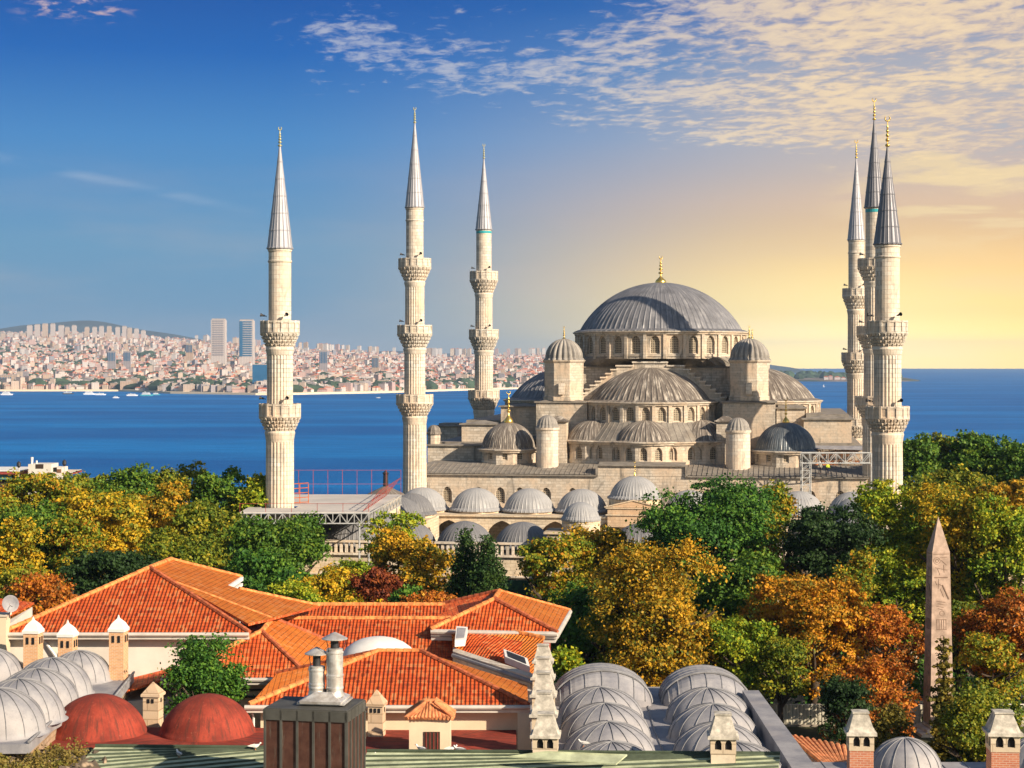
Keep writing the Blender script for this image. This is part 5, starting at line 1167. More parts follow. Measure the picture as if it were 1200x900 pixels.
# rubble wall and dry plants bottom left
def rubble(g, b):
    v = objc(g); vo = g.n('ShaderNodeTexVoronoi', {'Vector': v, 'Scale': 3.0}); n = g.noise(v, 6, 5)
    setc(g, b, g.mix(g.smooth(vo.outputs[0], .1, .5), g.mix(n, (.42,.34,.24,1), (.3,.2,.13,1)), (.09,.07,.05,1))); bump(g, b, vo.outputs[0], .1, -.9)
MT['rubble'] = pm('rubble_stone', rubble, .95)
m = MB(); gx = [-23.5+.35*i for i in range(24)]; gy = [71+.35*i for i in range(22)]
hz = {(i, j): 13.2+.28*math.sin(i*1.7+j)*math.cos(j*2.1)+random.uniform(-.12, .12)-max(0, (i-17))*.12 for i in range(24) for j in range(22)}
for i in range(23):
    for j in range(21): m.poly([(gx[i], gy[j], hz[i, j]), (gx[i+1], gy[j], hz[i+1, j]), (gx[i+1], gy[j+1], hz[i+1, j+1]), (gx[i], gy[j+1], hz[i, j+1])])
m.bx(gx[0], gx[-1], gy[0], gy[-1]-.2, 0, 12.6); tag(m.build('rubble_wall', MT['rubble']), 'broken rubble wall top overgrown with dry plants at the bottom left corner', 'wall')
# ================================================================== MEDRESE (lead domes right of centre)
md_ = thing('domed_schoolhouse', 'lead-roofed building with two rows of seamed grey domes, bottom centre-right', 'building', (8, 88, 0))
X0, X1, Y0, Y1, ZR = .9, 13.0, 70, 100.6, 12.0
m = MB(); m.bx(X0-8, X1-8, Y0-88, Y1-88, ZR-.4, ZR); m.bx(X0-8, X0-7.1, Y0-88, Y1-88-8, ZR, ZR+.5); m.build('roof', MT['lead_near'], md_)
m = MB(); m.bx(X0-7.7, X1-8.3, Y0-87.7, Y1-88.3, 0, ZR-.4); m.build('wall', MT['stone_cream'], md_)
m = MB(); pp = [(X1-8-1.3, Y1-88, 0), (X1-8, Y1-88, 0)]
q0, q1, q2, q3 = (W(888, 808, 13.0), W(962, 808, 13.0), W(1012, 900, 13.0), W(948, 900, 13.0))
q0.x, q1.x = 12.6, 15.0; m.prism([tuple(p[:2]) for p in rel(md_, [W(870, 809, 12.9), W(889, 809, 12.9), W(957, 900, 12.9), W(928, 900, 12.9)])][::-1], ZR-.3, 12.9); m.build('side_parapet', MT['lead_near'], md_)
m = MB(); y = -14.0
while y < 12: m.tube((X0-8+.02, y, ZR+.52), (X0-7.1, y, ZR+.52), .03, n=4); y += 1.0
m.path([(7.2-8, -16, ZR+.02), (7.0-8, 0, ZR+.02), (7.3-8, 12.5, ZR+.02)], .05, 4); m.build('seam', MT['seam'], md_)
for i, (px, Yd, r) in enumerate([(703, 91, 2.2), (709, 86.7, 2.2), (713, 82.4, 2.15), (717, 78.2, 2.1), (830, 91, 2.15), (836, 86.7, 2.15), (842, 82.4, 2.1), (862, 78, 2.15)]):
    x = (px-600)*Yd/F; seam_dome('dome', md_, (x-8, Yd-88, ZR), r, r*.74, 16, ph=.5 if i % 2 else .25)
def vault(px, Yd, r, h):
    x = (px-600)*Yd/F-8; m = MB(); L = 2.1
    for k in range(20):       # barrel vault with a curved end wall, seen from its arched end
        a0, a1 = PI*k/20, PI*(k+1)/20
        P = lambda a, y: (x+r*math.cos(a), Yd-88+y, ZR+h*math.sin(a))
        m.poly([P(a0, -L*.2), P(a0, L), P(a1, L), P(a1, -L*.2)])
        for j in range(6):
            f0, f1 = j/6, (j+1)/6
            S = lambda a, f: (x+r*.985*math.cos(a)*(1-.0*f), Yd-88-L*.2-1.3*math.sin(PI/2*f)*math.sin(a)**.5 if math.sin(a) > 1e-6 else Yd-88-L*.2, ZR+h*.97*math.sin(a)*math.cos(PI/2*f)**.8)
            m.poly([S(a1, f0), S(a1, f1), S(a0, f1), S(a0, f0)])
        m.poly([P(a1, L), P(a0, L), (x, Yd-88+L, ZR)])
    o = m.build('vault', MT['lead_near'], md_, smooth=False)
    m = MB(); m.path([(x+(r+.02)*math.cos(PI*k/24), Yd-88-L*.2, ZR+(h+.02)*math.sin(PI*k/24)) for k in range(25)], .06, 5)
    for y in (.3, 1.0, 1.7): m.path([(x+(r+.01)*math.cos(PI*k/24), Yd-88+y, ZR+(h+.01)*math.sin(PI*k/24)) for k in range(25)], .03, 4)
    for a in (.55, .9, 1.25, 1.6, 1.95, 2.3, 2.65): m.path([(x+r*.99*math.cos(a), Yd-88-L*.2-1.32*math.sin(PI/2*f/6)*math.sin(a)**.5, ZR+h*.975*math.sin(a)*math.cos(PI/2*f/6)**.8) for f in range(6)], .03, 4)
    m.build('seam', MT['seam'], o)
vault(706, 96, 2.6, 1.75); vault(827, 96, 2.35, 1.65)
# ---- chimneys on the medrese: stone lantern with pyramid hood
def lantern(px, Yd, wpx, ytop, yeave, ybase, lab, brick=False, group=None, z0=12.2):
    s = Yd/F; w_ = wpx*s*.93; p = D(px, ybase, Yd); t = thing('chimney', lab, 'chimney', (p.x, p.y, z0), R_(-4), group)
    ze, zt, zb = [CZ-(y-HY)*s-z0 for y in (yeave, ytop, ybase)]; zb = max(zb, .05)
    m = MB(); m.lathe([(w_*.72, ze-.10), (w_*.86, ze-.08), (w_*.86, ze+.04), (w_*.74, ze+.07), (w_*.42, zt-.07), (w_*.48, zt-.06), (w_*.48, zt), (.02, zt+.02)], 4, a0=PI/4, a1=PI/4+2*PI); m.build('hood', MT['stone_hood'], t)
    m = MB(); b0 = w_/2; f = ze-zb
    awall(m, (-b0, -b0), (b0, -b0), zb, ze-.05, [(w_*.30, w_*.26, zb+f*.25, zb+f*.6), (w_*.70, w_*.26, zb+f*.25, zb+f*.6)], .12); awall(m, (b0, -b0), (b0, b0), zb, ze-.05, [(w_*.30, w_*.26, zb+f*.25, zb+f*.6), (w_*.70, w_*.26, zb+f*.25, zb+f*.6)], .12)
    awall(m, (b0, b0), (-b0, b0), zb, ze-.05); awall(m, (-b0, b0), (-b0, -b0), zb, ze-.05, [(w_*.30, w_*.26, zb+f*.25, zb+f*.6), (w_*.70, w_*.26, zb+f*.25, zb+f*.6)], .12); m.build('lantern', MT['stone_cream'], t)
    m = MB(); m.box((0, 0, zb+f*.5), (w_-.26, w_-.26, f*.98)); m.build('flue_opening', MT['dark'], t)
    m = MB(); m.box((0, 0, zb/2), (w_*.96, w_*.96, zb)); m.build('stack', MT['brick_r' if brick else 'stone_cream'], t)
grp = 'stone chimneys in a receding row'
for i, (px, Yd, w_, yt, ye, yb) in enumerate([(639.5, 76, 31, 835, 860, 879), (637.5, 80, 29, 810, 836, 856), (637, 84, 27.5, 787, 813, 833), (636.5, 88.5, 25, 770, 793, 812), (636.5, 93, 22, 755, 774, 793)]):
    lantern(px, Yd, w_, yt, ye, yb, ['nearest and lowest chimney in the receding row, arched openings showing', 'second chimney from the front in the receding row of stone chimneys', 'middle chimney of the five in the receding row', 'fourth chimney from the front in the receding row', 'farthest chimney of the receding row, beside the orange roof'][i], group=grp)
lantern(847, 75, 32, 835, 861, 881, 'stone chimney with two arched openings standing among the right row of domes')
lantern(1008, 73, 31, 833, 857, 877, 'brick chimney with stone hood left of the bottom right dome', True)
lantern(1175, 73, 36, 833, 857, 878, 'brick chimney with stone hood near the right edge', True)
# right low wing with dome and orange tiles
rw = thing('domed_wing', 'low lead-edged wing with grey domes and an orange tiled slope, bottom right', 'building', (20, 77, 0))
m = MB(); zz = 11.4; p0, p1 = W(935, 893, zz), W(1320, 893, zz); m.bx(p0.x-20, p1.x-20, p0.y-77-8, p0.y-77, zz-.4, zz); m.build('roof', MT['lead_near'], rw)
m = MB(); m.bx(p0.x-19.7, p1.x-20.3, p0.y-84.6, p0.y-77.3, 0, zz-.4); m.build('wall', MT['stone_cream'], rw)
for px in (1061, 1214): p = W(px, 905, zz); seam_dome('dome', rw, (p.x-20, p.y-77, zz), 1.62, 1.5, 16, ph=.5)
m = MB(); x = p0.x-20
while x < p1.x-20: m.tube((x, p0.y-77-3, zz+.01), (x, p0.y-77+.02, zz+.01), .03, n=4); x += 1.1
m.build('seam', MT['seam'], rw)
a, b_, c, d = W(925, 862, 11.6), W(996, 876, 11.5), W(996, 898, 11.2), W(965, 896, 11.2)
sl = thing('tiled_lean_to', 'small orange curved-tile lean-to roof at the foot of the lead parapet', 'roof', tuple(a[:2])+(0,))
roofface(sl, rel(sl, [a, b_, b_+Vector((1.6,-.2,-.25)), a+Vector((5.2,-3.6,-.3))]), 'tile_o_sun'); m = MB()
q = rel(sl, [a, b_, c, d])
for i in range(11):
    f = i/10; m.tube(q[0].lerp(q[1], f)+Vector((0,0,.02)), q[3].lerp(q[2], f)+Vector((0,0,.02)), .11, n=7)
m.poly([q[0], q[3], q[2], q[1]]); m.build('tile_row', MT['old_tile'], sl)
m = MB(); m.prism([tuple(p[:2]) for p in inside(rel(sl, [a, d, c, b_]), .3)], 0, 10.9); m.build('wall', MT['plaster'], sl)
# ================================================================== OBELISK, FENCE, STREET
ob = thing('obelisk', 'tall pink granite Egyptian obelisk with carved hieroglyphs standing before yellow-green trees', 'obelisk', (D(1099.5, 840, 147).x, 147, 0), R_(5))
s = 147/F; zt, zs_ = CZ-(605-HY)*s, CZ-(646-HY)*s; w1, w0, zb = 27*s*.90, 31*s*.90, CZ-(846-HY)*s
m = MB(); b = [(-w0/2, -w0/2), (w0/2, -w0/2), (w0/2, w0/2), (-w0/2, w0/2)]; q = w1*.86/w0
lo = [(x, y, zb) for x, y in b]; hi = [(x*q, y*q, zs_) for x, y in b]
for i in range(4): j = (i+1) % 4; m.poly([lo[i], lo[j], hi[j], hi[i]]); m.poly([hi[i], hi[j], (0, 0, zt)])
m.build('monolith', MT['granite'], ob)
m = MB(); random.seed(11); fh = zs_-zb
def gl(x, z, w_, h, rz=0):      # dark bars painted for the shade in a cut sign, on two faces
    f = (z-zb)/fh; hw = (w0*(1-f)+w0*q*f)/2
    m.box((x, -hw-.004, z), (w_, .03, h)); m.box((-hw-.004, -x, z), (.03, w_, h))
z = zs_-.15; gl(0, z, 1.3, .04)
def ring_(x, z, r): 
    f = (z-zb)/fh; hw = (w0*(1-f)+w0*q*f)/2
    for i in range(10):
        a, c = 2*PI*i/10, 2*PI*(i+1)/10; m.tube((x+r*math.cos(a), -hw-.005, z+r*math.sin(a)), (x+r*math.cos(c), -hw-.005, z+r*math.sin(c)), .018, n=4)
def ln(x0, z0, x1, z1, r=.02):
    h_ = lambda z: (w0*(1-(z-zb)/fh)+w0*q*(z-zb)/fh)/2
    m.tube((x0, -h_(z0)-.005, z0), (x1, -h_(z1)-.005, z1), r, n=4); m.tube((-h_(z0)-.005, -x0, z0), (-h_(z1)-.005, -x1, z1), r, n=4)
ring_(-.35, z-.55, .28); ring_(-.35, z-.55, .14); ln(-.1, z-.3, .5, z-.25); ln(0, z-.5, .45, z-.9); ln(-.5, z-1.1, .5, z-1.3); ln(.2, z-.9, .25, z-1.5); ln(-.3, z-1.2, -.1, z-1.7)
z -= 1.9; ln(-.55, z, .55, z+.02, .04)
ln(-.2, z-.1, -.25, z-.9); ln(-.25, z-.5, .15, z-.7); ln(.1, z-.6, .62, z-1.75, .05); ln(-.1, z-.9, .2, z-1.6); ln(-.5, z-.3, -.35, z-.6)
z -= 1.9
for k in range(4): ln(-.4+.1*(k % 2), z-.2*k, .35-.08*k, z-.12-.2*k)
ring_(.05, z-1.0, .2); z -= 1.5
for k in range(5): gl(-.38+.19*k, z-.4, .035, .8)
gl(0, z, .85, .04); gl(0, z-.8, .85, .04); z -= 1.2
while z > zb+.6:
    t = random.random(); x = random.uniform(-.25, .1)
    if t < .4: ln(x, z, x+.4, z-.15); ln(x+.2, z-.1, x+.1, z-.45)
    elif t < .7: ring_(x+.1, z-.2, .15)
    else: ln(x-.1, z-.1, x+.5, z-.1); ln(x, z-.3, x+.35, z-.35)
    z -= random.uniform(.45, .7)
m.build('hieroglyphs', MT['granite_dark'], ob)
m = MB(); m.box((0, 0, zb-.35), (w0*1.05, w0*1.05, .5)); m.box((0, 0, (zb-.6)/2+.1), (w0*1.5, w0*1.5, max(.5, zb-.6)), taper=.96); m.box((0, 0, .12), (w0*2.1, w0*2.1, .24)); m.build('pedestal', MT['stone_pale'], ob)
fx0, fx1 = D(860, 860, 149.5).x, D(1290, 860, 149.5).x
fe = thing('hoarding', 'pale corrugated metal hoarding along the park behind the lead roofs', 'fence', (0, 149.5, 0)); m = MB(); x = fx0; zt = CZ-(826-HY)*149.5/F
while x < fx1:
    pts = [(x, 0), (x+.10, -.05), (x+.22, -.05), (x+.30, 0)]
    for (a, ya), (b_, yb) in zip(pts[:-1], pts[1:]): m.poly([(a, ya, .05), (b_, yb, .05), (b_, yb, zt), (a, ya, zt)])
    x += .30
m.build('sheet', MT['hoarding'], fe); m = MB(); m.tube((fx0, .08, zt+.02), (fx1, .08, zt+.02), .06, n=5); m.tube((fx0, .1, zt*.5), (fx1, .1, zt*.5), .05, n=5); m.build('rail', MT['gutter'], fe)
x = fx0
while x < fx1: m = MB(); m.tube((x, .14, 0), (x, .14, zt), .05, n=6); m.build('post', MT['gutter'], fe); x += 4.2
def car(px, Yd, label, mat, rz=0, van=False):
    t = thing('parked_van' if van else 'parked_car', label, 'van' if van else 'car', (D(px, 820, Yd).x, Yd, .012), rz, 'vehicles parked behind the hoarding')
    H = 1.95 if van else 1.42; prof = [(-2.15, .35), (-2.2, .75), (-1.9, .9 if not van else 1.2), (-1.15 if not van else -1.85, H-.04 if not van else H-.1), (.55 if not van else 1.2, H), (1.15 if not van else 1.75, .95), (2.05, .82), (2.15, .4)]
    m = MB(); n = len(prof); L = [(x, -.85 if z < 1 else -.70, z) for x, z in prof]; R = [(x, -y, z) for x, y, z in L]
    for i in range(n): j = (i+1) % n; m.poly([L[i], L[j], R[j], R[i]])
    m.poly(L[::-1]); m.poly(R); m.build('body', MT[mat], t)
    m = MB(); a = -1.35 if not van else -1.6
    for sgn in (-1, 1): m.poly([(a, sgn*.82, .95), (.9, sgn*.82, .95), (.45, sgn*.735, H-.12), (a+.3, sgn*.735, H-.12)])
    m.build('side_window', MT['dark'], t)
    for x in (-1.35, 1.35):
        for y in (-.78, .78): m = MB(); m.tube((x, y-.1, .33), (x, y+.1, .33), .33, n=16); wh = m.build('wheel', MT['dark'], t); m = MB(); m.tube((x, y-.11, .33), (x, y+.11, .33), .18, n=10); m.build('rim', MT['steel'], wh)
    m = MB(); m.box((2.13, -.6, .62), (.08, .3, .14)); m.build('headlight', MT['white'], t); m = MB(); m.box((2.13, .6, .62), (.08, .3, .14)); m.build('headlight', MT['white'], t)
car(915, 158, 'white van parked in the shade behind the hoarding, leftmost of three vehicles', 'white', 0, True); car(960, 159, 'dark grey car parked behind the hoarding under orange trees', 'dark_metal'); car(1016, 159, 'silver car parked behind the hoarding, rightmost of three vehicles', 'gutter', PI)
# green stall roof by the conifer
st = thing('market_stall', 'stall with green awning and white panel behind the right brick chimney', 'stall', (D(1142, 850, 143).x, 143, 0))
m = MB(); m.poly([(-.9, -1.2, 2.5), (1.9, -1.2, 2.4), (1.9, .6, 3.2), (-.9, .6, 3.3)]); m.poly([(-.9, -1.2, 2.5), (-.9, .6, 3.3), (-1.4, -.3, 1.9)]); m.poly([(-.9, -1.2, 2.5), (-1.4, -1.6, .6), (-1.2, .2, .7), (-.9, .6, 3.3)][::-1]); m.build('awning', MT['green_cloth'], st)
m = MB(); 
for x, y in ((-.9, -1.2), (1.9, -1.2), (1.9, .6), (-.9, .6)): m.tube((x, y, 0), (x, y, 2.6), .04, n=6)
m.build('frame', MT['steel'], st); m = MB(); m.box((.6, -1.1, .55), (2.4, .5, 1.1)); m.build('counter', MT['white'], st); m = MB(); m.poly([(.2, -1.25, 2.6), (2.8, -1.6, 2.3), (2.9, -.2, 2.8), (.3, .2, 3.2)]); m.build('side_panel', MT['white'], st)
# ================================================================== TEMPORARY SHELTERS
def truss(t, p0, p1, h, n, mat='white_truss', r=.09, name='truss', depth=.0):
    p0, p1 = Vector(p0), Vector(p1); m = MB(); up = Vector((0, 0, h)); m.tube(p0, p1, r, n=5); m.tube(p0+up, p1+up, r, n=5)
    for i in range(n+1):
        a = p0.lerp(p1, i/n); m.tube(a, a+up, r*.7, n=4)
        if i < n: b_ = p0.lerp(p1, (i+1)/n); m.tube(a if i % 2 else a+up, b_+up if i % 2 else b_, r*.7, n=4)
    return m.build(name, MT[mat], t)
sh = thing('restoration_shelter', 'temporary flat deck on white trusses around the leftmost minaret', 'scaffold deck', (-22, 200, 0))
Yf = 195.5; xa, xb = D(281, 600, Yf).x+22, D(432, 600, Yf).x+22; zd_ = CZ-(600-HY)*Yf/F; y0, y1 = Yf-200, 22.0
xr = D(470, 590, 222).x+22; mx, my = D(328, 590, 203).x+22, 3.0; r_ = 2.0
def deck(m, z):
    for a, b_, c, d in ((xa, mx-r_, y0, y1), (mx+r_, xb, y0, y1), (mx-r_, mx+r_, y0, my-r_), (mx-r_, mx+r_, my+r_, y1)): m.bx(a, b_, c, d, z-.12, z)
    m.poly([(xb, y0, z-.02), (xr, y1, z-.02), (xb, y1, z-.02)])
m = MB(); deck(m, zd_); m.build('deck', MT['deck'], sh)
truss(sh, (xa, y0-.05, zd_-1.25), (xb, y0-.05, zd_-1.25), 1.1, 18); truss(sh, (xa, y0-.05, zd_-1.25), (xa, y1, zd_-1.25), 1.1, 20); truss(sh, (xa, y1, zd_-1.25), (xb, y1, zd_-1.25), 1.1, 18); truss(sh, (xb+.05, y0, zd_-1.25), (xr, y1, zd_-1.25), 1.1, 20)
for x, y in ((xa, y0), (xb, y0), (xb-1.0, y0), (xa, y1), (xr-.5, y1), (xa, 8)):
    m = MB(); m.tube((x, y-.1, 0), (x, y-.1, zd_-1.2), .1, n=6); m.build('post', MT['white_truss'], sh)
m = MB(); m.bx(xa+.5, xb-.4, 16.0, 16.1, 3, zd_-1.3); m.build('tarpaulin', MT['dark_tarp'], sh)
rl = thing('guard_rail', 'thin red guard rail around the deck of the temporary shelter', 'railing', (-22, 200, zd_))
m = MB()
def rail(m, p, q, n, hs=(1.2, 2.2)):
    p, q = Vector(p), Vector(q)
    for h in hs: m.tube(p+Vector((0,0,h)), q+Vector((0,0,h)), .03, n=4)
    for i in range(n+1): a = p.lerp(q, i/n); m.tube(a, a+Vector((0,0,hs[-1]+.05)), .035, n=4)
rail(m, (xa-.3, y1-.4, 0), (xr, y1-.4, 0), 9, (1.3, 3.0)); m.build('rail', MT['red_paint'], rl)
m = MB(); rail(m, (xa, y0+.1, 0), (xb, y0+.1, 0), 5, (.9,)); m.build('rail', MT['red_paint'], rl)
m = MB()
for i in range(8):
    f = i/7; a = Vector((xb-.6, y0+.4, .1)).lerp(Vector((xr-1.6, y1-3, .1)), f); m.tube(a, a+Vector((1.7, 0, 2.1)), .04, n=4)
for h in (0, .5, 1): a = Vector((xb-.6, y0+.4, .1)); b_ = Vector((xr-1.6, y1-3, .1)); o_ = Vector((1.7, 0, 2.1))*h; m.tube(a+o_, b_+o_, .04, n=4)
m.build('sloping_lattice', MT['red_paint'], rl)
og = thing('guard_rail', 'orange-red mesh railing left of the leftmost minaret, half behind trees', 'railing', (D(270, 590, 208).x, 208, 12)); m = MB(); L = 9
for k in range(7): m.tube((0, 0, .6+k*.5), (L, 0, 1.0+k*.55), .06, n=4)
for k in range(10): m.tube((k, 0, 0), (k, 0, 4.2), .06, n=4)
m.build('mesh', MT['orange_paint'], og)
ub = thing('roof_turret', 'small conical tiled roof with a black stovepipe behind the red railing', 'turret', (D(452, 580, 236).x, 236, 0)); z0 = CZ-(579-HY)*236/F
m = MB(); m.lathe([(1.9, 0), (1.9, z0)], 14); m.build('wall', MT['stone_cream'], ub); m = MB(); m.lathe([(2.5, z0-.1), (2.3, z0+.1), (.4, z0+1.0), (.02, z0+1.1)], 20); m.build('roof', MT['lead_brown'], ub); m = MB(); m.lathe([(.35, z0+1.0), (.32, z0+2.6), (.45, z0+2.7), (.05, z0+3.1)], 12); m.build('stovepipe', MT['dark_metal'], ub)
# right gantry
Yg = 258.0; ga = thing('lighting_gantry', 'white lattice gantry on one lattice post beside the right corner dome', 'scaffold', (D(940, 560, Yg).x, Yg, 0)); s = Yg/F
z1, z2, zb_ = CZ-(531-HY)*s, CZ-(543-HY)*s, 8.5; x1 = (1021-940)*s
truss(ga, (0, 0, z2), (x1, 0, z2), z1-z2, 8, r=.09, name='truss'); truss(ga, (0, 1.3, z2), (x1, 1.3, z2), z1-z2, 8, r=.09, name='truss')
m = MB(); wq = 1.25
for x, y in ((0, 0), (wq, 0), (0, wq), (wq, wq)): m.tube((x, y, zb_), (x, y, z2), .08, n=5)
k = 7
for i in range(k):
    a, b_ = zb_+(z2-zb_)*i/k, zb_+(z2-zb_)*(i+1)/k
    for y in (0, wq): m.tube((0, y, a), (wq, y, b_), .05, n=4); m.tube((0, y, b_), (wq, y, b_), .05, n=4)
    m.tube((0, 0, b_), (0, wq, a), .05, n=4); m.tube((wq, 0, a), (wq, wq, b_), .05, n=4)
m.build('lattice_post', MT['white_truss'], ga)
m = MB(); m.tube((x1, 0, 8.5), (x1, 0, z1), .1, n=5); m.build('post', MT['white_truss'], ga)
# timber scaffold and stacked boards on the aisle roof by the gantry
rs_ = thing('timber_scaffold', 'brown timber scaffold with covered boards on the aisle roof behind the gantry', 'scaffold', (D(985, 550, 270).x, 270, zb+.0)); rs_.location.z = 14.6
random.seed(5); m = MB()
for i in range(9): m.tube((-3.6+i*.95, 0, 0), (-3.6+i*.95, 0, 2.6), .07, n=4)
for i in range(8): m.tube((-3.6+i*.95, .02, random.uniform(.2, .8)), (-2.65+i*.95, .02, random.uniform(1.2, 2.2)), .06, n=4)
for z in (.9, 1.8, 2.5): m.tube((-3.8, 0, z), (4.2, 0, z), .06, n=4)
m.build('frame', MT['wood_brown'], rs_)
m = MB()
for i in range(12): m.box((random.uniform(-3, 3.5), random.uniform(.2, 1.5), random.uniform(.2, .9)), (random.uniform(.8, 2), .3, .12), random.uniform(-.4, .4))
m.build('board', MT['old_tile'], rs_); m = MB(); m.poly([(-4, -.4, 2.7), (4.4, -.4, 2.5), (4.4, 2.2, 3.0), (-4, 2.2, 3.1)]); m.build('cover_sheet', MT['lead_near'], rs_)
# green hoarding and red post before the courtyard
gb = thing('hoarding', 'dark green site hoarding below the courtyard wall right of the dark conifer', 'fence', (D(604, 690, 186).x, 186, 0)); s = 186/F
z0, z1 = CZ-(700-HY)*s, CZ-(680-HY)*s; m = MB(); m.bx(-2.2, 1.6, -.1, .1, 0, z1); m.build('panel', MT['green_board'], gb); m = MB(); m.tube((2.0, 0, 0), (2.0, 0, z1+3.4), .12, n=6); m.tube((2.4, 0, 0), (2.4, 0, z1+3.0), .06, n=5); m.build('post', MT['red_paint'], gb)
# hotel terrace block far left behind the trees
hb = thing('rooftop_hotel', 'white rooftop terrace block with chimneys above red-edged roofs at the far left', 'building', (D(50, 550, 380).x, 380, 0)); s = 380/F
def R3(name, px0, px1, py0, py1, d, mat, y=0, parent=None): m = MB(); a, b_ = (px0-50)*s, (px1-50)*s; z0, z1 = CZ-(py1-HY)*s, CZ-(py0-HY)*s; m.bx(a, b_, y, y+d, z0, z1); return m.build(name, MT[mat], parent or hb)
R3('wall', 33, 60, 544, 600, 6, 'plaster'); R3('wall', 60, 72, 548, 600, 5, 'plaster', .5); R3('window', 42, 51, 544, 549, .2, 'wood_dark', -.1); R3('window', 62, 66, 548, 553, .2, 'dark', .4); R3('window', 66, 71, 550, 554, .2, 'wood_brown', .4)
R3('roof', -30, 37, 552.5, 556.5, 14, 'red_paint', 2); R3('roof_edge', -30, 22, 552, 553, 14.4, 'white', 1.8); R3('glazing', -20, 9, 557, 563, 8, 'glass_green', 3); R3('wall', -30, 37, 556.5, 640, 8, 'wood_dark', 4); R3('roof', 37, 84, 553.5, 556, 8, 'red_paint', 1); R3('parapet', 62, 84, 553, 554.5, 8, 'stone_pale', .7)
for px, yt, r in ((36, 536, 1.7), (41.5, 540, 1.1)): m = MB(); m.tube(((px-50)*s, 1, CZ-(546-HY)*s), ((px-50)*s, 1, CZ-(yt-HY)*s), r*s*.6, r*s, n=12); m.build('water_tank', MT['white'], hb)
for px, yt, yb in ((22, 543, 565), (75.5, 541, 560)):
    lp = thing('lamp_post', 'thin mast with dark lamp head, %s of the white rooftop block' % ('left' if px < 50 else 'right'), 'lamp', (D(px, 550, 375).x, 375, 0)); s3 = 375/F
    m = MB(); m.tube((0, 0, 0), (0, 0, CZ-(yt+3-HY)*s3), .12, n=6); m.build('pole', MT['gutter'], lp); m = MB(); m.lathe([(.1, -.6), (.45, -.2), (.4, .5), (.05, .8)], 10, c=(0, 0, CZ-(yt+2-HY)*s3)); m.build('lamp_head', MT['dark_metal'], lp)
# street buildings seen through the trees on the right
for px, yt, w_, Yd, lab in ((1030, 640, 90, 178, 'cream stone building glimpsed between the trees left of the obelisk'), (1195, 648, 40, 182, 'pale building end glimpsed through trees at the right edge')):
    s3 = Yd/F; hh = CZ-(yt-HY)*s3; t = thing('stone_house', lab, 'house', (D(px, 700, Yd).x, Yd, 0)); L = w_*s3
    flat_p = [(L*(i+.5)/5, .9, z0, z0+1.3) for i in range(5) for z0 in (0,)]
    m = MB(); awall(m, (-L/2, 0), (L/2, 0), hh-4, hh, [(a, b_, hh-3.1, hh-1.6) for a, b_, _, _ in flat_p], .3); awall(m, (-L/2, 0), (L/2, 0), 0, hh-4, [(a, b_, hh-7.3, hh-5.6) for a, b_, _, _ in flat_p], .3); m.bx(-L/2, L/2, .31, 8, 0, hh-.1); o = m.build('wall', MT['stone_cream'], t)
    m = MB(); m.box((0, 4, hh+.15), (L+.8, 9, .3)); m.build('roof', MT['tile_r'], t, uv=True)
# ================================================================== PEOPLE ON THE ROOF
def person(label, loc, rz, top, legs_, pose=0):
    t = thing('person', label, 'person', loc, rz)
    def skinned(name, verts, edges, radii, mats, sub=2):
        me = bpy.data.meshes.new(name); me.from_pydata(verts, edges, []); o = put(name, me, t); me.materials.append(mats)
        md = o.modifiers.new('s', 'SKIN'); 
        for i, r in enumerate(radii): me.skin_vertices[0].data[i].radius = (r, r*.85)
        me.skin_vertices[0].data[0].use_root = True
        o.modifiers.new('d', 'SUBSURF').levels = sub; o.modifiers['d'].render_levels = sub; return o
    lx = .26 if pose else .0
    v = [(0,0,.93), (0,0,1.12), (0,-.01,1.32), (0,0,1.46), (0,0,1.53), (0,-.02,1.64), (0,-.01,1.74),
         (-.1,0,.86), (-.11,-.05-lx*.3,.48), (-.11,.03-lx,.08), (-.11,-.12-lx,.04), (.1,0,.86), (.11,-.03,.48), (.12,.06,.08), (.12,-.10,.04),
         (-.19,0,1.42), (-.26,-.02,1.15), (-.24,-.2,.98), (-.23,-.27,.95), (.19,0,1.42), (.27,.0,1.15), (.28,-.12,.9), (.28,-.15,.84)]
    e = [(0,1),(1,2),(2,3),(3,4),(4,5),(5,6),(0,7),(7,8),(8,9),(9,10),(0,11),(11,12),(12,13),(13,14),(3,15),(15,16),(16,17),(17,18),(3,19),(19,20),(20,21),(21,22)]
    r = [.15,.14,.17,.10,.055,.095,.08,.095,.065,.045,.04,.095,.065,.045,.04,.065,.048,.036,.04,.065,.048,.036,.04]
    skinned('body', v, e, r, MT['skin'])
    sel = [0,1,2,3,15,16,17,19,20,21]; ix = {k: i for i, k in enumerate(sel)}
    skinned('jacket', [v[k] for k in sel], [(ix[a], ix[b_]) for a, b_ in e if a in ix and b_ in ix], [r[k]+.025 for k in sel], MT[top])
    sel = [0,7,8,9,11,12,13]; ix = {k: i for i, k in enumerate(sel)}
    skinned('trousers', [v[k] for k in sel], [(ix[a], ix[b_]) for a, b_ in e if a in ix and b_ in ix], [r[k]+.022 for k in sel], MT[legs_])
    m = MB(); m.lathe([(.115, 1.64), (.12, 1.70), (.10, 1.78), (.05, 1.82), (.01, 1.825)], 14); m.build('helmet', MT['white'], t, smooth=True)
    m = MB(); m.box((0, -.115, 1.63), (.03, .03, .05)); m.box((-.035, -.10, 1.66), (.02, .02, .015)); m.box((.035, -.10, 1.66), (.02, .02, .015)); m.box((0, -.10, 1.585), (.05, .02, .012)); m.build('face', MT['wood_brown'], t)
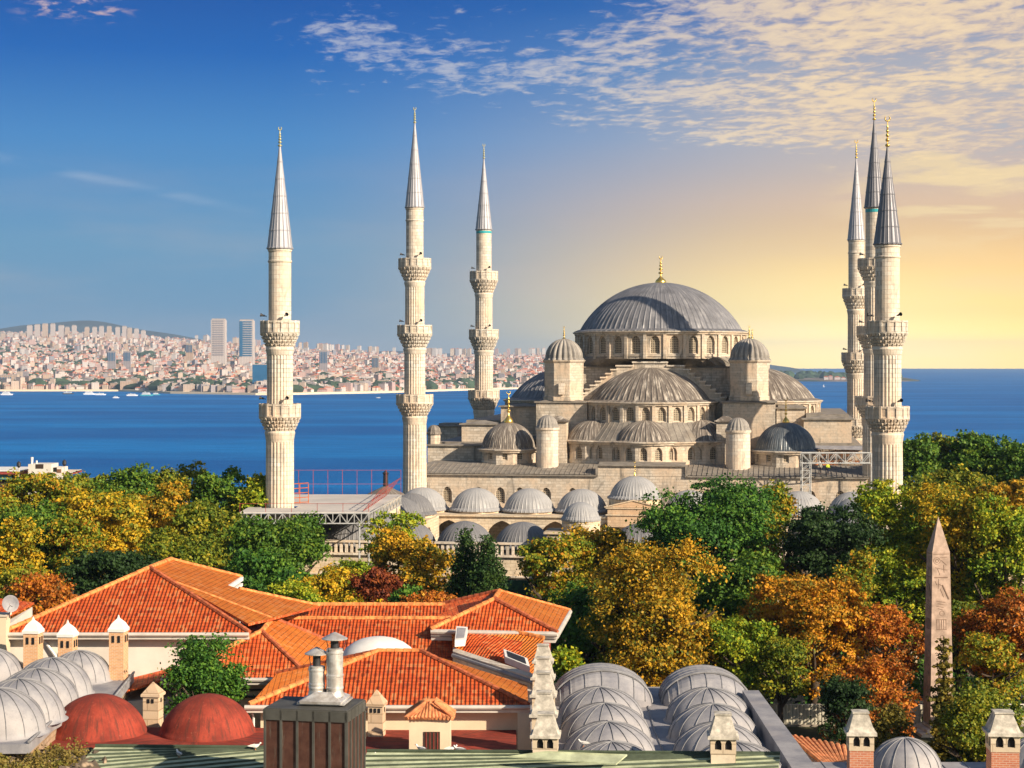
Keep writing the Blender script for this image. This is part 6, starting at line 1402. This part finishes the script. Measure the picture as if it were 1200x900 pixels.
def onroof(px, Yd):
    X_ = (px-600)*Yd/F; v_ = (X_-MC[0])*s8+(Yd-MC[1])*c8; return (X_, Yd, zr-.1+(v_+31.3)/7.3*(zb-zr+.1)+.02)
zb = zf+1.2
person('person in yellow high-visibility jacket and dark trousers standing on the aisle roof', onroof(970, 262.5), .4, 'hivis', 'navy')
person('person in pale jacket and white helmet standing left of the one in yellow', onroof(961, 263), -.5, 'hoarding', 'navy', 1)
# ================================================================== GULLS
GRp = (Vector((-6.6, 64, 11.2)), Vector((9.0, 64, 11.8)), W(914, 884, 13.7)); GLp = (Vector((-19.5, 64, 11.2)), Vector((-8.4, 64, 11.4)), W(318, 877, 13.45))
def gull(px, py, Yd, rz, lab, grey):
    p = D(px, py, Yd) if Yd else onp(px, py, *(GLp if px < 330 else GRp))+Vector((0,0,.05)); t = thing('gull', lab, 'bird', (p.x, p.y, p.z), rz, 'gulls resting on the ribbed roof')
    m = MB(); n = 12; prof = [(-.24, .015, .17), (-.16, .05, .17), (-.05, .085, .155), (.06, .09, .16), (.14, .06, .19), (.18, .045, .235), (.20, .048, .27), (.235, .042, .285), (.265, .012, .28)]
    rings = []
    for x, r, z in prof:
        b = len(m.v); rings.append(b)
        for i in range(n): a = 2*PI*i/n; m.v.append((x, r*math.cos(a), z+r*.95*math.sin(a)))
    for a, b_ in zip(rings[:-1], rings[1:]):
        for i in range(n): j = (i+1) % n; m.f.append((a+i, a+j, b_+j, b_+i)); m.mi.append(0)
    m.f.append(tuple(rings[0]+n-1-i for i in range(n))); m.f.append(tuple(rings[-1]+i for i in range(n))); m.mi += [0, 0]
    m.build('body', MT['white'], t, smooth=True)
    for sg in (-1, 1):
        m = MB(); P = [(.10, sg*.088, .21), (-.02, sg*.104, .235), (-.16, sg*.07, .22), (-.33, sg*.03, .17), (-.17, sg*.075, .15), (0, sg*.10, .145), (.09, sg*.095, .165)]
        m.poly(P if sg > 0 else P[::-1]); m.poly([(x, y*.93, z) for x, y, z in (P[::-1] if sg > 0 else P)]); m.build('wing', MT[grey], t)
    m = MB(); m.tube((.255, 0, .28), (.32, 0, .27), .012, .004, n=6); m.build('beak', MT['old_tile'], t)
    for y in (-.03, .03): m = MB(); m.tube((.0, y, 0), (.0, y, .09), .008, n=5); m.box((.02, y, .004), (.05, .04, .008)); m.build('leg', MT['old_tile'], t)
Z_ = MT.setdefault('gull_grey', plain('gull_grey', (.32,.32,.34), .8, var=.1))
for px, py, rz, lab, g_ in ((493, 882.5, 2.6, 'grey gull crouching in front of the tiled hut', 'gull_grey'), (529, 883, .3, 'white gull right of the tiled hut, left of a pair', 'white'), (538, 883.5, 2.9, 'grey-backed gull right of the tiled hut, right of a pair', 'gull_grey'), (299, 880, .2, 'white gull on the left green roof near the copper box', 'white')):
    gull(px, py, 0, rz, lab, g_)
for px, py, rz, lab in ((437, 893, 1.2, 'white gull on the ribbed roof just right of the copper box'), (462, 890, .2, 'pale gull on the ribbed roof between copper box and tiled hut'), (210, 889, 2.2, 'grey gull on the shaded left green roof')):
    gull(px, py, 0, rz, lab, 'gull_grey')
gull(684, 875, 78.0, 2.8, 'white gull perched on the nearest left lead dome', 'white')
# ================================================================== TREES
def leafm(name, stops, trans=.22):
    def fn(g, b):
        a = g.n('ShaderNodeAttribute', attribute_name='tint').outputs['Vector']; s = g.n('ShaderNodeSeparateXYZ', {0: a}).outputs
        x = g.m('ADD', g.m('MULTIPLY', s[0], .5), g.m('MULTIPLY', s[1], .5)); k = len(stops)-1
        c = g.ramp(x, [(.12+.76*i/k, tuple(v)+(1,)) for i, v in enumerate(stops)]); setc(g, b, c)
        tr = g.n('ShaderNodeBsdfTranslucent', {'Color': c}); mx = g.n('ShaderNodeMixShader', {0: trans, 1: b.outputs[0], 2: tr.outputs[0]})
        g.t.links.new(mx.outputs[0], g.out.inputs['Surface'])
    return pm(name, fn, .6, 0, .25)
LF = {
 'green': leafm('leaf_green', [(.025,.075,.012),(.06,.14,.016),(.12,.22,.02),(.24,.29,.022)]),
 'deep': leafm('leaf_deep', [(.018,.065,.012),(.04,.125,.018),(.085,.20,.022),(.15,.27,.024)]),
 'dark': leafm('leaf_very_dark', [(0.013,0.034,0.009), (0.023,0.055,0.013), (0.039,0.079,0.016)]),
 'olive': leafm('leaf_olive', [(.045,.10,.012),(.12,.17,.014),(.24,.25,.016),(.42,.32,.018)]),
 'yellow': leafm('leaf_yellow', [(.06,.11,.012),(.18,.21,.014),(.42,.31,.016),(.64,.40,.018),(.70,.38,.018)]),
 'gold': leafm('leaf_gold', [(.05,.09,.012),(.14,.15,.013),(.36,.24,.015),(.60,.32,.018),(.68,.38,.02)]),
 'orange': leafm('leaf_orange', [(.07,.10,.012),(.24,.17,.013),(.55,.27,.016),(.66,.26,.016),(.70,.42,.02)]),
 'rust': leafm('leaf_rust', [(.08,.07,.012),(.26,.10,.014),(.46,.13,.016),(.58,.19,.018),(.60,.32,.02)]),
 'maroon': leafm('leaf_maroon', [(.08,.02,.012),(.19,.04,.014),(.32,.09,.016)]),
 'mixed': leafm('leaf_mixed', [(.04,.10,.012),(.11,.18,.014),(.25,.27,.016),(.50,.32,.016),(.48,.19,.014)]),
 'lime': leafm('leaf_lime', [(.06,.14,.013),(.16,.26,.016),(.34,.38,.02),(.60,.48,.022)]),
 'conifer': leafm('needle_green', [(0.016,0.046,0.013), (0.033,0.079,0.016), (0.065,0.112,0.018)], .15),
 'tawny': leafm('needle_tawny', [(0.065,0.073,0.013), (0.156,0.132,0.018), (0.286,0.198,0.027)], .2),
 'dry': leafm('dry_herbs', [(0.130,0.106,0.027), (0.260,0.185,0.045), (0.156,0.158,0.027)], .2),
}
def leaf_mesh(name, P, NR, S, T):
    """quads at P facing NR with size S; T = two tint values per leaf"""
    n = len(P); r = rng.normal(size=(n, 3)); a = np.cross(NR, r); a /= np.linalg.norm(a, axis=1)[:, None]+1e-9; b_ = np.cross(NR, a)
    a *= S[:, None]*.5; b_ *= S[:, None]*.62
    V = np.empty((n, 4, 3)); V[:, 0] = P-b_; V[:, 1] = P+a*.9+b_*.05; V[:, 2] = P+b_; V[:, 3] = P-a*.9-b_*.05
    me = bpy.data.meshes.new(name); me.vertices.add(n*4); me.vertices.foreach_set('co', V.reshape(-1)); me.loops.add(n*4); me.loops.foreach_set('vertex_index', np.arange(n*4, dtype=np.int32))
    me.polygons.add(n); me.polygons.foreach_set('loop_start', np.arange(0, n*4, 4, dtype=np.int32)); me.polygons.foreach_set('loop_total', np.full(n, 4, dtype=np.int32))
    at = me.attributes.new('tint', 'FLOAT_VECTOR', 'POINT'); C = np.repeat(np.stack([T[:, 0], T[:, 1], np.zeros(n)], 1), 4, axis=0); at.data.foreach_set('vector', C.reshape(-1)); me.update(); me.materials.append(LF['green']); return me
def crown_mesh(seed, R, H, shape='round', leaf=.27, dens=1.0):
    """crown in metres: radius R, height H, origin at its bottom centre"""
    r_ = np.random.default_rng(seed); L = []; rm = (R*R*H)**(1/3); lobes = int(np.clip(14+R*H*.16, 16, 34))
    for i in range(lobes):
        z = r_.uniform(.12, .88) if i > 2 else (.84, .5, .66)[i]
        if shape == 'round' or shape == 'sparse': w_ = math.sqrt(max(.02, 1-((z-.46)/.56)**2))
        elif shape == 'tall': w_ = max(.12, (1-z)**.55*min(1, z*3+.35))
        else: w_ = .35+.65*math.sin(PI*min(1, z*.9))**.8
        a = i*2.399+r_.uniform(-.4, .4); d = w_*r_.uniform(.35, .76); rad = r_.uniform(.20, .34)*(1 if shape != 'tall' else .85)
        L.append((d*math.cos(a)*R, d*math.sin(a)*R, z*H, rad*rm*1.05, r_.uniform(0, 1)))
    area = 4*PI*rm*rm; n = int(min(52000, max(2500, area/(leaf*leaf)*(3.6 if shape != 'sparse' else 1.9)*dens))); per = n//lobes; pts = []; nor = []; tint = []
    ck = 26 if shape != 'sparse' else 15
    for (x, y, z, rad, ls) in L:
        cl = r_.normal(size=(ck, 3)); cl /= np.linalg.norm(cl, axis=1)[:, None]; cl[:, 2] = np.where(r_.random(ck) < .72, np.abs(cl[:, 2]), cl[:, 2]); pk = max(8, per//ck)
        for c in cl:
            rr = rad*r_.uniform(.6, 1.28); cc = np.array([x, y, z])+c*np.array([rr, rr, rr*.95]); cs = r_.uniform(.22, .62)*max(.6, rad/2.2)
            p = cc+r_.normal(size=(pk, 3))*np.array([cs, cs, cs*.62]); nn = c*.8+r_.normal(size=(pk, 3))*.8+np.array([0, 0, .35]); nn /= np.linalg.norm(nn, axis=1)[:, None]
            tv = np.clip(.35*ls+.65*r_.uniform(0, 1)+r_.normal(size=pk)*.05, 0, 1); pts.append(p); nor.append(nn); tint.append(np.stack([r_.random(pk), tv], 1))
    P = np.concatenate(pts); Nn = np.concatenate(nor); T = np.concatenate(tint); S = leaf*r_.uniform(.45, 1.55, len(P))
    P[:, 2] -= np.percentile(P[:, 2], .4); P[:, 2] *= H/np.percentile(P[:, 2], 99.8); q_ = R/np.percentile(np.hypot(P[:, 0], P[:, 1]), 97); P[:, :2] *= q_
    return leaf_mesh('crown', P, Nn, S, T)
def trunk_mesh(seed):
    r_ = random.Random(seed); m = MB(); h = .34; m.tube((0,0,0), (.01,.0,h), .07, .05, n=8, cap=False)
    for i in range(7):
        a = i*2.4+r_.uniform(-.3,.3); z0 = h*r_.uniform(.75, 1); p = Vector((0,0,z0)); d = Vector((math.cos(a)*.34, math.sin(a)*.34, r_.uniform(.18,.36))); q = p+d; m.tube(p, q, .034, .018, n=6, cap=False)
        for k in range(3): e = q+Vector((math.cos(a+k-1)*.2, math.sin(a+k-1)*.2, r_.uniform(.03,.12))); m.tube(q, e, .016, .006, n=5, cap=False)
    return m.mesh('trunk', MT['bark'], smooth=True)
TR = [trunk_mesh(i) for i in range(3)]
TN = [0]
def tree(px, yt, yb, w_, Yd, kind, leafk, label, group=None, name='broadleaf_tree', lowz=None, base=0, leaf=None):
    """yt/yb: photo rows of crown top and crown bottom, w_ its width in photo pixels"""
    s = Yd/F; x = (px-600)*s; zt = CZ-(yt-HY)*s; zb_ = max(base+.4, CZ-(yb-HY)*s); TN[0] += 1; k = TN[0]; w_ *= 1.12
    t = thing(name, label, 'tree', (x, Yd, base), random.uniform(0, 6.28), group); H = zt-base; R = w_*s/2
    put('trunk', TR[k % 3], t, scale=(R/.6, R/.6, H*.96)); me = crown_mesh(100+k, R*.97, (zt-zb_)*.95, kind, leaf or .00128*Yd); me.materials[0] = LF[leafk]
    put('crown', me, t, (0, 0, zb_-base)); return t
random.seed(3)
T_ = [
 # left park, back row first
 (40,551,640,120,205,'round','mixed','green-and-ochre plane tree at the far left back, below the white rooftop block'),
 (108,552,640,100,212,'round','olive','olive tree behind the yellow one at left back'),
 (150,541,640,90,208,'round','green','dark green tree topping the left treeline, left of the gold tree'),
 (213,540,650,95,212,'round','olive','broad olive-green tree at the highest point of the left treeline'),
 (262,546,650,75,206,'round','green','dark olive tree right of the highest left treetop'),
 (298,553,640,60,204,'tall','lime','slim yellow-green tree just left of the leftmost minaret'),
 (182,562,660,105,192,'round','gold','golden-orange tree in the middle of the left park'),
 (118,572,668,120,184,'vase','yellow','bright yellow tree left of the golden-orange one'),
 (240,585,672,80,186,'round','olive','olive green tree between the golden-orange tree and the minaret'),
 (50,585,680,95,180,'round','green','green tree with thinning leaves left of the bright yellow one'),
 (8,602,720,75,168,'vase','yellow','yellow tree cut by the left picture edge'),
 (88,600,690,60,176,'round','mixed','olive and rust tree between two yellow ones at left'),
 (130,642,706,110,160,'round','dark','low very dark green tree just behind the big tiled roof'),
 (212,615,690,85,166,'round','olive','mid-green tree directly above the ridge of the big roof'),
 (52,668,735,85,152,'sparse','rust','low rust-red shrubby tree at left below the yellow ones'),
 (18,660,740,60,158,'round','olive','olive bushy tree low at the left edge'),
 (298,602,702,80,172,'tall','green','slim green tree left in the pair before the shelter'),
 (342,600,702,84,174,'tall','green','slim green tree right in the pair before the shelter'),
 (318,640,712,90,166,'round','deep','dark green rounded tree under the white truss'),
 (388,660,725,95,160,'vase','yellow','low yellow-olive tree above the long ridge'),
 (345,676,728,60,156,'round','lime','small lime-coloured tree behind the dormer gutter'),
 (410,655,700,55,168,'round','lime','small yellow-green tree left of the maroon one'),
 (438,662,722,58,160,'round','maroon','round maroon-red tree above the long tiled ridge'),
 (470,612,715,90,172,'sparse','gold','thin golden-brown tree in front of the courtyard, left one'),
 (502,628,715,75,168,'sparse','gold','thin golden-brown tree left of the dark conifer'),
 (462,596,665,66,176,'sparse','lime','pale thin-leaved tree before the white courtyard dome'),
 (476,684,722,40,156,'round','deep','small dark green bush between maroon tree and conifer'),
 (500,692,722,60,154,'sparse','rust','low rust shrub under the golden-brown tree'),
 # centre and right park
 (660,622,730,95,176,'vase','mixed','green and gold tree right of the green hoarding'),
 (705,612,720,85,182,'round','gold','golden-brown tree before the portal, behind the tall gold one'),
 (690,680,800,110,160,'round','deep','dark green shaded tree right of the tiled wing'),
 (768,625,812,138,150,'vase','gold','tall gold tree in the centre of the picture'),
 (735,700,812,95,153,'round','olive','olive lower tree left of the tall gold one'),
 (826,553,728,148,176,'round','deep','largest deep green tree, hiding the right of the hall facade'),
 (785,590,700,80,180,'round','green','green shoulder tree left of the largest deep green one'),
 (905,560,700,70,182,'tall','mixed','slim green-brown tree right of the largest green one'),
 (868,640,770,100,166,'round','green','green tree below the right flank of the largest one'),
 (972,588,690,100,170,'round','dark','rounded blackish-green oak before the right facade'),
 (905,668,800,70,158,'round','orange','slim orange-brown tree left of the orange-gold one'),
 (955,668,812,105,152,'vase','orange','orange-gold tree left of the rust tree'),
 (862,722,815,90,150,'vase','lime','lime-yellow lower tree above the right vault'),
 (915,745,820,60,147,'round','olive','olive tree foot left of the orange-gold tree'),
 (1042,555,720,105,176,'tall','lime','tall yellow-green poplar-like tree below the front right minaret'),
 (1085,575,740,95,184,'round','green','green tree right behind the obelisk tip'),
 (1128,560,735,110,172,'vase','yellow','tall yellow tree right of the obelisk'),
 (1178,575,720,90,168,'vase','lime','yellow-green tree at the right edge'),
 (1060,655,770,90,172,'round','lime','lime tree beside the obelisk shaft, left'),
 (1030,705,800,95,155,'round','rust','rust-red tree left of the obelisk'),
 (1020,765,868,98,143,'sparse','rust','low red-orange tree in front of the hoarding'),
 (1172,685,805,95,152,'round','rust','red-orange tree at the right edge'),
 (1162,738,830,80,148,'sparse','mixed','dark turning tree below the red one at right'),
 (1122,700,790,70,160,'round','olive','olive tree right of the obelisk shaft'),
 (1000,640,760,60,164,'sparse','mixed','thin brown-green tree between oak and poplar-like tree'),
 (990,790,872,60,140,'sparse','dark','small dark shrub tree against the hoarding'),
 (1150,800,895,90,118,'round','olive','leafy shrub tree behind the right brick chimney'),
 (1046,822,895,44,122,'round','tawny','tawny shrub right of the left brick chimney'),
 # far belt at the right
 (1075,506,580,60,262,'tall','green','first from left of the far green treetops under the sea at right'),
 (1105,504,585,60,268,'round','olive','second from left of the far green treetops at right'),
 (1135,503,590,60,262,'tall','green','third from left of the far green treetops at right'),
 (1165,506,590,60,266,'round','green','fourth from left of the far green treetops at right'),
 (1195,515,600,60,258,'tall','green','last of the far green treetops, at the right edge'),
 (1220,530,620,70,250,'round','deep','far green treetop beyond the right picture edge'),
 (1120,545,640,120,225,'round','olive','olive tree between the far belt and the yellow tree'),
 (1180,560,640,90,215,'round','gold','gold-tinged tree between the far belt and the right edge'),
]
for a in T_: tree(*a[:7], a[7])
for a in [(1262,560,720,100,190,'round','olive','olive tree just beyond the right picture edge'), (1290,520,640,110,250,'round','green','green tree of the far belt beyond the right edge'), (1345,575,720,110,200,'vase','gold','gold tree well beyond the right picture edge'), (1255,690,810,90,156,'round','rust','rust tree beyond the right edge near the hoarding'), (-60,560,700,110,195,'round','green','green tree beyond the left picture edge')]: tree(*a)
tree(664, 757, 790, 36, 112, 'sparse', 'lime', 'small lime-green bush right of the row of stone chimneys', leaf=.2)
tree(235, 742, 842, 80, 89.5, 'tall', 'deep', 'small dark green tree growing between the left red dome and the second house', base=8, leaf=.115)
tree(268, 775, 830, 45, 89.8, 'sparse', 'deep', 'thin dark green side branches right of the small tree by the red domes', base=8, leaf=.115)
# conifers
def conifer(px, yt, yb, w_, Yd, leafk, label, seed=0, ragged=.25, base=0, nb=26, needles=26000, leaf=.20):
    s = Yd/F; x = (px-600)*s; zt = CZ-(yt-HY)*s; zb_ = max(.8, CZ-(yb-HY)*s); H = zt-base; R = w_*s*.62; r_ = np.random.default_rng(seed)
    t = thing('conifer', label, 'tree', (x, Yd, base)); m = MB(); m.tube((0,0,0), (0,0,H*.98), .28, .03, n=8); P = []; T = []; k = 0
    z = zb_-base; lay = 0
    while z < H*.99:
        f = (z-(zb_-base))/(H-(zb_-base)); rr = R*(1-f)**.85*r_.uniform(1-ragged, 1.05)+.12; n = max(4, int(8*(1-f)+3))
        for i in range(n):
            a = lay*1.3+2*PI*i/n+r_.uniform(-.3, .3); L = rr*r_.uniform(1-ragged, 1.1); d = np.array([math.cos(a), math.sin(a), -.12-.2*(1-f)])
            m.tube((0, 0, z), (d[0]*L*.9, d[1]*L*.9, z+d[2]*L*.9), .04, .01, n=4, cap=False); q = max(14, int(needles/(nb*8)*L/R*1.6)); u_ = r_.uniform(.12, 1, q)
            p = np.array([0, 0, z])+np.outer(u_*L, d)+r_.normal(size=(q, 3))*np.array([.16, .16, .09])*(.5+.7*(1-u_))[:, None]*(R/1.6+.4); P.append(p); T.append(np.stack([r_.random(q), np.full(q, r_.uniform(0, 1))], 1))
        z += (H-(zb_-base))/nb; lay += 1
    P = np.concatenate(P); T = np.concatenate(T); Nn = r_.normal(size=P.shape)+np.array([0, 0, .6]); Nn /= np.linalg.norm(Nn, axis=1)[:, None]
    m.build('trunk', MT['bark'], t); me = leaf_mesh('crown', P, Nn, leaf*r_.uniform(.6, 1.3, len(P)), T); me.materials[0] = LF[leafk]; put('crown', me, t)
conifer(546, 618, 725, 66, 163, 'conifer', 'left dark green conifer of the pair before the courtyard wall', 1)
conifer(571, 626, 725, 64, 161, 'conifer', 'right dark green conifer of the pair before the courtyard wall', 2)
conifer(1106, 742, 890, 44, 124, 'tawny', 'ragged tawny-green conifer standing in front of the obelisk foot', 3, .6, nb=16, needles=9000, leaf=.26)
conifer(1140, 790, 895, 62, 120, 'conifer', 'broad green conifer low right of the obelisk foot', 4, .4, nb=14, needles=10000, leaf=.26)
# dry plants on the rubble wall, park undergrowth
def herbs(name, spots, mat, label, cat, n, size, leaf, kind='stuff'):
    P = []; T = []
    for (x, y, z, r, h) in spots:
        p = rng.normal(size=(n, 3))*np.array([r, r, h*.5])+np.array([x, y, z+h*.4]); p[:, 2] = np.maximum(p[:, 2], z); P.append(p); T.append(np.stack([rng.random(n), np.full(n, rng.random())], 1))
    P = np.concatenate(P); T = np.concatenate(T); Nn = rng.normal(size=P.shape); Nn /= np.linalg.norm(Nn, axis=1)[:, None]; me = leaf_mesh(name, P, Nn, leaf*rng.uniform(.5, 1.5, len(P)), T); me.materials[0] = LF[mat]; return tag(put(name, me), label, cat, None, kind)
herbs('dry_herbs', [(random.uniform(-23.2, -18.3), random.uniform(72.5, 78), 13.3, random.uniform(.1, .3), random.uniform(.1, .4)) for _ in range(70)], 'dry', 'dry brown and green herbs growing over the rubble wall', 'plants', 110, 1, .09)
herbs('undergrowth', [(random.uniform(-75, 75), random.uniform(150, 196), 0, random.uniform(.8, 2), random.uniform(.8, 2.4)) for _ in range(420)], 'deep', 'dark green undergrowth on the park ground between the trunks', 'plants', 90, 1, .38)
